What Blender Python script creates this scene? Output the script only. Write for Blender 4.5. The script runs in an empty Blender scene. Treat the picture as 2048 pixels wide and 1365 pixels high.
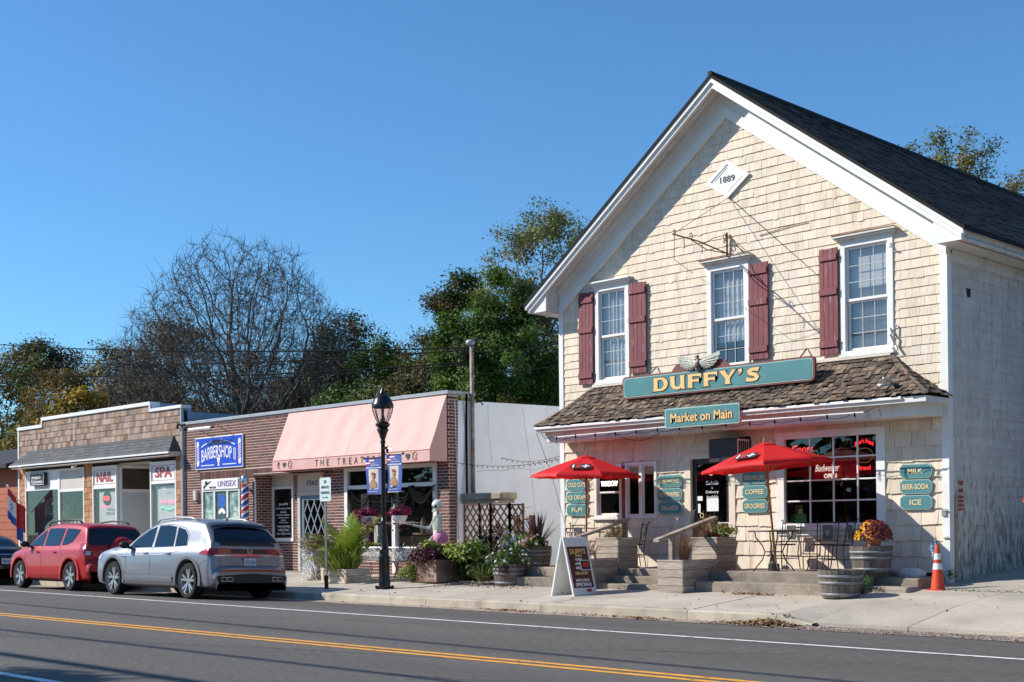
import bpy, math, random
import numpy as np
from mathutils import Vector, Matrix
sc = bpy.context.scene
COL = sc.collection
R = math.radians
# ---------------------------------------------------------------- camera
EYE = 1.42
cd = bpy.data.cameras.new('camera'); cam = bpy.data.objects.new('camera', cd); COL.objects.link(cam)
cam.matrix_world = Matrix.Translation((0, 0, EYE)) @ Matrix.Rotation(R(45.0), 4, 'Z') @ Matrix.Rotation(R(90), 4, 'X') @ Matrix.Rotation(-0.0111, 4, 'Z')
cd.sensor_width = 36; cd.lens = 45.79; cd.shift_y = 0.1814; cd.clip_start = 0.1; cd.clip_end = 2000
sc.camera = cam
# ---------------------------------------------------------------- sun, sky, exposure
SUN = Vector((0.62, 0.52, -0.585)).normalized()          # the way the light travels
elev = math.asin(-SUN.z)
w = bpy.data.worlds.new('World'); sc.world = w; w.use_nodes = True
nt = w.node_tree; bg = nt.nodes['Background']
sky = nt.nodes.new('ShaderNodeTexSky'); sky.sky_type = 'NISHITA'; sky.sun_disc = False
sky.sun_elevation = elev
sky.sun_rotation = math.atan2(-SUN.x, -SUN.y)
sky.altitude = 0; sky.air_density = 1.0; sky.dust_density = 0.0; sky.ozone_density = 1.6
tint = nt.nodes.new('ShaderNodeMix'); tint.data_type = 'RGBA'; tint.blend_type = 'MULTIPLY'; tint.inputs[0].default_value = 1; tint.inputs[7].default_value = (.63, 1.08, 1.42, 1)
nt.links.new(sky.outputs[0], tint.inputs[6]); nt.links.new(tint.outputs[2], bg.inputs[0]); bg.inputs[1].default_value = 0.093
sd = bpy.data.lights.new('sun', 'SUN'); sd.energy = 5.0; sd.angle = R(0.53); sd.color = (1.0, 0.94, 0.85)
so = bpy.data.objects.new('sun', sd); COL.objects.link(so)
so.rotation_euler = SUN.to_track_quat('-Z', 'Y').to_euler(); so.location = (-20, -10, 30)
sc.view_settings.view_transform = 'Standard'; sc.view_settings.look = 'None'
sc.view_settings.exposure = 0.30; sc.view_settings.gamma = 1.0; sc.view_settings.use_curve_mapping = False
sc.render.engine = 'CYCLES'
sc.cycles.max_bounces = 6; sc.cycles.transparent_max_bounces = 12
rng = random.Random(7)
# ---------------------------------------------------------------- materials
MATS = {}
def _n(nt, t, **k):
    n = nt.nodes.new(t)
    for a, b in k.items(): setattr(n, a, b)
    return n
def pm(name, col, rough=.6, metal=0., var=0., vs=3., stretch=(1, 1, 1), bump=0., bs=40., bst=(1, 1, 1), attr=False, spec=.5,
       coat=0., dirt=None, dirt_amt=0., dirt_s=1.5, dirt_st=(1, 1, 1), dirt_sharp=.12, emit=0., alpha=1., transl=0., rvar=0., fine=0., fs=60., trans=0.):
    """procedural material: noise-varied colour, optional per-piece colour attribute, stain layer, bump"""
    m = bpy.data.materials.new(name); m.use_nodes = True; nt = m.node_tree; L = nt.links.new
    b = nt.nodes['Principled BSDF']; out = nt.nodes['Material Output']
    b.inputs['Roughness'].default_value = rough; b.inputs['Metallic'].default_value = metal
    b.inputs['Specular IOR Level'].default_value = spec
    if coat: b.inputs['Coat Weight'].default_value = coat; b.inputs['Coat Roughness'].default_value = .04
    if trans: b.inputs['Transmission Weight'].default_value = trans
    tc = _n(nt, 'ShaderNodeTexCoord')
    def noise(scale, st, det=4., src='Object'):
        mp = _n(nt, 'ShaderNodeMapping'); mp.inputs['Scale'].default_value = st; L(tc.outputs[src], mp.inputs[0])
        n = _n(nt, 'ShaderNodeTexNoise'); n.inputs['Scale'].default_value = scale; n.inputs['Detail'].default_value = det
        L(mp.outputs[0], n.inputs['Vector']); return n.outputs[0]
    cur = None
    rgb = _n(nt, 'ShaderNodeRGB'); rgb.outputs[0].default_value = (*col, 1); cur = rgb.outputs[0]
    if attr:
        at = _n(nt, 'ShaderNodeAttribute'); at.attribute_name = 'Col'
        mx = _n(nt, 'ShaderNodeMix', data_type='RGBA', blend_type='MULTIPLY'); mx.inputs[0].default_value = 1
        L(cur, mx.inputs[6]); L(at.outputs[0], mx.inputs[7]); cur = mx.outputs[2]
    def mul(fac_out, lo, hi, cur):
        mr = _n(nt, 'ShaderNodeMapRange'); L(fac_out, mr.inputs[0]); mr.inputs[1].default_value = .3; mr.inputs[2].default_value = .7
        mr.inputs[3].default_value = lo; mr.inputs[4].default_value = hi
        mx = _n(nt, 'ShaderNodeVectorMath', operation='SCALE'); L(cur, mx.inputs[0]); L(mr.outputs[0], mx.inputs['Scale'])
        return mx.outputs[0]
    if var: cur = mul(noise(vs, stretch), 1 - var, 1 + var, cur)
    if fine: cur = mul(noise(fs, stretch, 2.), 1 - fine, 1 + fine, cur)
    if dirt is not None:
        f = noise(dirt_s, dirt_st, 6.)
        cr = _n(nt, 'ShaderNodeMapRange'); L(f, cr.inputs[0]); c = .62 - .25 * dirt_amt
        cr.inputs[1].default_value = c; cr.inputs[2].default_value = c + dirt_sharp; cr.inputs[4].default_value = .92
        mx = _n(nt, 'ShaderNodeMix', data_type='RGBA'); L(cr.outputs[0], mx.inputs[0]); L(cur, mx.inputs[6]); mx.inputs[7].default_value = (*dirt, 1)
        cur = mx.outputs[2]
    L(cur, b.inputs['Base Color'])
    if rvar:
        mr = _n(nt, 'ShaderNodeMapRange'); L(noise(vs * 2, stretch), mr.inputs[0]); mr.inputs[1].default_value = .3; mr.inputs[2].default_value = .7
        mr.inputs[3].default_value = max(0, rough - rvar); mr.inputs[4].default_value = min(1, rough + rvar); L(mr.outputs[0], b.inputs['Roughness'])
    if bump:
        bn = _n(nt, 'ShaderNodeBump'); bn.inputs['Strength'].default_value = 1; bn.inputs['Distance'].default_value = bump
        L(noise(bs, bst, 3.), bn.inputs['Height']); L(bn.outputs[0], b.inputs['Normal'])
    if emit:
        b.inputs['Emission Color'].default_value = (*col, 1); b.inputs['Emission Strength'].default_value = emit
    if alpha < 1: b.inputs['Alpha'].default_value = alpha
    if transl:
        t = _n(nt, 'ShaderNodeBsdfTranslucent'); L(cur, t.inputs[0]); ms = _n(nt, 'ShaderNodeMixShader'); ms.inputs[0].default_value = transl
        L(b.outputs[0], ms.inputs[1]); L(t.outputs[0], ms.inputs[2]); L(ms.outputs[0], out.inputs[0])
    MATS[name] = m
    return m
def glassmat(name, tint=(.02, .025, .03), opacity=.6, rough=.0, ior=1.5, refl=1.3):
    """a window pane: mirror-like Fresnel reflection over a see-through, tinted body"""
    m = bpy.data.materials.new(name); m.use_nodes = True; nt = m.node_tree; L = nt.links.new
    out = nt.nodes['Material Output']; nt.nodes.remove(nt.nodes['Principled BSDF'])
    tr = _n(nt, 'ShaderNodeBsdfTransparent'); k = 1 - opacity; tr.inputs[0].default_value = (k, k, k, 1)
    df = _n(nt, 'ShaderNodeBsdfDiffuse'); df.inputs[0].default_value = (*tint, 1)
    a = _n(nt, 'ShaderNodeMixShader'); a.inputs[0].default_value = .3 * opacity; L(tr.outputs[0], a.inputs[1]); L(df.outputs[0], a.inputs[2])
    gl = _n(nt, 'ShaderNodeBsdfGlossy'); gl.inputs['Roughness'].default_value = rough
    lw = _n(nt, 'ShaderNodeLayerWeight'); lw.inputs[0].default_value = .5
    pw = _n(nt, 'ShaderNodeMath', operation='POWER'); L(lw.outputs['Facing'], pw.inputs[0]); pw.inputs[1].default_value = 5
    mu = _n(nt, 'ShaderNodeMath', operation='MULTIPLY_ADD'); L(pw.outputs[0], mu.inputs[0]); mu.inputs[1].default_value = .95 * refl; mu.inputs[2].default_value = .05 * refl; mu.use_clamp = True
    b = _n(nt, 'ShaderNodeMixShader'); L(mu.outputs[0], b.inputs[0]); L(a.outputs[0], b.inputs[1]); L(gl.outputs[0], b.inputs[2])
    L(b.outputs[0], out.inputs[0]); return m
# ---------------------------------------------------------------- mesh builder
class MB:
    def __init__(s): s.v = []; s.f = []; s.c = []; s.m = []; s.col = (1, 1, 1); s.mi = 0; s.usec = False
    def add(s, vs, fs):
        o = len(s.v); s.v += [tuple(p) for p in vs]
        for f in fs: s.f.append(tuple(o + i for i in f)); s.c.append(s.col); s.m.append(s.mi)
        return s
    def box(s, x0, x1, y0, y1, z0, z1):
        return s.add([(x0, y0, z0), (x1, y0, z0), (x1, y1, z0), (x0, y1, z0), (x0, y0, z1), (x1, y0, z1), (x1, y1, z1), (x0, y1, z1)],
                     [(0, 3, 2, 1), (4, 5, 6, 7), (0, 1, 5, 4), (1, 2, 6, 5), (2, 3, 7, 6), (3, 0, 4, 7)])
    def bbox(s, x0, x1, y0, y1, z0, z1, b=.006):
        """box with bevelled edges"""
        b = min(b, (x1 - x0) * .45, (y1 - y0) * .45, (z1 - z0) * .45)
        vs = []
        for z, i in ((z0, b), (z0 + b, 0), (z1 - b, 0), (z1, b)):
            X0, X1, Y0, Y1 = x0 + i, x1 - i, y0 + i, y1 - i
            c = b if i == 0 else b * .4
            vs += [(X0 + c, Y0, z), (X1 - c, Y0, z), (X1, Y0 + c, z), (X1, Y1 - c, z), (X1 - c, Y1, z), (X0 + c, Y1, z), (X0, Y1 - c, z), (X0, Y0 + c, z)]
        fs = [tuple(range(7, -1, -1)), tuple(range(24, 32))]
        for k in range(3):
            for i in range(8): j = (i + 1) % 8; fs.append((k * 8 + i, k * 8 + j, k * 8 + 8 + j, k * 8 + 8 + i))
        return s.add(vs, fs)
    def prism(s, pts, d, ax='y', a0=0.):
        """closed 2-D outline (counter-clockwise) pushed from a0 to a0+d along ax"""
        n = len(pts)
        def mk(p, a): return (p[0], a, p[1]) if ax == 'y' else ((a, p[0], p[1]) if ax == 'x' else (p[0], p[1], a))
        return s.add([mk(p, a0) for p in pts] + [mk(p, a0 + d) for p in pts],
                     [tuple(range(n)), tuple(range(2 * n - 1, n - 1, -1))] + [(i, i + n, (i + 1) % n + n, (i + 1) % n) for i in range(n)])
    def quad(s, a, b, c, d): return s.add([a, b, c, d], [(0, 1, 2, 3)])
    def tube(s, pts, r, n=6, cap=True, r1=None):
        pts = [Vector(p) for p in pts]
        if len(pts) < 2: return s
        rs = r if isinstance(r, (list, tuple)) else [r + ((r1 if r1 is not None else r) - r) * i / (len(pts) - 1) for i in range(len(pts))]
        t = (pts[1] - pts[0]).normalized(); u = t.orthogonal().normalized(); vs = []
        for i, p in enumerate(pts):
            t2 = (pts[min(i + 1, len(pts) - 1)] - pts[max(i - 1, 0)])
            if t2.length > 1e-9: t2.normalize()
            else: t2 = t
            u = (u - t2 * u.dot(t2));
            u = u.normalized() if u.length > 1e-6 else t2.orthogonal().normalized()
            w_ = t2.cross(u); t = t2
            for k in range(n):
                a = 2 * math.pi * k / n; vs.append(p + (u * math.cos(a) + w_ * math.sin(a)) * rs[i])
        fs = []
        for i in range(len(pts) - 1):
            for k in range(n): j = (k + 1) % n; fs.append((i * n + k, i * n + j, i * n + n + j, i * n + n + k))
        if cap and n > 2: fs.append(tuple(range(n - 1, -1, -1))); fs.append(tuple(range((len(pts) - 1) * n, len(pts) * n)))
        return s.add(vs, fs)
    def lathe(s, prof, n=20, c=(0, 0, 0), ax='z', a0=0., a1=2 * math.pi):
        """profile of (radius, height) turned about an axis"""
        full = abs(a1 - a0 - 2 * math.pi) < 1e-6; m = n if full else n + 1; vs = []
        for r, h in prof:
            for k in range(m):
                a = a0 + (a1 - a0) * k / n; x, y = r * math.cos(a), r * math.sin(a)
                vs.append((c[0] + x, c[1] + y, c[2] + h) if ax == 'z' else ((c[0] + x, c[1] + h, c[2] + y) if ax == 'y' else (c[0] + h, c[1] + x, c[2] + y)))
        fs = []
        for i in range(len(prof) - 1):
            for k in range(n): j = (k + 1) % m; fs.append((i * m + k, i * m + j, i * m + m + j, i * m + m + k))
        return s.add(vs, fs)
    def ball(s, c, r, n=10, m=6, sx=1, sy=1, sz=1):
        vs = [(c[0], c[1], c[2] - r * sz)]; fs = []
        for i in range(1, m):
            a = -math.pi / 2 + math.pi * i / m
            for k in range(n): b = 2 * math.pi * k / n; vs.append((c[0] + r * sx * math.cos(a) * math.cos(b), c[1] + r * sy * math.cos(a) * math.sin(b), c[2] + r * sz * math.sin(a)))
        vs.append((c[0], c[1], c[2] + r * sz)); T = len(vs) - 1
        for k in range(n):
            j = (k + 1) % n; fs.append((0, 1 + j, 1 + k)); fs.append((T, 1 + (m - 2) * n + k, 1 + (m - 2) * n + j))
            for i in range(m - 2): fs.append((1 + i * n + k, 1 + i * n + j, 1 + i * n + n + j, 1 + i * n + n + k))
        return s.add(vs, fs)
    def xf(s, M, start=0):
        for i in range(start, len(s.v)): s.v[i] = tuple(M @ Vector(s.v[i]))
        return s
ORG = {}
def put(name, mb, mat, parent=None, label=None, cat=None, group=None, kind=None, loc=None, smooth=False, local=False, col=False, rotz=0., auto=None):
    """link one mesh object; world-coordinate vertices unless local=True"""
    if isinstance(mb, MB):
        me = bpy.data.meshes.new(name)
        o3 = ORG.get(parent.name, Vector((0, 0, 0))) if parent is not None else Vector(loc or (0, 0, 0))
        vs = mb.v if local else [(a - o3.x, b - o3.y, c - o3.z) for a, b, c in mb.v]
        me.from_pydata(vs, [], mb.f)
        for m_ in (mat if isinstance(mat, (list, tuple)) else [mat]): me.materials.append(m_)
        if any(mb.m): me.polygons.foreach_set('material_index', mb.m)
        if col:
            ca = me.color_attributes.new('Col', 'FLOAT_COLOR', 'CORNER'); arr = []
            for f, c in zip(mb.f, mb.c): arr += [c[0], c[1], c[2], 1.] * len(f)
            ca.data.foreach_set('color', arr)
        me.validate()
        if smooth: me.polygons.foreach_set('use_smooth', [True] * len(me.polygons))
        if auto: me.set_sharp_from_angle(angle=R(auto))
        me.update()
    else:
        me = mb
        if mat is not None and not len(me.materials): me.materials.append(mat)
    o = bpy.data.objects.new(name, me); COL.objects.link(o)
    if parent is not None: o.parent = parent; ORG[o.name] = ORG.get(parent.name, Vector((0, 0, 0)))
    else: o.location = Vector(loc or (0, 0, 0)); ORG[o.name] = Vector(loc or (0, 0, 0)) if not local else Vector((0, 0, 0))
    if rotz: o.rotation_euler = (0, 0, rotz)
    if label: o['label'] = label
    if cat: o['category'] = cat
    if group: o['group'] = group
    if kind: o['kind'] = kind
    return o
def thing(name, label, cat, loc=(0, 0, 0), group=None, rotz=0., local=False, kind=None):
    o = bpy.data.objects.new(name, None); COL.objects.link(o); o.location = loc; o.rotation_euler = (0, 0, rotz)
    o.empty_display_size = .1
    ORG[o.name] = Vector((0, 0, 0)) if local else Vector(loc)
    if label: o['label'] = label
    if cat: o['category'] = cat
    if group: o['group'] = group
    if kind: o['kind'] = kind
    return o
def dup(root, loc, rotz=None, label=None, group=None):
    kids = {}
    for o in bpy.data.objects: 
        if o.parent: kids.setdefault(o.parent.name, []).append(o)
    def cp(o, par):
        c = o.copy(); COL.objects.link(c)
        if par is not None: c.parent = par
        for k in kids.get(o.name, []): cp(k, c)
        return c
    r = cp(root, None); r.location = loc
    if rotz is not None: r.rotation_euler = (0, 0, rotz)
    if label: r['label'] = label
    if group: r['group'] = group
    return r
def rbox(mb, x0, x1, z0, z1, y0, y1, r=.05, n=4, chamfer=False):
    """panel with rounded corners in the x-z plane, thickness y0..y1"""
    pts = []
    for cx, cz, a0 in ((x1 - r, z0 + r, -90), (x1 - r, z1 - r, 0), (x0 + r, z1 - r, 90), (x0 + r, z0 + r, 180)):
        k = 1 if chamfer else n
        for i in range(k + 1): a = R(a0 + 90 * i / k); pts.append((cx + r * math.cos(a), cz + r * math.sin(a)))
    return mb.prism(pts, y1 - y0, 'y', y0)
def text_mesh(txt, h, font_off=0., ext=.004, shear=0., sx=1., align='CENTER', sp=1.):
    cu = bpy.data.curves.new('text', 'FONT'); cu.body = txt; cu.size = h * 1.38; cu.offset = font_off; cu.extrude = ext; cu.shear = shear
    cu.align_x = align; cu.align_y = 'CENTER'; cu.space_character = sp; cu.resolution_u = 3
    o = bpy.data.objects.new('t', cu); COL.objects.link(o); dg = bpy.context.evaluated_depsgraph_get(); dg.update()
    me = bpy.data.meshes.new_from_object(o.evaluated_get(dg)); bpy.data.objects.remove(o)
    M = Matrix.Rotation(R(90), 4, 'X') @ Matrix.Diagonal((sx, 1, 1, 1)); me.transform(M)   # stands up, reads from -y
    me.materials.clear(); return me
def text(txt, x, y, z, h, mat, parent, off=0., ext=.003, w=None, shear=0., sx=1., name='lettering', rotz=0., arc=0., sp=1., tilt=0.):
    """lettering facing -y centred at (x, y, z); h = cap height; w = total width"""
    me = text_mesh(txt, h, off, ext, shear, sx, sp=sp); n = len(me.vertices)
    if not n: return None
    co = np.empty(n * 3, 'f'); me.vertices.foreach_get('co', co); co = co.reshape(-1, 3)
    cx = (co[:, 0].max() + co[:, 0].min()) / 2; ww = co[:, 0].max() - co[:, 0].min(); co[:, 0] -= cx
    if w: co[:, 0] *= w / ww; ww = w
    hh = co[:, 2].max() - co[:, 2].min(); co[:, 2] -= (co[:, 2].max() + co[:, 2].min()) / 2
    if h: co[:, 2] *= h / hh
    if arc: co[:, 2] += arc * (1 - (2 * co[:, 0] / ww) ** 2)
    if tilt: co[:, 2] += co[:, 0] * tilt
    if rotz:
        c, s_ = math.cos(rotz), math.sin(rotz); X = co[:, 0] * c - co[:, 1] * s_; Y = co[:, 0] * s_ + co[:, 1] * c; co[:, 0] = X; co[:, 1] = Y
    o3 = ORG.get(parent.name, Vector((0, 0, 0)))
    co += np.array([x - o3.x, y - o3.y, z - o3.z], 'f')
    me.vertices.foreach_set('co', co.ravel()); me.update(); me.name = name
    return put(name, me, mat, parent)
def leafmesh(name, C, size, mat, parent=None, cols=None, up=.3, asp=.55, seed=1, N=None, T=None, **kw):
    """many small leaf-shaped faces (rhombus, slightly folded) at points C"""
    r = np.random.default_rng(seed); C = np.asarray(C, 'f'); n = len(C)
    if parent is not None: o3 = ORG.get(parent.name, Vector((0, 0, 0)))
    else: o3 = Vector(kw.get('loc') or (0, 0, 0))
    C = C - np.array([o3.x, o3.y, o3.z], 'f')
    if N is None: N = r.normal(size=(n, 3)); N[:, 2] = np.abs(N[:, 2]) + up
    N /= np.linalg.norm(N, axis=1)[:, None]
    if T is None: T = r.normal(size=(n, 3))
    T = T - N * (T * N).sum(1)[:, None]; T /= np.linalg.norm(T, axis=1)[:, None] + 1e-9
    B = np.cross(N, T); s = size * r.uniform(.6, 1.35, n) if np.isscalar(size) else size
    s = s[:, None]
    V = np.empty((n, 4, 3), 'f')
    V[:, 0] = C - T * s * .5; V[:, 1] = C + B * s * asp * .5 + N * s * .1; V[:, 2] = C + T * s * .5; V[:, 3] = C - B * s * asp * .5 + N * s * .1
    me = bpy.data.meshes.new(name); me.vertices.add(4 * n); me.vertices.foreach_set('co', V.ravel())
    me.loops.add(4 * n); me.loops.foreach_set('vertex_index', np.arange(4 * n, dtype='i'))
    me.polygons.add(n); me.polygons.foreach_set('loop_start', np.arange(0, 4 * n, 4, dtype='i')); me.polygons.foreach_set('loop_total', np.full(n, 4, 'i'))
    if cols is not None:
        cols = np.asarray(cols, 'f')
        if cols.ndim == 1: cols = np.tile(cols, (n, 1))
        cc = np.ones((n, 4, 4), 'f'); cc[:, :, :3] = cols[:, None, :]
        ca = me.color_attributes.new('Col', 'FLOAT_COLOR', 'CORNER'); ca.data.foreach_set('color', cc.ravel())
    me.update(calc_edges=True); me.materials.append(mat)
    return put(name, me, None, parent, **kw)
def merge_small(name, pieces, mat, parent, limit=300, key=None, nm=None):
    """pieces: list of (size, MB). The largest become objects of their own, the rest one 'stuff' part"""
    pieces.sort(key=lambda p: -p[0])
    for s_, mb in pieces[:limit]: put(name, mb, mat, parent, col=True)
    rest = MB()
    for s_, mb in pieces[limit:]:
        o = len(rest.v); rest.v += mb.v; rest.f += [tuple(i + o for i in f) for f in mb.f]; rest.c += mb.c; rest.m += mb.m
    if rest.f: put(nm or name + '_field', rest, mat, parent, col=True, kind='stuff')
def screen_size(a, p):
    """apparent size of an edge length a at point p (angle), to pick the pieces that show largest"""
    return a / max(.5, (Vector(p) - Vector((0, 0, EYE))).length)
# ================================================================ materials
M = {}
M['asphalt'] = pm('asphalt', (.102, .092, .081), .9, var=.2, vs=.5, stretch=(.16, 1.6, 1), fine=.55, fs=42, bump=.006, bs=120, dirt=(.135, .122, .108), dirt_amt=.5, dirt_s=.35, dirt_st=(.35, 1.2, 1), dirt_sharp=.5)
M['road_white'] = pm('road_white', (.78, .78, .75), .7, var=.06, dirt=(.3, .3, .29), dirt_amt=.3, dirt_s=9, fine=.08)
M['road_yellow'] = pm('road_yellow', (.80, .36, .035), .7, var=.1, dirt=(.2, .13, .06), dirt_amt=.3, dirt_s=9, fine=.1)
M['concrete'] = pm('concrete', (.47, .415, .345), .85, var=.1, vs=.8, fine=.1, fs=25, attr=True, bump=.002, bs=90, dirt=(.3, .27, .23), dirt_amt=.5, dirt_s=1.1, dirt_sharp=.3)
M['curb'] = pm('curb', (.44, .38, .30), .85, var=.12, vs=1.5, fine=.12, attr=True, bump=.003, bs=60, dirt=(.24, .21, .17), dirt_amt=.5, dirt_s=2.5, dirt_sharp=.25)
M['oldconc'] = pm('old_concrete', (.30, .25, .195), .9, var=.2, vs=2, fine=.22, fs=40, bump=.006, bs=50, attr=True, dirt=(.1, .09, .075), dirt_amt=.6, dirt_s=2.2, dirt_sharp=.3)
M['sand'] = pm('sand', (.33, .27, .22), .95, var=.15, vs=3, fine=.3, fs=50, bump=.006, bs=70)
M['soil'] = pm('soil', (.09, .075, .05), .95, var=.3, vs=1, fine=.3, bump=.02, bs=10)
M['gravel'] = pm('gravel', (.33, .28, .25), .9, var=.2, attr=True)
M['tar'] = pm('tar', (.03, .03, .032), .6, var=.1)
def gz(X, Y):
    """height of the pavement, which climbs from the kerb to the shop fronts"""
    t = min(1, max(0, (X + 24) / 8)); s = .045 + .03 * t
    z = .07 + (Y - 16.5) * s
    if -10.95 < X < -6.85:                       # driveway apron dips to the gutter
        e = min(1, (X + 10.95) / .45, (-6.85 - X) / .45); k = max(0., 1 - (Y - 16.5) / 1.7)
        z -= e * k * .125
    return z
def rz(Y):
    return -.038 * max(0., min(Y, 16.56) - 14.0)
def grid(xs, ys, f):
    mb = MB(); n = len(xs)
    for y in ys:
        for x in xs: mb.v.append((x, y, f(x, y)))
    for j in range(len(ys) - 1):
        for i in range(n - 1): mb.f.append((j * n + i, j * n + i + 1, (j + 1) * n + i + 1, (j + 1) * n + i)); mb.c.append((1, 1, 1)); mb.m.append(0)
    return mb
# ================================================================ ground sheets
gm = MB(); gm.quad((-700, -500, -.3), (400, -500, -.3), (400, 700, -.3), (-700, 700, -.3))
put('ground', gm, M['soil'], kind='structure', loc=(0, 0, -.3), label='earth under and beyond the street and the shops')
xs = [-300, -150, -90, -60, -45] + [-40 + i for i in range(0, 60)] + [30, 60]
put('road', grid(xs, [-4, 0, 5, 9.8, 13.3, 14, 15, 16, 16.56], lambda x, y: rz(y)), M['asphalt'], kind='structure', loc=(0, 9, 0), label='dark grey asphalt road in front of the shops')
def stripe(y, w_, m, name, label):
    put(name, grid([-300, -100, -60] + [-50 + 2 * i for i in range(40)], [y - w_ / 2, y + w_ / 2], lambda x, yy: rz(yy) + .004), m, kind='structure', loc=(0, y, 0), label=label)
put('edge_line', grid([-300, -60, -31.5, -14.7, -5.6, 20], [0, 1], lambda x, y: 0.002), M['road_white'], kind='structure', loc=(0, 13.3, 0), label='thin white edge line along the parking lane')
ob = bpy.data.objects['edge_line']
for v in ob.data.vertices:      # the far line runs very slightly out of parallel, as painted
    X = v.co.x; yc = 13.34 - .0235 * (X + 14.7) if X > -40 else 13.9; half = .05
    v.co.y = yc - 13.3 + (half if v.co.y > -12.8 else -half); v.co.z = rz(yc) + .005
stripe(9.79, .11, M['road_yellow'], 'centre_line', 'farther of the two yellow centre lines')
stripe(9.57, .11, M['road_yellow'], 'centre_line', 'nearer of the two yellow centre lines')
stripe(5.62, .12, M['road_white'], 'near_edge_line', 'white edge line at the bottom left of the view')
# sealed cracks wandering across the lanes
for k, (pts, lab) in enumerate([([(-19, 7.3), (-15.5, 8.2), (-12.6, 9.1), (-10.2, 9.5)], 'thin crack across the near lane'), ([(-19.2, 11.6), (-17, 12.2), (-14.8, 12.6), (-11.5, 13.0)], 'faint crack across the far lane'), ([(-10.5, 10.6), (-9.6, 11.4), (-8.6, 11.7), (-7.4, 12.5)], 'short crack near the white edge line at the right'), ([(-9.8, 8.1), (-8.7, 8.3), (-7.2, 8.9)], 'hairline crack below the yellow lines')]):
    mb = MB(); P_ = []
    for a, b in zip(pts[:-1], pts[1:]):
        for i in range(8): t = i / 8; P_.append((a[0] + (b[0] - a[0]) * t + rng.uniform(-.02, .02), a[1] + (b[1] - a[1]) * t + rng.uniform(-.02, .02)))
    for a, b in zip(P_[:-1], P_[1:]): mb.quad((a[0], a[1] - .008, .004), (b[0], b[1] - .008, .004), (b[0], b[1] + .008, .004), (a[0], a[1] + .008, .004))
    put('road_crack', mb, M['tar'], kind='structure', loc=(pts[0][0], pts[0][1], 0), label=lab)
# sandy gutter
def gut(x, y):
    return rz(min(y, 16.5)) + .006 + (.012 if y > 16.3 else 0)
def gedge(x): return 15.95 + .06 * math.sin(x * 1.3) + .04 * math.sin(x * 3.7) - (.3 if -10.5 < x < -5 else 0)
mb = MB(); xs = [-40 + .5 * i for i in range(90)]; n = len(xs)
for j in range(4):
    for x in xs: t = j / 3; y = gedge(x) * (1 - t) + 16.52 * t; mb.v.append((x, y, gut(x, y)))
for j in range(3):
    for i in range(n - 1): mb.f.append((j * n + i, j * n + i + 1, (j + 1) * n + i + 1, (j + 1) * n + i)); mb.c.append((1, 1, 1)); mb.m.append(0)
put('gutter', mb, M['sand'], kind='structure', loc=(-18, 16.2, 0), label='sandy gutter strip along the kerb')
# ================================================================ pavement slabs and kerb stones
side = thing('sidewalk', 'pale concrete pavement of large slabs in front of the shops', None, (-18, 18, 0), kind='structure')
base = grid([-70, -46] + [-45 + i for i in range(58)], [16.62, 17.5, 18.5, 19.5, 20.5, 20.72], lambda x, y: gz(x, y) - .09)
put('slab_bed', base, M['sand'], side)
def slab(x0, x1, y0, y1, c=1.):
    mb = MB(); k = rng.uniform(.9, 1.06) * c; mb.col = (k, k, k * rng.uniform(.97, 1.01)); g_ = .008; n = max(2, int((x1 - x0) / .5)); m = max(2, int((y1 - y0) / .5))
    X = [x0 + g_ + (x1 - x0 - 2 * g_) * i / n for i in range(n + 1)]; Y = [y0 + g_ + (y1 - y0 - 2 * g_) * j / m for j in range(m + 1)]
    dz = rng.uniform(-.003, .003)
    for y in Y:
        for x in X: mb.v.append((x, y, gz(x, y) + dz))
    for y in Y:
        for x in X: mb.v.append((x, y, gz(x, y) - .1))
    W = n + 1; T = W * (m + 1)
    for j in range(m):
        for i in range(n): mb.f.append((j * W + i, j * W + i + 1, (j + 1) * W + i + 1, (j + 1) * W + i))
    for i in range(n): mb.f.append((i, T + i, T + i + 1, i + 1)); a = m * W + i; mb.f.append((a, a + 1, T + a + 1, T + a))
    for j in range(m): a = j * W; mb.f.append((a, a + W, T + a + W, T + a)); a = j * W + n; mb.f.append((a, T + a, T + a + W, a + W))
    mb.c = [mb.col] * len(mb.f); mb.m = [0] * len(mb.f)
    put('slab', mb, M['concrete'], side, col=True)
xc = [-46, -44, -42, -40, -38, -36, -34, -32, -30, -28, -26.2, -24.6, -23.1, -21.6, -20.1, -18.6, -17.1, -15.6, -14.1, -12.6, -10.95, -8.9, -6.85, -5.3, -3.8, -1.5, 2, 6, 10]
for a, b in zip(xc[:-1], xc[1:]):
    slab(a, b, 16.64, 18.15)
    if a < -22.2: slab(a, b, 18.15, 20.7)
    else: slab(a, b, 18.15, 18.72 if b < -10.9 else 19.75)
for a, b in zip([-10.95, -8.9, -6.85, -4], [-8.9, -6.85, -4, 6]): slab(a, b, 19.75, 24)
mb = grid([-22.4, -21, -20, -19.1], [18.72, 19.5, 20.72, 24, 30], lambda x, y: gz(x, min(y, 20.7)) - .02)
put('gravel_bed', mb, M['sand'], kind='structure', loc=(-20.8, 20, .2), label='sandy ground in the alley between the two buildings')
mb = grid([-10.2, -4, 4, 12, 40], [20.72, 24, 30, 45], lambda x, y: gz(x, min(y, 21)) - .02)
put('driveway', mb, M['oldconc'], kind='structure', loc=(-5, 28, .3), label='paved driveway beside the shaded side wall')
kerb = thing('kerb', 'concrete kerb with a rounded top edge along the pavement', None, (-18, 16.55, 0), kind='structure')
x = -46.
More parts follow.
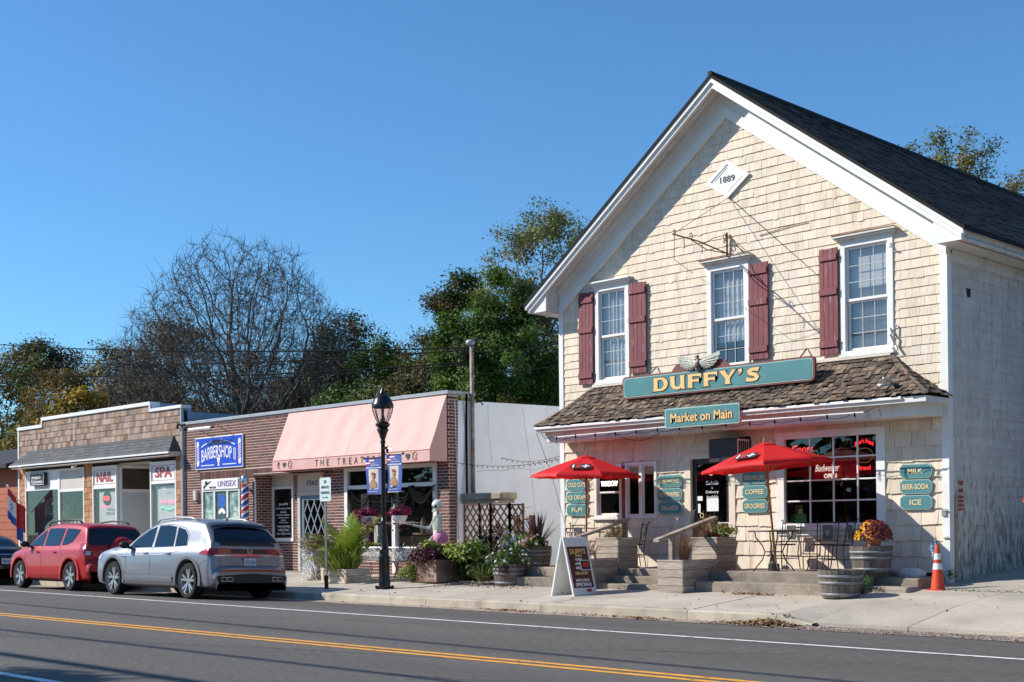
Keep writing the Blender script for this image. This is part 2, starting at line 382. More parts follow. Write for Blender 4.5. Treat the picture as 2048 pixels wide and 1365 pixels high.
while x < 10:
    L_ = rng.choice([2.9, 3.05, 3.2]); x1 = min(x + L_, 10)
    for lim in (-10.95, -6.85):
        if x < lim - .01 < x1: x1 = lim
    if x >= -10.96 and x < -6.9: x = x1; continue
    mb = MB(); k = rng.uniform(.88, 1.08); mb.col = (k, k, k * .98)
    z = lambda xx: gz(xx, 16.64) + .002
    pts = lambda xx: [(16.47, -.3), (16.49, z(xx) - .03), (16.515, z(xx) - .005), (16.545, z(xx)), (16.63, z(xx)), (16.63, -.3)]
    n = 6; S = []
    for i in range(n + 1): xx = x + .006 + (x1 - x - .012) * i / n; S.append([(xx, p[0], p[1]) for p in pts(xx)])
    vs = [p for s_ in S for p in s_]; fs = []
    for i in range(n):
        for k_ in range(5): fs.append((i * 6 + k_, i * 6 + 6 + k_, i * 6 + 7 + k_, i * 6 + k_ + 1))
    fs += [tuple(range(6)), tuple(range(n * 6 + 5, n * 6 - 1, -1))]
    mb.add(vs, fs); put('kerb_stone', mb, M['curb'], kerb, col=True)
    x = x1
# dropped ends of the kerb beside the apron and the apron's lip
for xa, xb, d in ((-10.95, -10.35, 1), (-6.85, -7.45, 1)):
    mb = MB(); mb.col = (1, 1, 1); N_ = 5; vs = []
    for i in range(N_ + 1):
        t = i / N_; xx = xa + (xb - xa) * t; zt = gz(xa + (.001 if xb > xa else -.001) * -1, 16.64) * (1 - t) + -.045 * t
        vs += [(xx, 16.47, -.3), (xx, 16.5, zt - .02), (xx, 16.53, zt), (xx, 16.64, max(zt, gz(xx, 16.64)) + .002)]
    fs = []
    for i in range(N_):
        for k_ in range(3):
            q = (i * 4 + k_, i * 4 + 4 + k_, i * 4 + 5 + k_, i * 4 + 1 + k_); fs.append(q if xb > xa else q[::-1])
    mb.add(vs, fs); put('kerb_end', mb, M['curb'], kerb, col=True)
# loose gravel, fallen leaves (nobody could count them)
def scatter_leaves(name, label, areas, cols, size=.055, seed=3):
    r = np.random.default_rng(seed); C = []; K = []
    for cx, cy, sx, sy, n, zf in areas:
        for i in range(n):
            x, y = r.normal(cx, sx), r.normal(cy, sy); z = zf(x, y) + r.uniform(.004, .03)
            C.append((x, y, z)); K.append(cols[r.integers(len(cols))])
    N = r.normal(size=(len(C), 3)) * .45; N[:, 2] = 1
    return leafmesh(name, C, size, M['deadleaf'], None, K, seed=seed, N=N, asp=.7, kind='stuff', label=label, loc=(areas[0][0], areas[0][1], 0))
M['deadleaf'] = pm('dead_leaf', (1, 1, 1), .8, attr=True, transl=.2)
BR = [(.3, .14, .06), (.22, .1, .05), (.38, .2, .08), (.18, .09, .05), (.3, .19, .12)]
fz = lambda x, y: (rz(min(y, 16.4)) + .012) if y < 16.48 else gz(x, y)
scatter_leaves('fallen_leaves', 'brown fallen leaves lying in the gutter and on the pavement',
    [(-16.3, 16.25, .35, .1, 130, fz), (-13.2, 16.1, .35, .09, 90, fz), (-14.3, 16.15, .6, .12, 40, fz), (-12.2, 16.1, .8, .1, 30, fz), (-12.75, 18.5, .28, .06, 120, fz), (-16, 16.1, 3, .15, 70, fz),
     (-9.5, 17.6, 2.2, .7, 30, fz), (-13, 17.4, 3, .5, 16, fz), (-16.2, 18.6, .4, .08, 40, fz), (-20.5, 17.5, 3, .5, 24, fz), (-18.2, 18.35, .3, .08, 20, fz), (-9, 15.7, 2, .2, 16, fz)], BR)
scatter_leaves('leaf_pile', 'heap of brown leaves and dry grass at the kerb end', [(-10.95, 16.2, .3, .13, 420, lambda x, y: fz(x, y) + max(0, .07 - .12 * abs(x + 10.95)) * rng.random())], BR + [(.2, .2, .08), (.25, .22, .1)], size=.07, seed=8)
r_ = np.random.default_rng(5); C = []
for i in range(2600):
    x, y = r_.uniform(-20.9, -18.6), r_.normal(18.95, .22); C.append((x, y, gz(x, y) + .005))
N = r_.normal(size=(len(C), 3)) * .5; N[:, 2] = 1; g0 = r_.uniform(.6, 1.4, (len(C), 1)) * np.array([[1., .95, .9]])
leafmesh('gravel', C, .035, M['gravel'], None, g0, N=N, asp=.9, kind='stuff', label='pinkish grey gravel beside the rusty planter', loc=(-20, 18.9, .2))
C = []
for i in range(9000):
    x = r_.uniform(-12, -4); y = r_.uniform(gedge(x), 16.5); C.append((x, y, gut(x, y) + .003))
N = r_.normal(size=(len(C), 3)) * .4; N[:, 2] = 1; g0 = r_.uniform(.5, 1.5, (len(C), 1)) * np.array([[.95, .9, .88]])
leafmesh('grit', C, .022, M['gravel'], None, g0, N=N, asp=.9, kind='stuff', label='loose grit in the gutter by the driveway apron', loc=(-8, 16, 0))
# ================================================================ shared building materials
M['cream'] = pm('cream_shingle_paint', (.72, .615, .485), .75, var=.07, vs=1.2, attr=True, fine=.1, fs=35, stretch=(1.6, 1.6, .12), bump=.004, bs=45, bst=(1.5, 1.5, .08), dirt=(.38, .3, .19), dirt_amt=.14, dirt_s=1.6, dirt_st=(2.2, 2.2, .5), dirt_sharp=.3)
M['white'] = pm('white_trim_paint', (.76, .75, .72), .5, var=.05, vs=1.5, fine=.03, dirt=(.6, .57, .52), dirt_amt=.16, dirt_s=2.2, dirt_sharp=.3, bump=.0015, bs=30)
M['oldwhite'] = pm('worn_white_paint', (.68, .66, .62), .65, var=.08, vs=2, fine=.06, dirt=(.45, .4, .33), dirt_amt=.25, dirt_s=5, dirt_st=(1, 1, .5), dirt_sharp=.2, bump=.003, bs=60)
def side_mat():
    """white painted shingles with mould that thickens towards the damp foot of the wall"""
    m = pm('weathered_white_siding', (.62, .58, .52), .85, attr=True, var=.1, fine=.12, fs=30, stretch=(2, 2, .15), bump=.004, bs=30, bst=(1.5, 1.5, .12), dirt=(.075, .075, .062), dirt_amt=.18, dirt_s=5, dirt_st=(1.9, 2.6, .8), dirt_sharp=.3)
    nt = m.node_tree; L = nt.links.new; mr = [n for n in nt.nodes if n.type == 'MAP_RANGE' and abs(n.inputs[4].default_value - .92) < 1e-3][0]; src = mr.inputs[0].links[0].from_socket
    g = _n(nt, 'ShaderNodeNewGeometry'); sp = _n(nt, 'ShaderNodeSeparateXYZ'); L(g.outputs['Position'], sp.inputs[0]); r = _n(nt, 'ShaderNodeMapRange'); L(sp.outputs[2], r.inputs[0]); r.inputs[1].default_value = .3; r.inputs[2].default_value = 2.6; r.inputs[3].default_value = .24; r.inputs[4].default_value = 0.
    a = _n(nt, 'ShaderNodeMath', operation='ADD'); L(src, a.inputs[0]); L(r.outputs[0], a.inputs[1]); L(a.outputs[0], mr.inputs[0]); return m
M['sidewhite'] = side_mat()
M['maroon'] = pm('maroon_shutter_paint', (.19, .045, .052), .65, var=.1, vs=2, fine=.12, fs=30, stretch=(2, 2, .15), dirt=(.3, .2, .19), dirt_amt=.06, dirt_s=9, dirt_st=(2.5, 2.5, .35), dirt_sharp=.08, bump=.002, bs=60, bst=(2, 2, .1))
M['roof'] = pm('black_asphalt_shingles', (.021, .023, .028), .85, var=.25, vs=4, fine=.45, fs=14, stretch=(1, .5, 1), attr=True, bump=.004, bs=90)
M['shake'] = pm('weathered_wood_shake', (.165, .128, .098), .85, attr=True, var=.12, fine=.25, fs=30, stretch=(1.6, .3, .3), bump=.006, bs=40, bst=(1.6, .25, .25))
M['teal'] = pm('teal_sign_paint', (.065, .22, .225), .45, var=.08, vs=3, fine=.04, dirt=(.1, .26, .27), dirt_amt=.3, dirt_s=3, dirt_sharp=.4)
M['tealpale'] = pm('pale_teal_border', (.33, .47, .44), .5, var=.06)
M['gold'] = pm('pale_yellow_lettering', (.78, .52, .21), .5, var=.05)
M['creamlet'] = pm('cream_lettering', (.68, .56, .33), .5, var=.05)
M['brownline'] = pm('brown_outline', (.055, .03, .015), .6)
M['signred'] = pm('maroon_sign_edge', (.17, .05, .045), .6, var=.12, fine=.1)
M['black'] = pm('black_metal', (.012, .012, .013), .4, spec=.5, var=.1)
M['blackiron'] = pm('dark_bronze_metal', (.03, .026, .023), .45, var=.15)
M['rust'] = pm('rusty_iron', (.2, .085, .035), .85, var=.3, vs=12, fine=.3)
M['wire'] = pm('black_cable', (.008, .008, .008), .9, spec=.1)
M['dark'] = pm('dark_interior', (.018, .017, .016), .8, var=.3)
M['interior'] = pm('dim_shop_interior', (.05, .042, .035), .8, var=.4, vs=2)
M['glass'] = glassmat('window_glass', (.02, .022, .025), .45)
M['glassclear'] = glassmat('clear_shop_glass', (.1, .1, .1), .08, refl=.9)
M['grille'] = pm('grey_grille', (.42, .46, .48), .5)
M['glassdark'] = glassmat('dark_shop_glass', (.01, .01, .012), .38)
M['glassblue'] = glassmat('upper_window_glass', (.4, .5, .6), .1, refl=1.5)
M['blind'] = pm('white_blind', (.66, .68, .67), .6, var=.05)
M['curtain'] = pm('white_curtain', (.62, .66, .68), .8, var=.25, vs=6, stretch=(3, 3, .2))
M['metal'] = pm('galvanised_metal', (.42, .43, .43), .4, metal=.8, var=.1)
M['paper'] = pm('white_paper', (.75, .75, .75), .7)
M['red'] = pm('red_paint', (.5, .02, .02), .5, var=.05)
M['whitep'] = pm('white_print', (.8, .8, .8), .5)
M['blackp'] = pm('black_print', (.015, .015, .018), .5)
M['neonred'] = pm('neon_red', (1., .03, .04), .4, emit=6.)
M['neonwhite'] = pm('neon_white', (1., .95, .85), .4, emit=2.2)
M['neongreen'] = pm('neon_green', (.1, .7, .4), .4, emit=1.)
M['neonpink'] = pm('neon_pink', (1., .25, .45), .4, emit=.9)
YF = 20.7; XL, XR = -19.16, -10.28; XM = -14.72; SL = .743
house = thing('wooden_store', 'two-storey cream shingled store with white gable trim and black roof', 'building', (XM, YF, .4))
wall = MB()
upper_open = [(-18.13, -17.2, 4.4, 6.46), (-15.23, -14.25, 4.4, 6.46), (-12.3, -11.26, 4.4, 6.46)]
lower_open = [(-18.22, -17.43, 1.57, 2.7), (-17.35, -16.52, 1.56, 2.72), (-15.81, -14.62, .3, 2.83), (-14.98, -14.25, 2.58, 3.08), (-13.66, -11.46, 1.36, 3.1)]
def spans(x0, x1, z0, z1, opens):
    S = [(x0, x1)]; zm0, zm1 = z0 + .02, z1 - .02
    for a, b, c, d in opens:
        if c < zm1 and d > zm0:
            T = []
            for s0, s1 in S:
                if b <= s0 or a >= s1: T.append((s0, s1)); continue
                if a > s0: T.append((s0, a))
                if b < s1: T.append((b, s1))
            S = T
    return S
def cells(x0, x1, z0, z1, opens):
    """what is left of one shingle course round the openings"""
    out = []; xs_ = sorted({x0, x1} | {min(max(v, x0), x1) for o in opens for v in o[:2]})
    run = None
    for a, b in zip(xs_[:-1], xs_[1:]):
        if b - a < .004: continue
        za, zb = z0, z1; m = (a + b) / 2
        for o in opens:
            if o[0] < m < o[1] and o[2] < z1 and o[3] > z0:
                if o[2] > z0 + .02: zb = min(zb, o[2])
                elif o[3] < z1 - .02: za = max(za, o[3])
                else: za = zb
        if zb - za < .02: run = None; continue
        if run and abs(run[2] - za) < 1e-4 and abs(run[3] - zb) < 1e-4 and abs(run[1] - a) < 1e-4: run[1] = b
        else: run = [a, b, za, zb]; out.append(run)
    return out
def walled(mb, x0, x1, zs, opens, y0, y1, bound=None):
    """solid wall built as strips round its openings"""
    for z0, z1 in zip(zs[:-1], zs[1:]):
        a, b = x0, x1
        if bound: a, b = bound(z1)
        for s0, s1 in spans(a, b, z0, z1, opens):
            if s1 - s0 > .005: mb.box(s0, s1, y0, y1, z0, z1)
gb = lambda z: (max(XL, XM - (9.75 - z) / SL), min(XR, XM + (9.75 - z) / SL))
zs = [.3, 1.36, 1.56, 1.57, 2.58, 2.7, 2.72, 2.83, 3.08, 3.1, 4.4, 6.2, 6.46]
walled(wall, XL + .02, XR - .02, zs, lower_open + upper_open, YF + .012, YF + .16)
gab = [(XL + .02, 6.46), (XL + .02, 6.44), (XR - .02, 6.44), (XR - .02, 6.46), (XM, 9.72)]
wall.prism([(XL + .02, 6.46), (XR - .02, 6.46), (XM + .02, 9.74), (XM - .02, 9.74)], .15, 'y', YF + .012)
front = put('front_wall', wall, M['dark'], house)
def shingle(x0, x1, z0, z1, y, th=.019, jit=.0025, c=1., lean=0.):
    """a wedge-shaped wall shingle, thick at the butt"""
    mb = MB(); k = c * rng.uniform(.93, 1.05); mb.col = (k, k * rng.uniform(.975, 1.01), k * rng.uniform(.93, 1.03))
    g_ = .002; a, b = x0 + g_, x1 - g_; j0, j1 = rng.uniform(-jit, jit), rng.uniform(-jit, jit); th *= rng.uniform(.85, 1.2)
    l = rng.uniform(-lean, lean)
    vs = [(a + l, y - th, z0 + j0), (b + l, y - th, z0 + j1), (b, y - .002, z1 + .03), (a, y - .002, z1 + .03), (a + l, y + .012, z0 + j0), (b + l, y + .012, z0 + j1), (b, y + .012, z1 + .03), (a, y + .012, z1 + .03)]
    mb.add(vs, [(0, 1, 2, 3), (0, 4, 5, 1), (1, 5, 6, 2), (0, 3, 7, 4)])
    return mb
pieces = []
z = 3.46
while z < 9.6:
    e = .166 * rng.uniform(.985, 1.015)
    a, b = gb(z + .05); a = max(a, XL + .1); b = min(b, XR - .1)
    for s0, s1, za, zb in cells(a, b, z, z + e, upper_open):
        x = s0
        while x < s1 - .001:
            w_ = rng.choice([.08, .1, .12, .14, .16, .18, .21]) * rng.uniform(.9, 1.1); x1 = min(x + w_, s1)
            if s1 - x1 < .05: x1 = s1
            if rng.random() < .03: z_off = rng.uniform(.01, .03)
            else: z_off = 0
            pieces.append((screen_size(min(x1 - x, e), (x, YF, z)), shingle(x, x1, za - (z_off if za == z else 0), zb - (.028 if zb < z + e - .001 else 0), YF, c=.93 if rng.random() < .05 else 1.)))
            x = x1
    z += e
z = .56
while z < 3.2:
    e = .272 * rng.uniform(.97, 1.03); e = min(e, 3.24 - z)
    for s0, s1, za, zb in cells(XL + .1, XR - .1, z, z + e, lower_open):
        x = s0
        while x < s1 - .001:
            w_ = rng.choice([.09, .12, .14, .17, .2, .24]) * rng.uniform(.9, 1.1); x1 = min(x + w_, s1)
            if s1 - x1 < .06: x1 = s1
            pieces.append((1 + screen_size(min(x1 - x, e), (x, YF, z)), shingle(x, x1, za, zb - (.028 if zb < z + e - .001 else 0), YF, th=.032, jit=.012, lean=.005, c=rng.choice((.9, .97, 1., 1., 1.04)))))
            x = x1
    z += e
merge_small('shingle', pieces, M['cream'], front, 230)
# ------------------------------------------------ shaded side wall
sw = MB(); sw.box(XR - .18, XR - .012, YF + .2, 38, .2, 6.3); sidewall = put('side_wall', sw, M['dark'], house)
pieces = []; pd = []; z = .34; k = 0
while z < 6.0:
    e = .170
    y = YF + .12
    while y < 29.5:
        w_ = rng.choice([.3, .45, .6, .8, 1.0]) * rng.uniform(.8, 1.2); y1 = min(y + w_, 29.6)
        mb = MB(); c = rng.uniform(.93, 1.04); mb.col = (c, c, c * 1.01); th = .014 * rng.uniform(.7, 1.4); X = XR
        mb.add([(X + th, y + .002, z), (X + th, y1 - .002, z), (X + .002, y1 - .002, z + e + .02), (X + .002, y + .002, z + e + .02), (X - .01, y + .002, z), (X - .01, y1 - .002, z)], [(0, 1, 2, 3), (4, 5, 1, 0), (0, 3, 4)])
        if abs(z - 5.27) < .09 and 20.9 < y < 21.4 and k < 1: y1 = y + .17; k = 1; y = y1; continue
        if True: pieces.append((screen_size(min(e, (y1 - y) * .6), (X, y, z)), mb))
        else: k += 1
        y = y1
    z += e
merge_small('shingle', pieces, M['sidewhite'], sidewall, 50, nm='side_shingle_field')
lw = MB(); lw.box(XL + .01, XL + .15, YF + .2, 38, .2, 6.3); lw.box(XL, XR, 37.9, 38, .2, 6.3)
put('far_side_wall', lw, pm('cream_side_wall', (.80, .77, .72), .8, var=.05), house)
# ------------------------------------------------ white trim
t = MB(); t.bbox(XR - .12, XR + .018, YF - .034, YF + .12, .38, 6.12); t.bbox(XR - .105, XR - .03, YF - .042, YF - .03, 5.98, 6.05)
put('corner_board', t, M['white'], house)
t = MB(); t.bbox(XL - .02, XL + .11, YF - .034, YF + .12, .5, 6.12); put('corner_board', t, M['white'], house)
def rake(mb, zt, zb, y0, y1, side, xe):
    """sloping board under the roof on one side; zt / zb = height of its top and bottom edge at the ridge"""
    s_ = side; x1 = XM + s_ * xe
    pts = [(XM, zt), (XM, zb), (x1, zb - SL * xe), (x1, zt - SL * xe)]
    if s_ > 0: pts = pts[::-1]
    pts = pts[::-1]
    mb.prism(pts, y1 - y0, 'y', y0)
OV = 4.98
for s_ in (-1, 1):
    mb = MB(); rake(mb, 9.92, 9.80, 20.17, 20.26, s_, OV); rake(mb, 9.80, 9.70, 20.21, 20.26, s_, OV - .05)
    put('rake_fascia', mb, M['white'], house)
    mb = MB(); rake(mb, 9.86, 9.83, 20.26, YF + .04, s_, OV - .02); rake(mb, 9.83, 9.80, 20.45, 20.5, s_, OV - .3); put('rake_soffit', mb, M['oldwhite'] if s_ < 0 else M['white'], house)
    xe = 4.42 if s_ < 0 else 4.46
    mb = MB(); rake(mb, 9.84, 9.42, YF - .05, YF + .04, s_, xe); rake(mb, 9.44, 9.23, YF - .075, YF + .04, s_, xe - .005); rake(mb, 9.84, 9.72, YF - .1, YF + .03, s_, xe)
    put('rake_frieze', mb, M['white'], house)
# eaves along both sides
for s_ in (-1, 1):
    xo = XM + s_ * (OV - .02); xi = XR if s_ > 0 else XL; a, b = sorted((xo, xi))
    mb = MB(); mb.box(a + .04, b - (0 if s_ < 0 else .0), 20.27, 38, 6.03, 6.06); put('eave_soffit', mb, M['oldwhite'], house)
    mb = MB(); p = [(xo, 6.2), (xo - s_ * .02, 6.14), (xo - s_ * .08, 6.06), (xo - s_ * .1, 6.03), (xo - s_ * .13, 6.03), (xo - s_ * .13, 6.2)]
    mb.prism([(q[0], q[1]) for q in (p if s_ < 0 else p[::-1])], 17.7, 'y', 20.262); put('eave_moulding', mb, M['oldwhite'], house)
    mb = MB(); xw = xi + s_ * .04; a2, b2 = sorted((xw, xi)); mb.box(a2, b2, YF + .1, 38, 5.82, 6.03); a2, b2 = sorted((xi + s_ * .06, xi)); mb.box(a2, b2, YF + .1, 38, 5.95, 6.0); put('side_frieze', mb, M['oldwhite'], house)
    # little return of the eave at the gable end
    mb = MB(); a, b = sorted((xo - s_ * .02, xi - s_ * .02)); zt = 6.2
    mb.prism([(a, 6.03), (b, 6.03), (b, 6.56 if s_ < 0 else 6.13), (a, 6.13 if s_ < 0 else 6.56)], .03, 'y', 20.26); put('eave_return', mb, M['white'], house)
    if s_ < 0: mb = MB(); mb.box(xi - .03, xi + .01, 20.25, YF + .02, 6.03, 6.58); put('eave_box_end', mb, M['oldwhite'], house)
# ------------------------------------------------ roof
rb = MB()
for s_ in (-1, 1):
    pts = [(XM, 9.955), (XM, 9.885), (XM + s_ * (OV + .03), 9.885 - SL * (OV + .03)), (XM + s_ * (OV + .03), 9.955 - SL * (OV + .03))]
    rb.prism(pts if s_ > 0 else pts[::-1], 18.0, 'y', 20.15)
roof = put('roof', rb, M['roof'], house)
rc = MB(); n = 46; Ls = OV * math.hypot(1, SL); cs, sn = 1 / math.hypot(1, SL), SL / math.hypot(1, SL)
for k in range(n):                                     # every course is a stepped strip of tabs on the visible slope
    u0 = Ls * k / n; u1 = Ls * (k + 1) / n + .012; y = 20.14
    while y < 38.1:
        w_ = rng.choice([.17, .3, .34]) if y < 30 else 1.2; y1 = min(y + w_, 38.12); c = rng.uniform(.75, 1.3) * (1.25 if rng.random() < .15 else 1); rc.col = (c, c, c * 1.03)
        def pt(u, h, yy): return (XM + u * cs + h * sn, yy, 9.958 - u * sn + h * cs)
        h0, h1 = .002, .013 + rng.choice([0, 0, .006])
        rc.add([pt(u0, h0, y), pt(u0, h0, y1), pt(u1, h1, y1), pt(u1, h1, y), pt(u1, 0, y1), pt(u1, 0, y)], [(3, 2, 1, 0), (2, 3, 5, 4)][0:2])
        y = y1
rc.tube([(XM, 20.14, 9.965), (XM, 38.1, 9.965)], .05, 6)
put('roof_shingle_field', rc, M['roof'], roof, col=True, kind='stuff')
# ------------------------------------------------ windows
def muntins(mb, x0, x1, z0, z1, nx, nz, y, w_=.013, d=.008):
    for i in range(1, nx): x = x0 + (x1 - x0) * i / nx; mb.box(x - w_ / 2, x + w_ / 2, y, y + d, z0, z1)
    for j in range(1, nz): z = z0 + (z1 - z0) * j / nz; mb.box(x0, x1, y + .001, y + d + .001, z - w_ / 2, z + w_ / 2)
def frame(mb, x0, x1, z0, z1, w_, y0, y1, wb=None, wt=None):
    wb = w_ if wb is None else wb; wt = w_ if wt is None else wt
    mb.bbox(x0, x0 + w_, y0, y1, z0, z1, .004); mb.bbox(x1 - w_, x1, y0, y1, z0, z1, .004)
    mb.bbox(x0 + w_, x1 - w_, y0 + .001, y1, z1 - wt, z1, .004); mb.bbox(x0 + w_, x1 - w_, y0 + .001, y1, z0, z0 + wb, .004)
def upper_window(x0, x1, label, back, capjit, worn):
    o = MB(); frame(o, x0, x1, 4.42, 6.46, .105, YF - .04, YF + .05, wb=.06, wt=.13); win = put('window', o, M['white'], house, label=label)
    c = MB(); c.bbox(x0 - .06, x1 + .06, YF - .12, YF + .01, 6.46, 6.5, .01); c.prism([(x0 - .1, 6.5), (x1 + .1, 6.5), (x1 + .1, 6.53), (x0 - .1, 6.53 + capjit)], .17, 'y', YF - .16); c.bbox(x0 - .03, x1 + .03, YF - .07, YF + .01, 6.42, 6.46)
    put('window_hood', c, M['white'] if not worn else M['oldwhite'], win)
    if worn: f = MB(); f.prism([(x0 - .09, 6.53), (x1 + .09, 6.53), (x1 + .09, 6.545), (x0 - .09, 6.555)], .14, 'y', YF - .165); put('rusty_flashing', f, M['rust'], win)
    s_ = MB(); s_.bbox(x0 - .02, x1 + .02, YF - .075, YF + .04, 4.36, 4.42, .008); s_.bbox(x0 + .02, x1 - .02, YF - .06, YF + .04, 4.42, 4.46, .004); put('sill', s_, M['white'], win)
    a, b = x0 + .105, x1 - .105; s1 = MB(); frame(s1, a, b, 5.36, 6.33, .045, YF + .005, YF + .05, wb=.05); put('upper_sash', s1, M['white'], win)
    s2 = MB(); frame(s2, a + .01, b - .01, 4.48, 5.38, .05, YF + .045, YF + .085); put('lower_sash', s2, M['white'], win)
    g_ = MB(); g_.box(a + .045, b - .045, YF + .028, YF + .032, 5.41, 6.28); put('pane', g_, M['glassblue'], win); g_ = MB(); g_.box(a + .06, b - .06, YF + .066, YF + .07, 4.53, 5.33); put('pane', g_, M['glassblue'], win)
    m_ = MB(); muntins(m_, a + .045, b - .045, 5.41, 6.28, 3, 3, YF + .012); put('grille', m_, M['grille'], win); m_ = MB(); muntins(m_, a + .06, b - .06, 4.53, 5.33, 3, 3, YF + .05); put('grille', m_, M['grille'], win)
    bk = MB()
    if back == 'blind':
        z = 4.5
        while z < 5.6: bk.add([(a, YF + .13, z), (b, YF + .13, z), (b, YF + .115, z + .022), (a, YF + .115, z + .022)], [(0, 1, 2, 3)]); z += .026
        bk.box(a, b, YF + .12, YF + .14, 5.6, 6.3); put('blind', bk, M['blind'], win)
    else:
        n = 40; x = a
        for i in range(n):
            xa, xb = a + (b - a) * i / n, a + (b - a) * (i + 1) / n; ya, yb = YF + .14 + .018 * math.sin(i * 1.1), YF + .14 + .018 * math.sin(i * 1.1 + 1.1)
            lo = 4.46 if back == 'curtain' else 4.95
            bk.quad((xa, ya, lo), (xb, yb, lo), (xb, yb, 6.32), (xa, ya, 6.32))
        put('curtain', bk, M['curtain'], win, smooth=True)
    return win
upper_window(-18.13, -17.2, 'left upper window with curtains behind its panes', 'curtain', .0, False)
upper_window(-15.23, -14.25, 'middle upper window under the rusty iron bracket', 'none', .0, True)
upper_window(-12.3, -11.26, 'right upper window with a blind and broken shutter hinges', 'blind', .004, True)
ub = MB(); ub.box(XL + .2, XR - .2, YF + 1.6, YF + 1.65, 3.6, 6.6); ub.box(XL + .2, XR - .2, YF + .2, YF + 1.6, 3.56, 3.6); put('room_wall', ub, M['interior'], house)
def shutter(x0, x1, z0, z1, label, lean=0.):
    s_ = MB(); n = 4; y = YF - .075
    S = put('shutter', MB().box(x0 + .02, x1 - .02, y + .028, y + .034, z0 + .02, z1 - .02), M['maroon'], house, label=label)
    w_ = (x1 - x0) / n
    for i in range(n):
        b_ = MB(); j = rng.uniform(-.006, .006); b_.bbox(x0 + i * w_ + .002, x0 + (i + 1) * w_ - .002, y, y + .028, z0 + j, z1 + rng.uniform(-.006, .006), .003); b_.xf(Matrix.Translation(((x0 + x1) / 2, y, z0)) @ Matrix.Rotation(lean, 4, 'Y') @ Matrix.Translation((-(x0 + x1) / 2, -y, -z0))); put('board', b_, M['maroon'], S)
    for zz in (z0 + .13, z0 + (z1 - z0) * .56, z1 - .22):
        b_ = MB(); b_.bbox(x0 + .005, x1 - .01, y - .028, y - .001, zz, zz + .12, .005); b_.xf(Matrix.Translation(((x0 + x1) / 2, y, z0)) @ Matrix.Rotation(lean, 4, 'Y') @ Matrix.Translation((-(x0 + x1) / 2, -y, -z0))); put('batten', b_, M['maroon'], S)
    h = MB()
    for zz in (z0 + .2, z1 - .2): h.box(x1 - .005, x1 + .04, y + .01, y + .02, zz, zz + .03)
    put('hinge', h, M['blackiron'], S)
shutter(-18.57, -18.17, 4.41, 6.35, 'maroon shutter left of the left window, tilting slightly', .012)
shutter(-17.17, -16.72, 4.53, 6.37, 'peeling maroon shutter right of the left window')
shutter(-14.23, -13.8, 4.52, 6.34, 'maroon shutter right of the middle window')
shutter(-12.7, -12.32, 4.45, 6.36, 'maroon shutter left of the right window')
bh = MB(); bh.tube([(-11.33, YF - .07, 6.3), (-11.3, YF - .1, 6.2), (-11.22, YF - .09, 6.17)], .012, 5); bh.tube([(-11.33, YF - .05, 4.8), (-11.27, YF - .12, 4.68), (-11.21, YF - .06, 4.48), (-11.16, YF - .1, 4.4)], .02, 5); bh.tube([(-11.25, YF - .1, 4.72), (-11.19, YF - .04, 4.84)], .012, 5)
put('broken_hinge', bh, M['metal'], house)
# ------------------------------------------------ 1889 plaque
pl = thing('date_plaque', 'white diamond-shaped plaque reading 1889 high in the gable', 'plaque', (-14.7, YF - .03, 8.05))
def dia(mb, s_, y0, y1): mb.prism([(-14.7, 8.05 - s_), (-14.7 + s_ * 1.38, 8.05), (-14.7, 8.05 + s_), (-14.7 - s_ * 1.38, 8.05)], y1 - y0, 'y', y0)
for s_, y0, nm in ((.37, -.045, 'frame'), (.25, -.034, 'inner_frame')):
    mb = MB(); mb2 = []
    q = [(-14.7, 8.05 - s_), (-14.7 + s_ * 1.38, 8.05), (-14.7, 8.05 + s_), (-14.7 - s_ * 1.38, 8.05)]; k = .76 if nm == 'frame' else .9
    for i in range(4):
        a, b = q[i], q[(i + 1) % 4]; ai = (-14.7 + (a[0] + 14.7) * k, 8.05 + (a[1] - 8.05) * k); bi = (-14.7 + (b[0] + 14.7) * k, 8.05 + (b[1] - 8.05) * k)
        mb.prism([a, b, bi, ai], .04, 'y', YF + y0 - .02)
    put(nm, mb, M['white'], pl)
mb = MB(); dia(mb, .35, YF - .045, YF - .015); put('board', mb, M['white'], pl)
text('1889', -14.7, YF - .05, 8.05, .12, M['blackp'], pl, w=.34, off=.001)
# ------------------------------------------------ pent roof of wooden shakes over the shop front
YE = 19.85; ZE, ZT = 3.53, 4.34; EL, ER = -19.13, -10.22; TL, TR = -18.19, -11.32
pent = thing('pent_roof', 'low hipped canopy roof of curling brown wood shakes over the shop front', 'canopy roof', (XM, YE, ZE))
def sag(t): return -.05 * math.sin(math.pi * t)
cb = MB(); n = 6; vs = []
for i in range(n + 1):
    t_ = i / n; z = ZE + (ZT - ZE) * t_ + sag(t_) - .02; y = YE + (YF - .02 - YE) * t_; a = EL + (TL - EL) * t_ + .02; b = ER + (TR - ER) * t_ - .02
    vs += [(a, YF - .01, z), (a, y, z), (b, y, z), (b, YF - .01, z)]
fs = []
for i in range(n):
    for k in range(3): fs.append((i * 4 + k, i * 4 + k + 1, i * 4 + k + 5, i * 4 + k + 4))
fs.append((3, 2, 1, 0)); cb.add(vs, fs)
deck = put('roof_deck', cb, M['dark'], pent)
SH = [(1.2, 1.1, 1.0), (.9, .88, .85), (.5, .47, .45), (.7, .65, .6), (1.05, .9, .74), (1.45, 1.35, 1.2), (.35, .33, .32), (.85, .75, .66), (.6, .57, .54)]
pieces = []; rows = 10
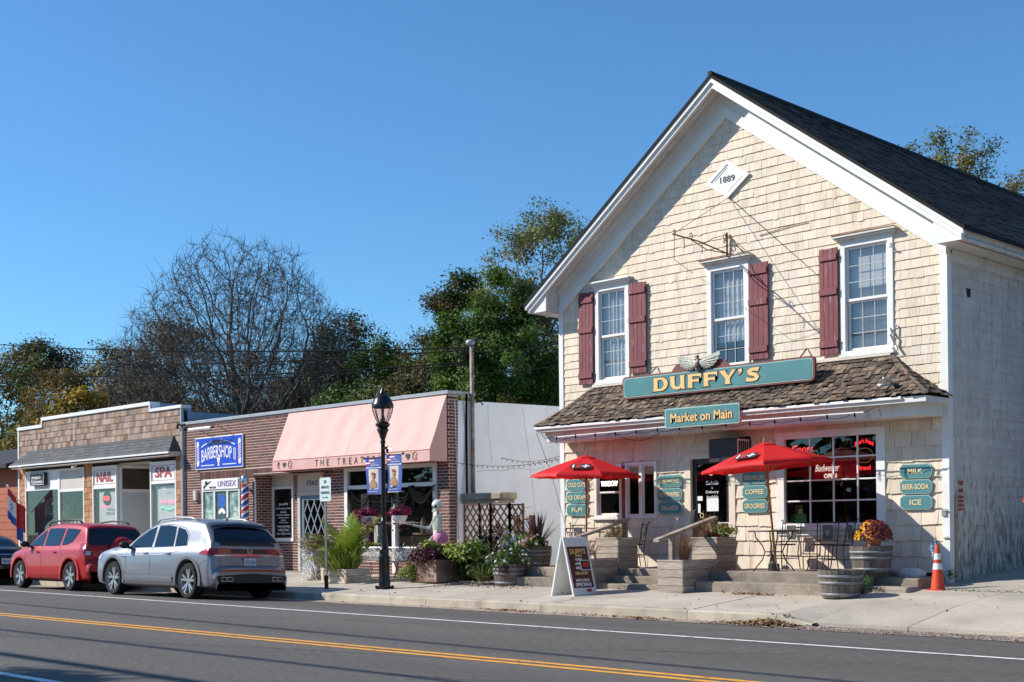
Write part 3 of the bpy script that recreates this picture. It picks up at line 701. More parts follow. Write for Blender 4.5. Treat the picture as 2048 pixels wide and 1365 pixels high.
def shake(p00, p10, p11, p01, nrm, lift):
    mb = MB(); c = rng.choice(SH); k = rng.uniform(.75, 1.15); mb.col = tuple(x_ * k for x_ in c); nrm = Vector(nrm)
    l0, l1, cup = lift * rng.uniform(.6, 2.4), .004, rng.uniform(-.006, .02)
    A = Vector(p00) + nrm * l0; B = Vector(p10) + nrm * (l0 + rng.uniform(-.006, .008)); C_ = Vector(p11) + nrm * l1; D = Vector(p01) + nrm * l1; th = nrm * .012
    Mi = (A + B) / 2 + nrm * cup
    mb.add([A, Mi, B, C_, D, A - th, Mi - th, B - th], [(0, 1, 3, 4), (1, 2, 3), (5, 6, 1, 0), (6, 7, 2, 1), (7, 3, 2), (0, 4, 5)])
    return mb
fr_n = Vector((0, -(ZT - ZE), YF - YE)).normalized(); rt_n = Vector((ZT - ZE, 0, TR * -1 + ER)).normalized(); lf_n = Vector((-(ZT - ZE), 0, TL - EL)).normalized()
for r in range(rows):
    t0 = r / rows - .012; t1 = min(1, (r + 1.5) / rows)
    P2 = lambda t_: (YE - .035 + (YF - YE + .035) * t_, ZE + (ZT - ZE) * t_ + sag(t_))
    y0, z0 = P2(t0); y1, z1 = P2(t1); a0, b0 = EL + (TL - EL) * t0, ER + (TR - ER) * t0; a1, b1 = EL + (TL - EL) * t1, ER + (TR - ER) * t1; x = a0 - .01
    while x < b0:
        w_ = rng.uniform(.07, .15); xe = min(x + w_, b0 + .01); j = rng.uniform(-.03, .02); sk = rng.uniform(-.012, .012)
        X0, X1 = max(x + .003, a0), min(xe - .003, b0); U0, U1 = min(max(X0 + sk, a1), b1), max(min(X1 + sk, b1), a1)
        if X1 > X0 and U1 >= U0: pieces.append((screen_size(w_, (x, y0, z0)), shake((X0, y0 + j * .7, z0 + j * .7), (X1, y0 + j * .7, z0 + j * .7), (U1, y1, z1), (U0, y1, z1), fr_n, .017)))
        x = xe
    for sd_, (E_, T_, nr) in ((1, (ER, TR, rt_n)), (-1, (EL, TL, lf_n))):
        y = y0
        X0 = E_ + (T_ - E_) * t0; X1 = E_ + (T_ - E_) * t1
        while y < YF - .01:
            w_ = rng.uniform(.07, .15); ye = min(y + w_, YF - .005); yu = max(y, y1)
            A, B, C_, D = (X0, y + .003, z0), (X0, ye - .003, z0), (X1, max(ye, yu), z1), (X1, yu, z1)
            if sd_ < 0: A, B, C_, D = B, A, D, C_
            pieces.append((screen_size(w_ * (.8 if sd_ > 0 else .1), (X0, y, z0)), shake(A, B, C_, D, nr, .017))); y = ye
merge_small('shake', pieces, M['shake'], deck, 300)
for (E_, T_, nm) in ((ER, TR, 'hip_cap'), (EL, TL, 'hip_cap')):
    for i in range(9):
        mb = MB(); c = rng.choice(SH); k = rng.uniform(1.0, 1.4); mb.col = tuple(x_ * k for x_ in c); s_ = 1 if E_ > XM else -1
        def hp(t_, o, up): return Vector((E_ + (T_ - E_) * t_ + o[0], YE + (YF - YE) * t_ + o[1], ZE + (ZT - ZE) * t_ + sag(t_) + up + .03 + rng.uniform(-.004, .004)))
        t0, t1 = i / 9 - .01, min(1, i / 9 + .16)
        for o in ((0, 0, -s_ * .1, 0), (0, 0, 0, .1)):
            d = Vector((o[2] * 1., o[3] * 1., 0)); mb.add([hp(t0, (0, 0), .025), hp(t1, (0, 0), .005), hp(t1, (d.x, d.y), .0), hp(t0, (d.x, d.y), .02)], [(0, 1, 2, 3)]); mb.add([hp(t0, (0, 0), .025), hp(t0, (d.x, d.y), .02), hp(t0, (d.x, d.y), -.0), hp(t0, (0, 0), .0)], [(0, 1, 2, 3)])
        put('hip_cap', mb, M['shake'], deck, col=True)
mb = MB(); mb.bbox(TL - .02, TR + .02, YF - .07, YF + .0, ZT - .02, ZT + .05, .01); put('ledge_board', mb, M['cream'], pent, col=True)
mb = MB(); mb.bbox(EL + .03, ER - .03, YE - .0, YE + .03, ZE - .13, ZE - .03, .004); mb.bbox(ER - .06, ER - .03, YE + .03, YF - .035, ZE - .13, ZE - .03, .004); mb.bbox(EL + .03, EL + .06, YE + .03, YF - .035, ZE - .13, ZE - .03, .004)
put('fascia', mb, M['oldwhite'], pent)
mb = MB(); mb.bbox(EL - .0, ER - .45, YE - .045, YE - .002, ZE - .075, ZE - .02, .01); put('drip_edge', mb, M['white'], pent)
mb = MB(); mb.box(EL + .06, ER - .06, YE + .03, YF - .035, ZE - .1, ZE - .075); put('soffit', mb, M['oldwhite'], pent)
mb = MB(); mb.bbox(-19.0, -10.36, YE + .22, YF - .036, 3.2, ZE - .1, .006); mb.bbox(-19.02, -10.34, YE + .19, YE + .215, 3.33, ZE - .1, .006); put('soffit_box', mb, M['oldwhite'], pent)
# ================================================================ ground floor of the store
bj = MB(); bj.prism([(-12.2, 2.0), (-11.75, 1.95), (-11.7, 2.12), (-11.95, 2.2)], .3, 'y', YF + .5); put('blue_jug', bj, pm('blue_plastic', (.02, .08, .4), .4), house)
room = MB()
room.quad((XL + .2, YF + 3.2, .5), (XR - .2, YF + 3.2, .5), (XR - .2, YF + 3.2, 3.3), (XL + .2, YF + 3.2, 3.3)); room.box(XL + .2, XR - .2, YF + .17, YF + 3.2, .4, .56); room.box(XL + .2, XR - .2, YF + .17, YF + 3.2, 3.3, 3.36)
room.box(-16.3, -16.2, YF + .17, YF + 3.2, .5, 3.3)
put('shop_room', room, M['interior'], house)
sh = MB(); r2 = random.Random(4)
for k in range(5):
    z = .9 + .42 * k; sh.col = (.35, .3, .25); sh.box(-13.6, -11.3, YF + 1.6, YF + 1.9, z, z + .03)
    x = -13.6
    while x < -11.4:
        w_ = r2.uniform(.06, .16); sh.col = r2.choice([(.5, .1, .08), (.1, .2, .4), (.5, .45, .3), (.08, .3, .15), (.4, .3, .1), (.6, .6, .6), (.05, .05, .05)]); sh.box(x, x + w_ * .85, YF + 1.62, YF + 1.8, z + .03, z + .03 + r2.uniform(.12, .3)); x += w_
M['goods'] = pm('shop_goods', (.35, .35, .35), .5, attr=True)
put('goods_shelf', sh, M['goods'], house, col=True)
# big window of sixteen panes
bw = MB(); frame(bw, -13.68, -11.45, 1.36, 3.11, .17, YF - .045, YF + .06, wb=.06, wt=.13)
BW = put('window', bw, M['white'], house, label='large sixteen-pane shop window')
s_ = MB(); s_.bbox(-13.74, -11.38, YF - .13, YF + .03, 1.3, 1.37, .012); s_.bbox(-13.66, -11.46, YF - .055, YF + .03, 1.2, 1.3); put('sill', s_, M['oldwhite'], BW)
gx = [-13.51, -12.985, -12.497, -12.01, -11.62]; gx[0] = -13.5; gzs = [1.43, 1.83, 2.205, 2.61, 2.98]
m_ = MB()
for x in gx[1:-1]: m_.bbox(x - .016, x + .016, YF + .0, YF + .035, 1.42, 2.98, .004)
for z in gzs[1:-1]: m_.bbox(-13.51, -11.62, YF + .003, YF + .033, z - .014, z + .014, .004)
put('muntins', m_, M['white'], BW)
pane = None
for i in range(4):
    for j in range(4):
        p_ = MB(); p_.box(gx[i], gx[i + 1], YF + .016, YF + .02, gzs[j], gzs[j + 1]); put('pane', p_, M['glassdark'], BW)
# single-hung window and casement
w4 = MB(); frame(w4, -18.2, -17.44, 1.58, 2.7, .07, YF - .045, YF + .05, wb=.06); W4 = put('window', w4, M['white'], house, label='sash window behind the left umbrella')
m_ = MB(); frame(m_, -18.13, -17.51, 2.1, 2.63, .04, YF, YF + .03, wb=.035); put('upper_sash', m_, M['white'], W4); m_ = MB(); frame(m_, -18.12, -17.52, 1.64, 2.13, .04, YF + .03, YF + .055); put('lower_sash', m_, M['white'], W4)
p_ = MB(); p_.box(-18.1, -17.54, YF + .015, YF + .018, 2.13, 2.6); put('pane', p_, M['glassdark'], W4); p_ = MB(); p_.box(-18.1, -17.54, YF + .04, YF + .043, 1.67, 2.1); put('pane', p_, M['glass'], W4)
s_ = MB(); s_.bbox(-18.24, -17.4, YF - .08, YF + .02, 1.54, 1.58); put('sill', s_, M['oldwhite'], W4)
text('WINDOW', -17.82, YF + .012, 2.3, .11, M['neonwhite'], W4, w=.46, ext=.001, off=.003)
b_ = MB(); b_.bbox(-17.43, -17.36, YF - .05, YF + .03, 1.56, 2.66); put('brown_post', b_, M['rust'], house)
w5 = MB(); frame(w5, -17.35, -16.52, 1.56, 2.72, .06, YF - .045, YF + .05); w5.bbox(-16.98, -16.9, YF - .04, YF + .05, 1.6, 2.68); W5 = put('window', w5, M['white'], house, label='double casement window left of the door')
for a, b in ((-17.29, -16.98), (-16.9, -16.58)):
    m_ = MB(); frame(m_, a, b, 1.62, 2.66, .035, YF - .01, YF + .02); put('casement', m_, M['white'], W5)
    p_ = MB(); p_.box(a + .03, b - .03, YF + .004, YF + .008, 1.65, 2.63); put('pane', p_, M['glassdark'], W5)
# door
dr = MB(); frame(dr, -15.82, -14.61, .58, 2.83, .15, YF - .04, YF + .05, wb=.01, wt=.12); D = put('door_casing', dr, M['cream'], house, col=True)
dd = MB(); frame(dd, -15.67, -14.76, .6, 2.71, .1, YF + .03, YF + .07, wb=.22, wt=.1); DO = put('door', dd, M['black'], house, label='black glazed entrance door')
p_ = MB(); p_.box(-15.57, -14.86, YF + .045, YF + .05, .82, 2.61); put('pane', p_, M['glassdark'], DO)
h_ = MB(); h_.tube([(-15.6, YF + .03, 1.45), (-15.6, YF - .03, 1.47), (-15.6, YF - .03, 1.7), (-15.6, YF + .03, 1.72)], .012, 6); put('handle', h_, M['metal'], DO)
n_ = MB(); n_.lathe([(0, 0), (.055, 0), (.055, .003), (0, .003)], 20, (-15.22, YF + .03, 2.43), 'y'); put('round_sticker', n_, M['gold'], DO)
text('Curbside', -15.2, YF + .036, 2.235, .075, M['whitep'], DO, w=.3, ext=.001); text('&', -15.2, YF + .036, 2.14, .045, M['whitep'], DO, ext=.001); text('Delivery', -15.2, YF + .036, 2.05, .075, M['whitep'], DO, w=.3, ext=.001); text('Available', -15.2, YF + .036, 1.96, .06, M['whitep'], DO, w=.28, ext=.001)
n_ = MB(); n_.box(-15.33, -15.05, YF + .028, YF + .032, 1.68, 1.93); put('notice', n_, M['paper'], DO); n_ = MB(); n_.box(-15.55, -15.43, YF + .026, YF + .03, 1.89, 1.98); n_.box(-15.54, -15.48, YF + .026, YF + .03, 1.65, 1.83); put('notice', n_, M['paper'], DO)
n_ = MB(); n_.lathe([(.035, 0), (.05, 0), (.05, .003), (.035, .003)], 20, (-15.45, YF + .026, 1.6), 'y'); put('oval_sticker', n_, M['creamlet'], DO)
n_ = MB(); n_.box(-15.07, -14.8, YF + .02, YF + .024, 1.24, 1.46); S_ = put('red_notice', n_, M['paper'], DO); n_ = MB(); n_.box(-15.055, -14.815, YF + .017, YF + .019, 1.255, 1.445); put('red_notice_print', n_, M['blackp'], S_)
text('WE ARE', -14.935, YF + .014, 1.39, .05, M['red'], DO, w=.18, ext=.001, off=.003); text('OPEN', -14.935, YF + .014, 1.31, .06, M['red'], DO, w=.2, ext=.001, off=.003)
# air conditioner above the door
ac = thing('air_conditioner', 'dark window air conditioner above and right of the black door', 'air conditioner', (-14.6, YF - .25, 2.58))
b_ = MB(); b_.bbox(-14.94, -14.3, YF - .42, YF + .1, 2.6, 3.05, .01); put('casing', b_, pm('dark_maroon', (.03, .018, .022), .5, var=.2), ac)
b_ = MB(); b_.bbox(-14.3, -14.285, YF - .4, YF - .02, 2.62, 3.03, .004); put('side_frame', b_, M['oldwhite'], ac); b_ = MB()
for k in range(5): b_.box(-14.285, -14.275, YF - .37 + .065 * k, YF - .33 + .065 * k, 2.66, 2.99)
put('louvre', b_, M['blackiron'], ac)
# neon and posters behind the big window
def neon(txt, x, z, h, m, w_, parent, **k): return text(txt, x, YF + .1, z, h, M[m], parent, w=w_, ext=.002, **k)
nn = thing('neon_sign', 'red neon beer script with LIGHT below it, upper left of the big window', 'neon sign', (-13.2, YF + .1, 2.7))
neon('Coors', -13.2, 2.8, .13, 'neonred', .46, nn, shear=.25); neon('LIGHT', -13.13, 2.67, .07, 'neonwhite', .3, nn)
nn = thing('neon_sign', 'lit beer sign reading OPEN on a red field in the big window', 'neon sign', (-12.6, YF + .12, 2.4))
b_ = MB(); b_.box(-12.98, -12.05, YF + .13, YF + .15, 2.22, 2.56); put('panel', b_, pm('lit_red_panel', (.5, .01, .02), .5, emit=.25), nn); neon('Budweiser', -12.68, 2.43, .13, 'neonwhite', .5, nn, shear=.3); neon('OPEN', -12.62, 2.28, .085, 'neonwhite', .26, nn, off=.004)
nn = thing('neon_sign', 'round red neon deli sign in the upper right of the big window', 'neon sign', (-11.78, YF + .1, 2.65))
neon("Boar's Head", -11.93, 2.82, .085, 'neonred', .36, nn, arc=.06); neon('Brand', -11.93, 2.4, .08, 'neonred', .24, nn)
rg = MB(); P_ = [(-11.93 + .17 * math.cos(a * .25), YF + .1, 2.62 + .13 * math.sin(a * .25)) for a in range(26)]; rg.tube(P_, .006, 5); put('ring', rg, pm('lit_ring', (.7, .5, .2), .5, emit=.5), nn); b_ = MB(); b_.ball((-11.93, YF + .12, 2.62), .1, 10, 6, 1.1, .2, .8); put('medallion', b_, M['rust'], nn)
b_ = MB(); b_.box(-13.45, -13.12, YF + .09, YF + .095, 1.44, 1.6); po = put('window_poster', b_, pm('green_poster', (.02, .35, .16), .5), house, None, None); text('SNAP EBT', -13.28, YF + .085, 1.54, .035, M['gold'], po, w=.24, ext=.0005)
b_ = MB(); b_.box(-13.38, -13.22, YF + .12, YF + .125, 1.6, 1.75); put('window_poster', b_, M['gold'], house)
# ------------------------------------------------ small octagonal signs
def board_sign(txt, x0, x1, z0, z1, label, let='creamlet', grp='teal signboards with clipped corners on the shop front'):
    t_ = thing('signboard', label, 'sign', ((x0 + x1) / 2, YF - .03, z0), grp); tilt = rng.uniform(-.008, .008)
    b_ = MB(); rbox(b_, x0, x1, z0, z1, YF - .062, YF - .034, .055, chamfer=True); b_.xf(Matrix.Translation(((x0 + x1) / 2, 0, z0)) @ Matrix.Rotation(tilt, 4, 'Y') @ Matrix.Translation((-(x0 + x1) / 2, 0, -z0))); put('board', b_, M['tealpale'], t_)
    b_ = MB(); rbox(b_, x0 + .013, x1 - .013, z0 + .013, z1 - .013, YF - .066, YF - .05, .05, chamfer=True); b_.xf(Matrix.Translation(((x0 + x1) / 2, 0, z0)) @ Matrix.Rotation(tilt, 4, 'Y') @ Matrix.Translation((-(x0 + x1) / 2, 0, -z0))); put('panel', b_, M['teal'], t_)
    text(txt, (x0 + x1) / 2, YF - .07, (z0 + z1) / 2, .095, M[let], t_, w=min(x1 - x0 - .1, .066 * len(txt) + .02), ext=.003, off=.0035)
for x0, x1, T3, wh in ((-18.97, -18.37, ('COLD CUTS', 'ICE CREAM', 'FILM'), 'left of the sash window'), (-16.47, -15.87, ('SANDWICHES', 'NEWSPAPERS', 'SALADS'), 'just left of the black door'),
                       (-14.43, -13.87, ('GROWLERS', 'COFFEE', 'GROCERIES'), 'behind the right umbrella pole'), (-11.16, -10.57, ('MILK', 'BEER-SODA', 'ICE'), 'right of the big window')):
    for k, s in enumerate(T3):
        z1 = 2.42 - .268 * k; board_sign(s, x0, x1, z1 - .245, z1, 'teal signboard reading %s, %s of three %s' % (s.replace('-', ' and '), ('top', 'middle', 'bottom')[k], wh))
# ------------------------------------------------ the main sign with custom drawn letters
YS = 20.2
ms = thing('main_sign', 'long teal store sign reading DUFFY\'S in yellow letters with maroon edge', 'sign', (-14.78, YS, 3.96))
def rp(x0, x1, z0, z1, y0, y1, r, m, nm): b_ = MB(); rbox(b_, x0, x1, z0, z1, y0, y1, r, 6); return put(nm, b_, m, ms)
rp(-17.0, -12.55, 3.96, 4.41, YS, YS + .07, .09, M['signred'], 'board'); rp(-16.965, -12.585, 3.99, 4.375, YS - .006, YS + .02, .075, M['tealpale'], 'border'); rp(-16.945, -12.605, 4.01, 4.36, YS - .012, YS + .01, .065, M['teal'], 'panel')
def stroke_poly(pts, ws):
    """outline of a stroke of varying width along a centre line"""
    L_, R_ = [], []
    for i, (x, z) in enumerate(pts):
        a = pts[max(i - 1, 0)]; b = pts[min(i + 1, len(pts) - 1)]; dx, dz = b[0] - a[0], b[1] - a[1]; l = math.hypot(dx, dz) or 1; nx, nz = -dz / l, dx / l; w_ = ws[i] / 2
        L_.append((x + nx * w_, z + nz * w_)); R_.append((x - nx * w_, z - nz * w_))
    return L_ + R_[::-1]
def arcp(cx, cz, rx, rz_, a0, a1, n=10): return [(cx + rx * math.cos(R(a0 + (a1 - a0) * i / n)), cz + rz_ * math.sin(R(a0 + (a1 - a0) * i / n))) for i in range(n + 1)]
GL = {
 'D': ([[(0, 0), (.06, .06), (.07, .5), (.06, .94), (0, 1), (.62, 1)] + arcp(.62, .5, .48, .5, 80, -80, 12) + [(.62, 0)], [(.36, .17), (.56, .17)] + arcp(.58, .5, .22, .33, -75, 75, 8) + [(.56, .83), (.36, .83)]], 1.1),
 'U': ([[(0, 1), (.06, .92), (.08, .42)] + arcp(.55, .4, .47, .42, 180, 270, 8)[1:] + [(.74, .02), (.84, .12), (.86, .0), (1.14, 0), (1.08, .08), (1.06, .92), (1.12, 1), (.72, 1), (.78, .92), (.79, .4)] + arcp(.58, .4, .2, .22, 0, -180, 8)[1:] + [(.37, .92), (.43, 1)]], 1.14),
 'F': ([[(0, 0), (.06, .06), (.07, .94), (0, 1), (1.0, 1), (.98, .66), (.86, .8), (.37, .84), (.37, .6), (.72, .6), (.82, .68), (.82, .32), (.72, .42), (.37, .42), (.37, .06), (.44, 0)]], .98),
 'Y': ([[(0, 1), (.05, .95), (.42, .42), (.42, .06), (.36, 0), (.82, 0), (.74, .06), (.74, .42), (1.1, .94), (1.16, 1), (.82, 1), (.85, .92), (.64, .58), (.42, .92), (.46, 1)]], 1.12),
 "'": ([[(.04, .96), (.3, 1), (.3, .8), (.1, .56), (.06, .58), (.16, .76), (.08, .8)]], .36),
 'S': ([stroke_poly([(.9, .82), (.8, .86), (.62, .87), (.4, .85), (.27, .74), (.3, .6), (.5, .53), (.7, .45), (.79, .3), (.72, .17), (.5, .12), (.28, .14), (.08, .2)], [.3, .27, .22, .24, .28, .28, .26, .28, .28, .24, .22, .25, .32])], 1.0)}
def glyphs(word, x0, z0, h, wtot, y, m, grow=0., nm='letter'):
    tot = sum(GL[c][1] for c in word) + .13 * (len(word) - 1); k = wtot / tot; x = x0
    for c in word:
        cu = bpy.data.curves.new('g', 'CURVE'); cu.dimensions = '2D'; cu.fill_mode = 'BOTH'; cu.extrude = .006; cu.offset = -grow
        for cont in GL[c][0]:
            sp = cu.splines.new('POLY'); sp.points.add(len(cont) - 1); sp.use_cyclic_u = True
            for p_, (a, b) in zip(sp.points, cont): p_.co = (x + a * k, z0 + b * h, 0, 1)
        o = bpy.data.objects.new('g', cu); COL.objects.link(o); dg = bpy.context.evaluated_depsgraph_get(); dg.update(); me = bpy.data.meshes.new_from_object(o.evaluated_get(dg)); bpy.data.objects.remove(o)
        me.transform(Matrix.Translation((0, y, 0)) @ Matrix.Rotation(R(90), 4, 'X')); me.transform(Matrix.Translation(-ORG[ms.name])); me.materials.clear(); me.name = nm; put(nm, me, m, ms); x += (GL[c][1] + .13) * k
glyphs("DUFFY'S", -16.2, 4.055, .262, 2.52, YS - .02, M['gold']); glyphs("DUFFY'S", -16.2, 4.055, .262, 2.52, YS - .0135, M['brownline'], grow=-.012, nm='letter_outline')
b_ = MB(); n = 14; pts = [(-15.75, 4.41)]
for i in range(n + 1): t_ = i / n; x = -15.72 + 1.3 * t_; pts.append((x, 4.45 + .15 * math.sin(math.pi * t_) ** .8 + (.015 if i % 3 == 0 else 0) + (.05 if i in (1, n - 1) else 0)))
pts.append((-14.38, 4.41)); b_.prism(pts[::-1], .03, 'y', YS + .01); put('scroll_board', b_, M['signred'], ms)
b_ = MB()
for x in (-16.5, -13.0): b_.tube([(x, YS + .07, 4.3), (x, YF - .02, 4.62)], .014, 5); b_.tube([(x, YS + .05, 3.98), (x, YS + .05, 3.75)], .014, 5)
put('bracket', b_, M['blackiron'], ms)
# eagle
eg = thing('eagle_ornament', 'small silver eagle with spread wings on top of the main sign', 'ornament', (-15.07, YS - .05, 4.36))
M['pewter'] = pm('pewter', (.17, .18, .16), .5, metal=.5, var=.3, vs=20, bump=.006, bs=60)
b_ = MB(); b_.ball((-15.07, YS - .05, 4.49), .07, 10, 8, .8, .7, 1.7); b_.ball((-15.06, YS - .08, 4.63), .036, 8, 6); b_.tube([(-15.09, YS - .09, 4.63), (-15.13, YS - .11, 4.615)], .014, 5, r1=.003); b_.prism([(-15.12, 4.36), (-15.02, 4.36), (-15.0, 4.42), (-15.14, 4.42)], .03, 'y', YS - .06); put('body', b_, M['pewter'], eg, smooth=True)
b_ = MB(); b_.ball((-15.07, YS - .1, 4.47), .042, 8, 6, 1, .5, 1.4); put('shield', b_, M['signred'], eg)
for s_ in (-1, 1):
    b_ = MB()
    for k in range(8):
        a = R(14 + 9 * k) ; l = .5 - .045 * k; sx = -15.07 + s_ * .04; b_.add([(sx, YS - .06, 4.56 - .012 * k), (sx + s_ * l * math.cos(R(24 - 12 * k)), YS - .03 - .002 * k, 4.56 + l * math.sin(R(24 - 12 * k)) * .75), (sx + s_ * (l - .03) * math.cos(R(12 - 12 * k)), YS - .045, 4.54 + l * math.sin(R(12 - 12 * k)) * .75), (sx, YS - .075, 4.52 - .012 * k)], [(0, 1, 2, 3), (3, 2, 1, 0)])
    put('wing', b_, M['pewter'], eg)
mk = thing('hanging_sign', 'teal sign reading Market on Main hung from the canopy edge', 'sign', (-14.72, 19.78, 3.27))
b_ = MB(); rbox(b_, -15.58, -13.86, 3.27, 3.645, 19.76, 19.795, .03); put('board', b_, M['tealpale'], mk); b_ = MB(); rbox(b_, -15.555, -13.885, 3.295, 3.62, 19.753, 19.78, .025); put('panel', b_, M['teal'], mk)
for o_, m_, yy in ((.004, 'gold', 19.742), (.013, 'signred', 19.748)): text('Market on Main', -14.72, yy, 3.455, .17 + o_ * 1.2, M[m_], mk, w=1.42 + o_ * 1.5, off=o_, ext=.003)
# ------------------------------------------------ string lights on a white rod
sl = thing('string_lights', 'row of clear bulbs hanging from a white rod under the canopy edge', 'string lights', (-15, 19.78, 3.3))
b_ = MB(); b_.tube([(-18.5, 19.79, 3.27), (-15, 19.8, 3.31), (-11.35, 19.79, 3.29)], .013, 6); put('rod', b_, M['white'], sl)
b_ = MB(); P_ = []
for i in range(61): t_ = i / 60; P_.append((-18.5 + 6.9 * t_, 19.785, 3.26 - .05 * abs(math.sin(t_ * 13 * math.pi / 1.0))))
b_.tube(P_, .005, 4); b_.tube([(-16.9 + .08 * i, 19.85 - 0, 3.24 - .16 * math.sin(math.pi * i / 15)) for i in range(16)], .006, 4)
b_.tube([(-18.95, 19.84, 3.4), (-18.8, 19.8, 3.26), (-18.5, 19.79, 3.27)], .006, 4); b_.tube([(-11.35, 19.79, 3.29), (-11.1, 19.83, 3.38), (-11.05, 19.84, 3.2)], .006, 4)
b_.tube([(-19.1, 19.86, 3.4), (-19.02, 20.2, 2.6), (-18.95, 20.66, 1.2)], .005, 4)
put('cable', b_, M['wire'], sl)
bulbm = glassmat('bulb_glass', (.7, .7, .65), .25)
for i in range(14):
    x = -18.45 + .533 * i; z = 3.19 + rng.uniform(-.01, .01); b_ = MB(); b_.lathe([(.002, .1), (.014, .1), (.017, .04), (.016, .03)], 8, (x, 19.785, z)); s = put('socket', b_, M['wire'], sl)
    b_ = MB(); b_.lathe([(.012, .035), (.026, 0), (.029, -.02), (.022, -.045), (.001, -.055)], 10, (x, 19.785, z)); put('bulb', b_, bulbm, s, smooth=True)
fl = thing('flood_light', 'pair of small silver flood lights on the right end of the canopy roof', 'light', (-10.95, 19.95, 3.75))
b_ = MB(); b_.ball((-10.85, 19.98, 3.72), .05, 8, 6); put('base', b_, M['blackiron'], fl)
for dx, dz in ((-.22, .0), (-.14, .12)):
    b_ = MB(); b_.tube([(-10.86, 19.95, 3.73), (-10.86 + dx * .6, 19.85, 3.73 + dz * .7), (-10.86 + dx, 19.8, 3.7 + dz)], [.018, .022, .05], 10); put('lamp_head', b_, M['metal'], fl, smooth=True)
# ------------------------------------------------ rusty wrought-iron bracket and its stay cables
ib = thing('iron_bracket', 'rusty wrought-iron sign bracket reaching out above the middle window', 'bracket', (-14.7, YF - .1, 6.55))
b_ = MB(); A = (-14.72, YF - .05, 6.62)
b_.tube([A, (-14.72, 19.75, 6.72), (-14.72, 18.95, 6.74)], .014, 5); b_.tube([(-14.72, YF - .02, 6.62), (-14.72, 20.0, 6.6), (-14.72, 19.5, 6.72)], .01, 5)
def curl(c, r, a0, a1, ax=(0, 1)): return [(c[0] + ax[0] * r * (1 - .05 * i) * math.cos(R(a0 + (a1 - a0) * i / 12)), c[1] + ax[1] * r * (1 - .05 * i) * math.cos(R(a0 + (a1 - a0) * i / 12)), c[2] + r * (1 - .05 * i) * math.sin(R(a0 + (a1 - a0) * i / 12))) for i in range(13)]
b_.tube(curl((-14.72, 19.0, 6.79), .05, -90, 200), .009, 4); b_.tube(curl((-14.72, 19.5, 6.8), .06, -90, 230), .009, 4); b_.tube(curl((-14.72, YF - .12, 6.82), .07, -90, 220), .011, 4)
b_.tube([(-14.72, YF - .06, 6.5), (-14.72, YF - .06, 7.02)], .02, 5); b_.tube(curl((-14.72, YF - .14, 6.93), .06, 90, -200), .01, 4); b_.tube([(-14.72, 19.9, 6.7), (-14.72, 20.2, 6.85), (-14.72, YF - .06, 6.98)], .009, 4)
b_.tube([(-14.72, 19.3, 6.74), (-14.72, 19.3, 6.55)], .008, 4); b_.tube([(-14.72, 19.85, 6.72), (-14.72, 19.85, 6.5)], .008, 4)
b_.tube([(-14.72, YF - .06, 6.98), (-14.4, YF - .2, 6.7), (-14.3, YF - .03, 6.55)], .008, 4); b_.tube([(-14.0, YF - .03, 6.85), (-13.3, YF - .03, 6.92), (-12.95, YF - .03, 6.93)], .008, 4)
put('ironwork', b_, M['rust'], ib)
b_ = MB(); b_.tube([(-14.7, YF - .05, 7.68), (-14.72, 19.0, 6.76)], .006, 4); b_.tube([(-14.72, 19.0, 6.78), (-14.95, 19.3, 6.35), (-15.5, YF - .1, 5.6 + .75)], .006, 4); put('stay_cable', b_, M['rust'], ib)
b_ = MB(); b_.tube([(-14.66, YF - .05, 7.68), (-12.65, YF - .02, 5.82)], .005, 4); put('stay_cable', b_, M['wire'], ib)
# ------------------------------------------------ concrete porch, steps, side blocks
porch = thing('concrete_porch', 'worn concrete porch with two steps along the store front', 'porch', (-14, 19.6, .2))
def conc(x0, x1, y0, y1, z0, z1, nm, b=.018):
    m_ = MB(); k = rng.uniform(.9, 1.08); m_.col = (k, k, k); m_.bbox(x0, x1, y0, y1, z0, z1, b); return put(nm, m_, M['oldconc'], porch, col=True)
conc(-19.15, -16.99, 19.2, YF + .04, .1, .59, 'porch_slab'); conc(-16.44, -14.64, 19.35, YF + .04, .1, .59, 'porch_slab'); conc(-14.08, -11.16, 19.1, YF + .04, .1, .59, 'porch_slab')
conc(-14.08, -11.2, 18.66, 19.09, .05, .415, 'step'); conc(-16.44, -14.64, 18.98, 19.34, .1, .46, 'step'); conc(-16.44, -14.64, 18.62, 18.97, .05, .33, 'step')
conc(-19.1, -16.99, 18.82, 19.19, .05, .4, 'step'); conc(-11.15, -10.36, 19.75, YF + .04, .1, .5, 'end_block'); conc(-11.14, -10.32, 19.3, 19.74, .1, .37, 'low_block', .03)
# ================================================================ brick building with the pink awning
M['brick'] = pm('dark_red_brick', (.135, .06, .05), .85, attr=True, var=.12, fine=.3, fs=40, bump=.004, bs=60)
M['mortar'] = pm('pinkish_mortar', (.62, .47, .40), .9, fine=.15)
M['stucco'] = pm('pale_grey_stucco', (.88, .90, .92), .85, var=.06, vs=1.2, fine=.05, dirt=(.78, .80, .81), dirt_amt=.3, dirt_s=1.4, dirt_st=(1, 2, .35), dirt_sharp=.3, bump=.005, bs=14)
M['awning'] = pm('pink_awning_canvas', (.76, .45, .395), .7, var=.03, vs=1, dirt=(.69, .40, .35), dirt_amt=.45, dirt_s=1.5, dirt_st=(3, 1, .5), dirt_sharp=.4, transl=.12)
M['coping'] = pm('grey_metal_coping', (.36, .38, .40), .45, metal=.3, var=.1, vs=4)
M['doorblue'] = pm('slate_blue_paint', (.12, .18, .24), .5, var=.08)
M['beige'] = pm('beige_board', (.55, .5, .45), .6, var=.05)
M['greendark'] = pm('dark_green_print', (.03, .06, .045), .6)
BL, BR_ = -34.6, -22.79
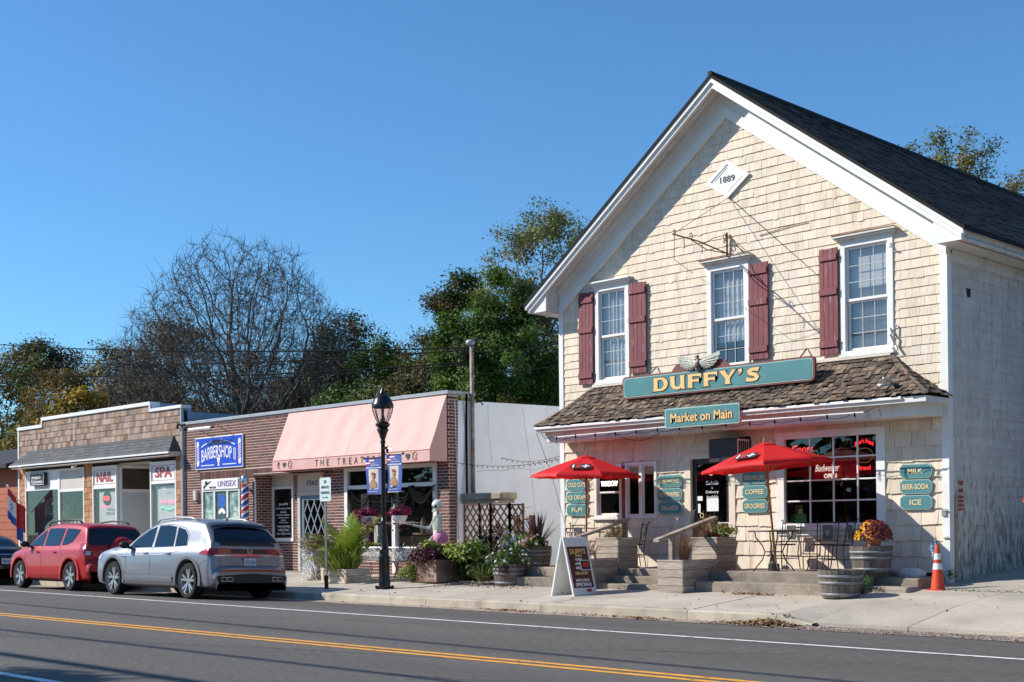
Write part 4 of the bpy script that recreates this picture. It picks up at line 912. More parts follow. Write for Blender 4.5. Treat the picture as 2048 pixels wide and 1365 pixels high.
bb = thing('brick_shops', 'low dark brick building with grey coping housing the barber and the pink awning shop', 'building', (-28.7, YF, .25))
bopen = [(-33.57, -31.62, .95, 2.9), (-30.89, -27.69, -.2, 2.96), (-26.78, -23.2, .72, 3.0)]
core = MB(); walled(core, BL, BR_ - .005, [.1, .72, .95, 2.9, 2.96, 3.0, 4.56], bopen, YF + .005, YF + .2)
core.box(BR_ - .25, BR_ - .005, YF + .2, YF + .32, .1, 4.56)
bw_ = put('front_wall', core, M['mortar'], bb)
BC = [(1, 1, 1), (.8, .75, .75), (1.2, 1.1, 1.05), (.6, .6, .6), (1.35, 1.1, .95), (.9, .9, .95), (1.1, .95, .9), (.45, .5, .55)]
pieces = []
def brick_at(x0, x1, y0, y1, z0, z1, pos):
    mb = MB(); c = rng.choice(BC); k = rng.uniform(.9, 1.1); mb.col = tuple(v * k for v in c); mb.box(x0, x1, y0, y1, z0, z1); return (screen_size(max(x1 - x0, y1 - y0) * (1.3 if pos[2] < 9 else 1), pos), mb)
HC = .0762
def brick_face(x0, x1, z0, z1, y, opens=(), start=0):
    k = 0; z = z0
    while z < z1 - .03:
        zt = min(z + HC - .019, z1); off = .105 if (k + start) % 2 else 0
        for a, b in spans(x0, x1, z, zt, opens):
            n0 = math.floor((a - x0 + off) / .211); xx = x0 - off + n0 * .211
            while xx < b - .02:
                A, B = max(xx, a), min(xx + .194, b)
                if B - A > .025: pieces.append(brick_at(A, B, y, y + .03, z, zt, (A, y, z)))
                xx += .211
        z += HC; k += 1
sold = (-33.7, -27.2, 2.905, 3.14)
brick_face(BL, BR_, .12, 4.55, YF, bopen + [sold])
x = -33.7
while x < -27.3: pieces.append(brick_at(x, x + .064, YF - .008, YF + .03, 2.92, 3.13, (x, YF, 3))); x += .075
# shaded end return, recess side and pier sides: bricks on faces that look along the street
def brick_side(xf, y0, y1, z0, z1):
    k = 0; z = z0
    while z < z1 - .03:
        zt = min(z + HC - .019, z1); yy = y0 - (.105 if k % 2 == 0 else 0)
        while yy < y1 - .02:
            A, B = max(yy, y0 + .002), min(yy + .194, y1)
            if B - A > .03: pieces.append(brick_at(xf - .03, xf, A, B, z, zt, (xf, A, z)))
            yy += .211
        z += HC; k += 1
YR = 21.3
brick_side(BR_ + .001, YF + .031, YF + .3, .12, 4.55)
rc_ = MB(); rc_.box(-31.1, -30.894, YF + .2, YR + .2, .0, 3.0); put('recess_wall', rc_, M['mortar'], bb); brick_side(-30.888, YF + .035, YR, .15, 2.95)
rw = MB(); walled(rw, -30.9, -27.4, [.0, 1.1, 2.94, 3.0], [(-30.9, -29.84, 1.1, 2.94), (-29.66, -28.2, -.1, 2.94)], YR + .005, YR + .2); put('recess_wall', rw, M['mortar'], bb)
brick_face(-30.88, -27.5, .12, 2.94, YR, [(-30.9, -29.84, 1.1, 2.94), (-29.66, -28.2, -.1, 2.94)])
merge_small('brick', pieces, M['brick'], bw_, 300)
m_ = MB(); m_.box(-30.9, -27.69, YF + .2, YR + .2, 2.96, 3.0); m_.box(-30.9, -23.2, YF - .02, YF + .2, 2.965, 2.985); put('recess_ceiling', m_, M['beige'], bb)
m_ = MB(); m_.box(-30.9, -27.69, YF, YR + .02, .05, gz(-29, 20.7) + .01); put('recess_floor', m_, M['oldconc'], bb, col=True)
m_ = MB(); m_.bbox(BL - .0, BR_ + .05, YF - .05, YF + .3, 4.57, 4.66, .01); m_.bbox(BR_ - .2, BR_ + .05, YF + .3, YF + .85, 4.57, 4.66, .01); put('coping', m_, M['coping'], bb)
m_ = MB(); m_.box(BL, BR_ - .2, YF + .3, 34, 4.3, 4.36); m_.box(BL, BL + .2, YF + .2, 34, .2, 4.4); m_.box(BL, BR_, 33.8, 34, .2, 4.4); put('roof_deck', m_, M['roof'], bb, col=True)
m_ = MB(); m_.prism([(YF + .2, .1), (33.9, .1), (33.9, 4.2), (24.6, 4.5), (YF + .32, 4.44)], .18, 'x', BR_ - .17); m_.prism([(YF + .3, .1), (YF + .32, .1), (YF + .2, 4.44), (YF + .22, 4.44)], .02, 'x', BR_ - .01)
stw = put('stucco_wall', m_, M['stucco'], bb, label='pale grey stucco side wall with hairline cracks')
cr = MB(); r3 = random.Random(3)
for (y, z, dy, dz, n) in ((22.0, 4.4, .01, -.14, 10), (23.2, 4.4, .02, -.16, 18), (21.6, 2.75, .16, .01, 14), (22.4, 1.9, .13, .005, 9), (23.2, 2.0, .02, -.12, 7)):
    P_ = [(BR_ + .012, y, z)]
    for i in range(n): y += dy + r3.uniform(-.03, .03); z += dz + r3.uniform(-.03, .03); P_.append((BR_ + .012, y, z))
    cr.tube(P_, .0035, 3)
put('crack', cr, M['dark'], stw)
# interiors
im = MB(); im.box(BL + .3, BR_ - .4, YF + 3.5, YF + 3.6, .2, 4); im.box(BL + .3, BR_ - .4, YR + .25, YF + 3.5, .1, .2); im.box(BL + .3, BR_ - .4, YR + .25, YF + 3.5, 3.05, 3.1); im.box(-31.2, -31.12, YF + .2, YF + 3.5, .2, 3); im.box(-27.5, -27.4, YR, YF + 3.5, .2, 3)
put('shop_room', im, M['interior'], bb)
# barber window with printed panes and UNISEX board
bwn = MB(); frame(bwn, -33.6, -31.6, .95, 2.9, .06, YF - .02, YF + .06); bwn.bbox(-32.98, -32.9, YF - .01, YF + .05, 1.0, 2.6); bwn.bbox(-32.3, -32.22, YF - .01, YF + .05, 1.0, 2.6); bwn.bbox(-33.54, -31.66, YF - .015, YF + .05, 2.54, 2.6)
BWN = put('window', bwn, M['white'], bb, label='barber window with three printed panes under the UNISEX board')
M['mint'] = pm('mint_window_print', (.25, .38, .33), .4, var=.5, vs=5, dirt=(.08, .12, .1), dirt_amt=.7, dirt_s=6, dirt_sharp=.25)
M['printdark'] = pm('dark_blue_window_print', (.05, .1, .12), .4, var=.4, vs=6)
for (a, b, m) in ((-33.53, -32.99, 'mint'), (-32.9, -32.3, 'printdark'), (-32.22, -31.67, 'mint')):
    p_ = MB(); p_.box(a, b, YF + .03, YF + .035, 1.02, 2.53); put('printed_pane', p_, M[m], BWN)
def figure(x, z, s, m, par, y):
    mb = MB(); mb.lathe([(0, 0), (.1 * s, 0)], 14, (x, y, z), 'y'); mb.prism([(x - .06 * s, z - .06 * s), (x + .06 * s, z - .06 * s), (x + .26 * s, z - .35 * s), (x + .3 * s, z - .9 * s), (x - .3 * s, z - .9 * s), (x - .24 * s, z - .35 * s)][::-1], .002, 'y', y); put('printed_figure', mb, m, par)
M['sage'] = pm('pale_sage_print', (.42, .55, .47), .5); M['skin'] = pm('tan_print', (.45, .3, .2), .5); M['bluep'] = pm('blue_print', (.02, .1, .42), .45)
figure(-33.2, 1.95, .75, M['sage'], BWN, YF + .026); figure(-31.9, 2.0, .8, M['sage'], BWN, YF + .026)
mb = MB(); mb.lathe([(.09, 0), (.2, 0)], 18, (-32.6, YF + .026, 1.85), 'y', a0=.3, a1=math.pi - .3); mb.prism([(-32.68, 1.3), (-32.52, 1.3), (-32.52, 1.62), (-32.68, 1.62)], .002, 'y', YF + .025); put('printed_emblem', mb, M['whitep'], BWN)
mb = MB(); mb.lathe([(0, 0), (.2, 0)], 18, (-32.6, YF + .027, 2.25), 'y'); put('printed_emblem', mb, M['bluep'], BWN)
us = thing('shop_sign', 'white board reading UNISEX with scissors above the barber window', 'sign', (-32.6, YF - .04, 2.6))
mb = MB(); mb.bbox(-33.52, -31.64, YF - .05, YF - .022, 2.6, 2.89, .006); put('board', mb, M['white'], us); text('UNISEX', -32.2, YF - .053, 2.755, .17, pm('violet_print', (.12, .08, .3), .5), us, w=.95, off=.002); text('HAIR SALON', -32.95, YF - .053, 2.66, .06, M['blackp'], us, w=.34)
mb = MB(); mb.lathe([(0, 0), (.07, 0)], 12, (-33.3, YF - .053, 2.79), 'y'); mb.lathe([(.0, 0), (.055, 0)], 12, (-33.4, YF - .053, 2.68), 'y'); mb.tube([(-33.35, YF - .054, 2.7), (-33.05, YF - .054, 2.84)], .012, 4); mb.tube([(-33.3, YF - .054, 2.78), (-33.1, YF - .054, 2.82)], .012, 4); put('scissors_print', mb, M['blackp'], us)
# barbershop sign
M['signblue'] = pm('blue_sign', (.006, .05, .52), .35)
bs = thing('barbershop_sign', 'blue sign reading BARBERSHOP II with two striped poles', 'sign', (-32.6, YF - .03, 3.21))
mb = MB(); mb.bbox(-33.88, -31.37, YF - .05, YF - .012, 3.2, 4.14, .006); put('border', mb, M['white'], bs); mb = MB(); mb.box(-33.85, -31.4, YF - .054, YF - .03, 3.23, 4.11); put('panel', mb, M['signblue'], bs)
text('BARBERSHOP II', -32.62, YF - .058, 3.58, .36, M['whitep'], bs, w=1.8, arc=.12, off=.004); text("Jewell's", -32.65, YF - .066, 4.0, .14, M['signred'], bs, w=.5, shear=.2, off=.004); text("Jewell's", -32.64, YF - .06, 3.99, .16, M['whitep'], bs, w=.54, shear=.2, off=.012)
for sx in (-1, 1):
    mb = MB(); P_ = [(-32.62 + sx * (.32 + .56 * i / 8), YF - .058, 3.99 - .14 * (i / 8) ** 1.8) for i in range(9)]; mb.tube(P_, .022, 4); put('swoosh', mb, M['whitep'], bs)
mb = MB(); mb.box(-33.55, -32.85, YF - .058, YF - .054, 3.3, 3.325); mb.box(-32.4, -31.7, YF - .058, YF - .054, 3.3, 3.325); mb.prism([(-32.66, 3.28), (-32.6, 3.28), (-32.52, 3.5), (-32.6, 3.52)], .004, 'y', YF - .06); mb.prism([(-32.7, 3.52), (-32.62, 3.52), (-32.55, 3.28), (-32.6, 3.27)][::-1], .004, 'y', YF - .0645); put('underline', mb, M['whitep'], bs)
for x in (-33.72, -31.52):
    mb = MB(); mb.prism([(x - .07, 3.42), (x + .07, 3.42), (x + .07, 3.9), (x - .07, 3.9)], .004, 'y', YF - .058); mb.lathe([(0, 0), (.05, 0)], 10, (x, YF - .058, 3.97), 'y'); mb.lathe([(0, 0), (.05, 0)], 10, (x, YF - .058, 3.36), 'y'); mb.prism([(x - .05, 3.3), (x + .05, 3.3), (x + .07, 3.42), (x - .07, 3.42)], .004, 'y', YF - .057); mb.prism([(x - .07, 3.9), (x + .07, 3.9), (x + .05, 4.02), (x - .05, 4.02)], .004, 'y', YF - .057); put('pole_print', mb, M['whitep'], bs)
    for k, m in ((0, 'red'), (1, 'bluep')):
        mb = MB()
        for i in range(3): z = 3.45 + .15 * i + .075 * k; mb.prism([(x - .07, z - .02), (x + .07, z + .05), (x + .07, z + .08), (x - .07, z + .01)], .002, 'y', YF - .062)
        put('stripe_print', mb, M[m], bs)
lf = thing('tube_light', 'white tube light on two arms over the blue sign', 'light', (-33.2, YF - .4, 4.4))
mb = MB(); mb.tube([(-33.6, YF - .42, 4.36), (-32.4, YF - .42, 4.36)], .045, 8); put('tube', mb, M['white'], lf); mb = MB(); mb.tube([(-33.1, YF - .42, 4.34), (-32.9, YF, 4.1)], .012, 4); mb.tube([(-32.4, YF - .42, 4.38), (-32.2, YF - .35, 4.42), (-31.7, YF, 4.05)], .012, 4); mb.tube([(-32.42, YF - .42, 4.36), (-32.3, YF - .42, 4.36)], .035, 6); put('arm', mb, M['blackiron'], lf)
# barber pole
bp = thing('barber_pole', 'red white and blue striped barber pole with chrome cap on the brick wall', 'barber pole', (-31.05, YF - .2, 1.3))
n = 12; zs_ = 48; B_ = {'white': MB(), 'red': MB(), 'bluep': MB()}
for j in range(zs_):
    for k in range(n):
        a0, a1 = 2 * math.pi * k / n, 2 * math.pi * (k + 1) / n; z0, z1 = 1.25 + 1.42 * j / zs_, 1.25 + 1.42 * (j + 1) / zs_
        ph = (j / 12 - k / n) % 1.0; m = 'red' if ph < .28 else ('white' if ph < .5 else ('bluep' if ph < .78 else 'white')); r = .1; c = (-31.05, YF - .2)
        sk = 1.42 / zs_ * 1.0
        B_[m].quad((c[0] + r * math.cos(a0), c[1] + r * math.sin(a0), z0), (c[0] + r * math.cos(a1), c[1] + r * math.sin(a1), z0 + sk), (c[0] + r * math.cos(a1), c[1] + r * math.sin(a1), z1 + sk), (c[0] + r * math.cos(a0), c[1] + r * math.sin(a0), z1))
put('cylinder', B_['white'], M['whitep'], bp); put('stripe', B_['red'], M['red'], bp, label='red spiral stripe'); put('stripe', B_['bluep'], M['bluep'], bp, label='blue spiral stripe')
M['chrome'] = pm('chrome', (.7, .7, .7), .12, metal=1.)
mb = MB(); mb.lathe([(0, .26), (.06, .24), (.11, .16), (.12, .08), (.12, .0), (.08, -.02)], 16, (-31.05, YF - .2, 2.72)); put('cap', mb, M['chrome'], bp, smooth=True); mb = MB(); mb.lathe([(.12, 1.27), (.12, 1.2), (.07, 1.08), (0, 1.05)], 14, (-31.05, YF - .2, 0)); mb.box(-31.09, -31.01, YF - .1, YF, 1.4, 1.46); mb.box(-31.09, -31.01, YF - .1, YF, 2.5, 2.56); put('mount', mb, M['chrome'], bp)
mb = MB(); mb.tube([(-30.8, YF - .03, .4), (-30.8, YF - .03, 2.8)], .025, 6); put('drain_pipe', mb, M['white'], bb)
mb = MB(); mb.tube([(BL + .05, YF - .05, .4), (BL + .05, YF - .05, 4.5)], .04, 6); put('drain_pipe', mb, M['coping'], bb)
mb = MB(); mb.bbox(-33.95, -33.8, YF - .1, YF, 2.3, 2.6); put('utility_box', mb, M['beige'], bb)
# recess: window with hours, and the 1562 door
mb = MB(); frame(mb, -30.88, -29.86, 1.08, 2.62, .07, YR - .03, YR + .05, wb=.1); WJ = put('window', mb, M['white'], bb, label='recessed barber window lettered with opening hours'); mb = MB(); mb.box(-30.82, -29.92, YR + .01, YR + .014, 1.18, 2.55); put('pane', mb, M['glassdark'], WJ)
mb = MB(); mb.box(-30.88, -29.86, YR - .01, YR + .05, 2.62, 2.96); put('panel', mb, M['beige'], WJ)
yy = YR + .004
for tx, z, h, w_ in (("Jewell's", 2.12, .1, .44), ('Barbershop Plus', 2.0, .06, .66), ('HOURS', 1.9, .05, .3), ('MONDAY - SATURDAY', 1.82, .035, .6), ('10.00 AM - 6.00 PM', 1.745, .035, .5), ('SUNDAY', 1.675, .035, .24), ('9.00 AM - 3.00 PM', 1.61, .035, .45), ('WALKS-INS', 1.5, .065, .6), ('WELCOME', 1.4, .065, .52), ('631-722-2113', 1.295, .055, .64)): text(tx, -30.37, yy, z, h, M['whitep'], WJ, w=w_, ext=.001, off=.002)
mb = MB()
for x in (-30.55, -30.2): mb.lathe([(.05, 0), (.06, .1), (.05, .18), (.075, .26), (.03, .33)], 8, (x, YR + .15, 1.2))
put('white_vase', mb, M['white'], WJ)
mb = MB(); frame(mb, -29.64, -28.22, .26, 2.46, .12, YR - .04, YR + .06, wb=.02); mb.bbox(-29.64, -28.22, YR - .03, YR + .06, 2.46, 2.95, .01); DC = put('door_casing', mb, M['beige'], bb); text('1562', -28.95, YR - .035, 2.68, .13, M['blackp'], DC, w=.46, off=.002)
mb = MB(); frame(mb, -29.52, -28.34, .3, 2.34, .13, YR + .0, YR + .05, wb=.4); DO2 = put('door', mb, M['doorblue'], bb, label='blue door with a diamond lattice over its glass'); mb = MB(); mb.box(-29.4, -28.46, YR + .03, YR + .034, .68, 2.22); put('pane', mb, M['glassdark'], DO2); mb = MB()
for k in range(-2, 5):
    for sg in (-1, 1):
        x0 = -29.39 + .31 * k; z0 = .7; x1 = x0 + 1.5 / 1.9; P0, P1 = [x0, z0], [x1, 2.2]
        if sg < 0: P0[0] = -28.93 * 2 - x0; P1[0] = -28.93 * 2 - x1
        for P_, Q_ in ((P0, P1), (P1, P0)):
            lim = min(max(P_[0], -29.39), -28.47)
            if lim != P_[0]: t_ = (lim - P_[0]) / (Q_[0] - P_[0]); P_[1] += (Q_[1] - P_[1]) * t_; P_[0] = lim
        if abs(P0[0] - P1[0]) > .05: mb.tube([(P0[0], YR + .016 + .004 * sg, P0[1]), (P1[0], YR + .016 + .004 * sg, P1[1])], .016, 4)
put('lattice', mb, pm('grey_blue_lattice', (.3, .36, .42), .5), DO2)
mb = MB(); mb.ball((-28.1, YF + .25, 2.86), .05, 8, 6); put('lantern', mb, M['gold'], bb)
# treat shop window
mb = MB(); frame(mb, -26.78, -23.2, .72, 2.98, .14, YF - .03, YF + .07, wb=.1, wt=.1); mb.bbox(-26.62, -23.34, YF - .02, YF + .06, 2.42, 2.52); mb.bbox(-24.86, -24.72, YF - .05, YF + .08, .3, 2.42); TW = put('window', mb, M['white'], bb, label='large shop window under the pink awning')
for a, b, c, d in ((-26.64, -24.86, .82, 2.42), (-24.72, -23.34, .82, 2.42), (-26.64, -23.34, 2.52, 2.88)): mb = MB(); mb.box(a, b, YF + .02, YF + .024, c, d); put('pane', mb, M['glassclear'], TW)
mb = MB(); mb.box(-24.7, -23.2, YF + .5, YF + .9, 1.25, 1.3); mb.box(-26.6, -23.2, YF + 1.4, YF + 1.45, .4, 1.2); put('counter', mb, pm('wood_counter', (.4, .25, .12), .5, var=.2), TW)
mb = MB(); mb.box(-26.5, -26.3, YF + .3, YF + .4, .9, 2.3); mb.box(-26.1, -25.95, YF + .4, YF + .5, 1.0, 1.5); put('white_post', mb, M['white'], TW)
r4 = random.Random(9); mb = MB()                                     # black gauze swags
for (a, b, z, sg_) in ((-26.5, -25.6, 2.42, .35), (-25.6, -24.8, 2.4, .3), (-24.8, -24.1, 2.42, .3), (-24.1, -23.25, 2.45, .18)):
    for k in range(9):
        o = r4.uniform(-.05, .05); P_ = [(a + (b - a) * t / 10, YF - .045 - .01 * k, z - (sg_ + .04 * k + o) * 4 * (t / 10) * (1 - t / 10) * .8 - .01 * k) for t in range(11)]; mb.tube(P_, .012, 3)
    for k in range(14): xx = a + r4.uniform(-.12, .12); mb.tube([(xx, YF - .05, z), (xx + r4.uniform(-.04, .04), YF - .05, z - r4.uniform(.2, .65))], .009, 3)
put('black_gauze', mb, M['wire'], TW, kind='stuff')
# awning
aw = thing('awning', 'large pale pink shop awning reading THE TREATERY', 'awning', (-26, 20.13, 2.97))
AX0, AX1, AZ, AV, AB, AY = -29.17, -22.82, 4.56, 3.25, 2.975, 20.13; n = 24; mb = MB()
n = 64; rr_ = 12; r8 = random.Random(5); wk = [r8.uniform(.6, 1.3) for _ in range(9)]
for i in range(n + 1):
    t_ = i / n; x = AX0 + (AX1 - AX0) * t_; bay = t_ * 8
    for j in range(rr_ + 1):
        v_ = j / rr_; sg = .026 * wk[min(7, int(bay))] * math.sin(math.pi * (bay % 1)) ** 2 * math.sin(math.pi * v_) + .004 * math.sin(bay * 5 + v_ * 9); mb.v.append((x, YF - .02 + (AY - YF + .02) * v_ + sg * .9 * (0 < v_ < 1), AZ + (AV - AZ) * v_ - sg * .4 * (0 < v_ < 1)))
    mb.v.append((x, AY - .002 + .006 * math.sin(bay * 6.3), AB))
for i in range(n):
    for k in range(rr_ + 1): q = i * (rr_ + 2) + k; mb.f.append((q, q + 1, q + rr_ + 3, q + rr_ + 2)); mb.c.append((1, 1, 1)); mb.m.append(0)
put('canvas', mb, M['awning'], aw)
for x in (AX0, AX1): mb = MB(); mb.prism([(YF - .02, AB), (YF - .02, AZ), (YF - .3, AZ - .69), (AY, AV), (AY, AB)], .004, 'x', x - .002); put('side_panel', mb, M['awning'], aw)
for i in range(1, 8): x = AX0 + (AX1 - AX0) * i / 8; mb = MB(); mb.tube([(x, YF - .02, AZ + .003), (x, YF - .3, AZ - .687), (x, AY - .004, AV + .003)], .0025, 4); put('seam', mb, M['awning'], aw)
mb = MB(); mb.tube([(AX0, AY - .003, AV), (AX1, AY - .003, AV)], .008, 5); mb.tube([(AX0, AY - .004, AB), (AX1, AY - .004, AB)], .012, 5); mb.tube([(AX0, AY, AB), (AX0, YF, AB)], .012, 5); mb.tube([(AX1, AY, AB), (AX1, YF, AB)], .012, 5)
put('hem', mb, pm('awning_hem', (.4, .14, .1), .7), aw)
tx = 'THE  TREATERY'; x = -27.2; lt = 'THE|TREATERY'
for ch in lt:
    if ch == '|': x += .22; continue
    text(ch, x, AY - .008, 3.11, .165, M['greendark'], aw, ext=.002, sx=1.0, name='letter'); x += .235
for cx in (-28.62, -23.6):
    mb = MB(); hp_ = [(cx + .085 * (16 * math.sin(a) ** 3) / 16, 3.12 + .085 * (13 * math.cos(a) - 5 * math.cos(2 * a) - 2 * math.cos(3 * a) - math.cos(4 * a)) / 15) for a in [-2 * math.pi * i / 20 for i in range(20)]]
    mb.prism(hp_[::-1], .004, 'y', AY - .009); put('heart_print', mb, M['greendark'], aw)
    mb = MB(); O = [(cx + .26 + .085 * math.cos(R(a)), AY - .009, 3.12 + .095 * math.sin(R(a))) for a in range(20, 341, 20)]; O += [(cx + .29, AY - .009, 3.11), O[0]]; mb.tube(O, .006, 4)
    for a, b in ((-.03, .03), (.02, -.03), (-.02, -.05)): mb.ball((cx + .26 + a, AY - .009, 3.12 + b), .01, 6, 4)
    P_ = [(cx - .27, AY - .009, 3.04), (cx - .3, AY - .009, 3.1), (cx - .28, AY - .009, 3.2), (cx - .265, AY - .009, 3.11), (cx - .25, AY - .009, 3.2), (cx - .235, AY - .009, 3.21), (cx - .235, AY - .009, 3.1), (cx - .22, AY - .009, 3.06), (cx - .27, AY - .009, 3.04)]; mb.tube(P_, .006, 4); put('icon_print', mb, pm('brown_icon', (.2, .08, .06), .6) if 'brown_icon' not in MATS else MATS['brown_icon'], aw)
# ================================================================ cedar-shingled shop on the left
M['cedar'] = pm('weathered_cedar', (.26, .205, .17), .85, attr=True, var=.15, vs=3, fine=.25, fs=30, stretch=(1.8, 1.8, .12), bump=.004, bs=40, bst=(1.6, 1.6, .1))
M['cedar_dark'] = pm('grey_asphalt_roofing', (.075, .078, .085), .85, attr=True, fine=.3, fs=20, var=.15)
ce = thing('cedar_shop', 'low cedar-shingled shop building with a stepped white-capped parapet', 'building', (-40, YF, .2))
SL0, SR0 = -45.86, -34.7
sopen = [(-45.35, -40.9, .4, 3.6), (-40.33, -35.03, .4, 3.6)]
def topz(x): return 5.33 if -43.94 < x < -36.49 else 5.09
wm = MB(); walled(wm, SL0 + .05, SR0 - .02, [.1, 3.6, 5.05], sopen, YF + .012, YF + .2); wm.box(-43.92, -36.5, YF + .012, YF + .2, 5.05, 5.3); sfw = put('front_wall', wm, M['dark'], ce)
CC = [(1, .95, .9), (1.35, 1.2, 1.1), (.85, .75, .7), (1.5, 1.42, 1.38), (1.15, .9, .72), (.65, .55, .5), (1.25, 1.2, 1.18), (1.1, .85, .65)]; OC = [(1.6, .9, .45), (1.4, .72, .35), (1.8, 1.1, .6), (1.3, .85, .55), (1.7, 1.2, .85)]
pieces = []; z = .5
while z < 5.3:
    e = .2; low = z < 3.55
    for a, b in spans(SL0 + .08, SR0 - .04, z, z + e, sopen if low else []):
        x = a
        while x < b - .001:
            w_ = rng.uniform(.1, .22); x1 = min(x + w_, b)
            if b - x1 < .06: x1 = b
            if z + .05 < topz((x + x1) / 2):
                zt = min(z + e, topz((x + x1) / 2) - .02)
                mb = shingle(x, x1, z, max(zt, z + .05), YF, th=.02, jit=.004); c = rng.choice(OC if low else CC); k = rng.uniform(.8, 1.15); mb.c = [tuple(v * k for v in c)] * len(mb.f)
                pieces.append((screen_size(min(x1 - x, .18), (x, YF, z)), mb))
            x = x1
    z += e
merge_small('shingle', pieces, M['cedar'], sfw, 300)
mb = MB(); mb.bbox(SL0 - .03, -43.93, YF - .06, YF + .3, 5.07, 5.19, .01); mb.bbox(-43.97, -36.46, YF - .06, YF + .3, 5.31, 5.43, .01); mb.bbox(-43.97, -43.88, YF - .055, YF + .3, 5.07, 5.31, .01); mb.bbox(-36.55, -36.46, YF - .055, YF + .3, 5.1, 5.31, .01); mb.bbox(-36.45, SR0 + .08, YF - .06, YF + .3, 5.1, 5.2, .01); put('parapet_cap', mb, M['white'], ce)
mb = MB(); mb.box(-36.6, -36.46, YF + .3, YF + 1.4, 4.9, 5.4); mb.box(SR0, SR0 + .04, YF + .2, 33, .2, 5.0); mb.box(SL0, SL0 + .04, YF, 33, .2, 5.0); mb.box(SL0, SR0, YF + .2, 33, 4.7, 4.8); put('parapet_side', mb, pm('blue_grey_metal', (.25, .33, .42), .5, var=.1), ce)
mb = MB(); mb.bbox(SL0 - .03, SL0 + .08, YF - .03, YF + .1, .3, 5.08); put('corner_board', mb, M['white'], ce); mb = MB(); mb.bbox(SR0 - .04, SR0 + .04, YF - .035, YF + .05, .3, 5.12); put('corner_board', mb, M['coping'], ce)
mb = MB(); mb.tube([(SR0 - .1, YF - .1, 4.5), (SR0 + .02, YF - .12, 4.62), (SR0 + .15, YF - .1, 4.55), (SR0 + .5, YF + .1, 4.7)], .03, 6); put('cable', mb, M['wire'], ce)
# grey shingled canopy
cn = thing('pent_roof', 'grey asphalt canopy roof with white drip edge across the nail shop', 'canopy roof', (-40.2, 20.37, 3.7)); CL0, CR0, CTL, CTR = -45.7, -34.72, -44.85, -35.15; Y0, Z0, Z1 = 20.28, 3.8, 4.32
mb = MB(); mb.add([(CL0, YF - .01, Z0), (CL0, Y0, Z0), (CR0, Y0, Z0), (CR0, YF - .01, Z0), (CTL, YF - .01, Z1), (CTR, YF - .01, Z1)], [(1, 2, 5, 4), (2, 3, 5), (0, 1, 4), (0, 3, 2, 1)]); dk = put('roof_deck', mb, M['dark'], cn)
mb = MB(); nr = Vector((0, -(Z1 - Z0), YF - Y0)).normalized()
for k in range(5):
    t0, t1 = k / 5 - .01, min(1, (k + 1.3) / 5); yA, zA = Y0 + (YF - Y0) * t0, Z0 + (Z1 - Z0) * t0; yB, zB = Y0 + (YF - Y0) * t1, Z0 + (Z1 - Z0) * t1; x = CL0 + (CTL - CL0) * t0; xe = CR0 + (CTR - CR0) * t0
    while x < xe:
        x1 = min(x + .33, xe); c = rng.uniform(.8, 1.25); mb.col = (c, c, c); o = nr * .014; u0 = max(x, CL0 + (CTL - CL0) * t1); u1 = min(x1, CR0 + (CTR - CR0) * t1)
        if u1 > u0: mb.add([(x + .003, yA + o.y, zA + o.z), (x1 - .003, yA + o.y, zA + o.z), (u1, yB + .002, zB + .004), (u0, yB + .002, zB + .004), (x, yA, zA), (x1, yA, zA)], [(0, 1, 2, 3), (4, 5, 1, 0)])
        x = x1
put('roof_tab', mb, M['cedar_dark'], dk, col=True, kind='stuff')
mb = MB(); mb.col = (.8, .8, .8); mb.add([(CR0 + .004, Y0, Z0), (CR0 + .004, YF, Z0), (CTR + .004, YF, Z1)], [(0, 1, 2)]); put('hip_end', mb, M['cedar_dark'], dk, col=True)
mb = MB(); mb.bbox(CL0, CR0, Y0 - .03, Y0 + .02, Z0 - .07, Z0 - .01, .006); put('drip_edge', mb, M['white'], cn); mb = MB(); mb.bbox(CR0 - .03, CR0, Y0 + .02, YF - .03, Z0 - .12, Z0 - .01, .005); mb.box(CL0 + .1, CR0 - .03, Y0 + .02, YF + .6, Z0 - .13, Z0 - .1); put('soffit', mb, M['beige'], cn)
# storefront
def shopwin(x0, x1, z0, z1, zs_, label, pane='glassclear', y=YF, board='white'):
    f_ = MB(); frame(f_, x0, x1, z0, z1, .07, y - .02, y + .06, wb=.08); f_.bbox(x0 + .07, x1 - .07, y - .015, y + .05, zs_ - .05, zs_ + .04); W_ = put('window', f_, M['white'], ce, label=label)
    p_ = MB(); p_.box(x0 + .07, x1 - .07, y + .02, y + .025, z0 + .08, zs_ - .05); put('pane', p_, M[pane], W_)
    b_ = MB(); b_.bbox(x0 + .07, x1 - .07, y + .005, y + .04, zs_ + .04, z1 - .07, .003); put('sign_board', b_, M[board], W_); return W_
W1 = shopwin(-45.35, -42.72, .5, 3.58, 2.93, 'left shop window of the cedar building')
W2 = shopwin(-42.72, -40.9, .5, 3.58, 2.83, 'second shop window of the cedar building, deeper in shade', board='beige')
mb = MB(); mb.box(-45.2, -43, YF + .6, YF + .7, .5, 1.5); mb.box(-42.6, -41, YF + .5, YF + .9, 1.5, 1.55); put('display_shelf', mb, pm('orange_wood', (.35, .15, .07), .6), W1)
bks = thing('hanging_sign', 'small black sign of the kitchenware shop', 'sign', (-44.15, YF - .1, 3.05)); mb = MB(); mb.bbox(-44.7, -43.58, YF - .14, YF - .03, 3.05, 3.5); put('board', mb, M['blackp'], bks); mb = MB(); frame(mb, -44.68, -43.6, 3.07, 3.48, .02, YF - .15, YF - .14); put('rim', mb, M['whitep'], bks)
text("Artisan's", -44.2, YF - .145, 3.34, .13, M['whitep'], bks, w=.7, off=.002); text('Kitchenware', -44.12, YF - .145, 3.19, .13, M['whitep'], bks, w=.86, off=.002)
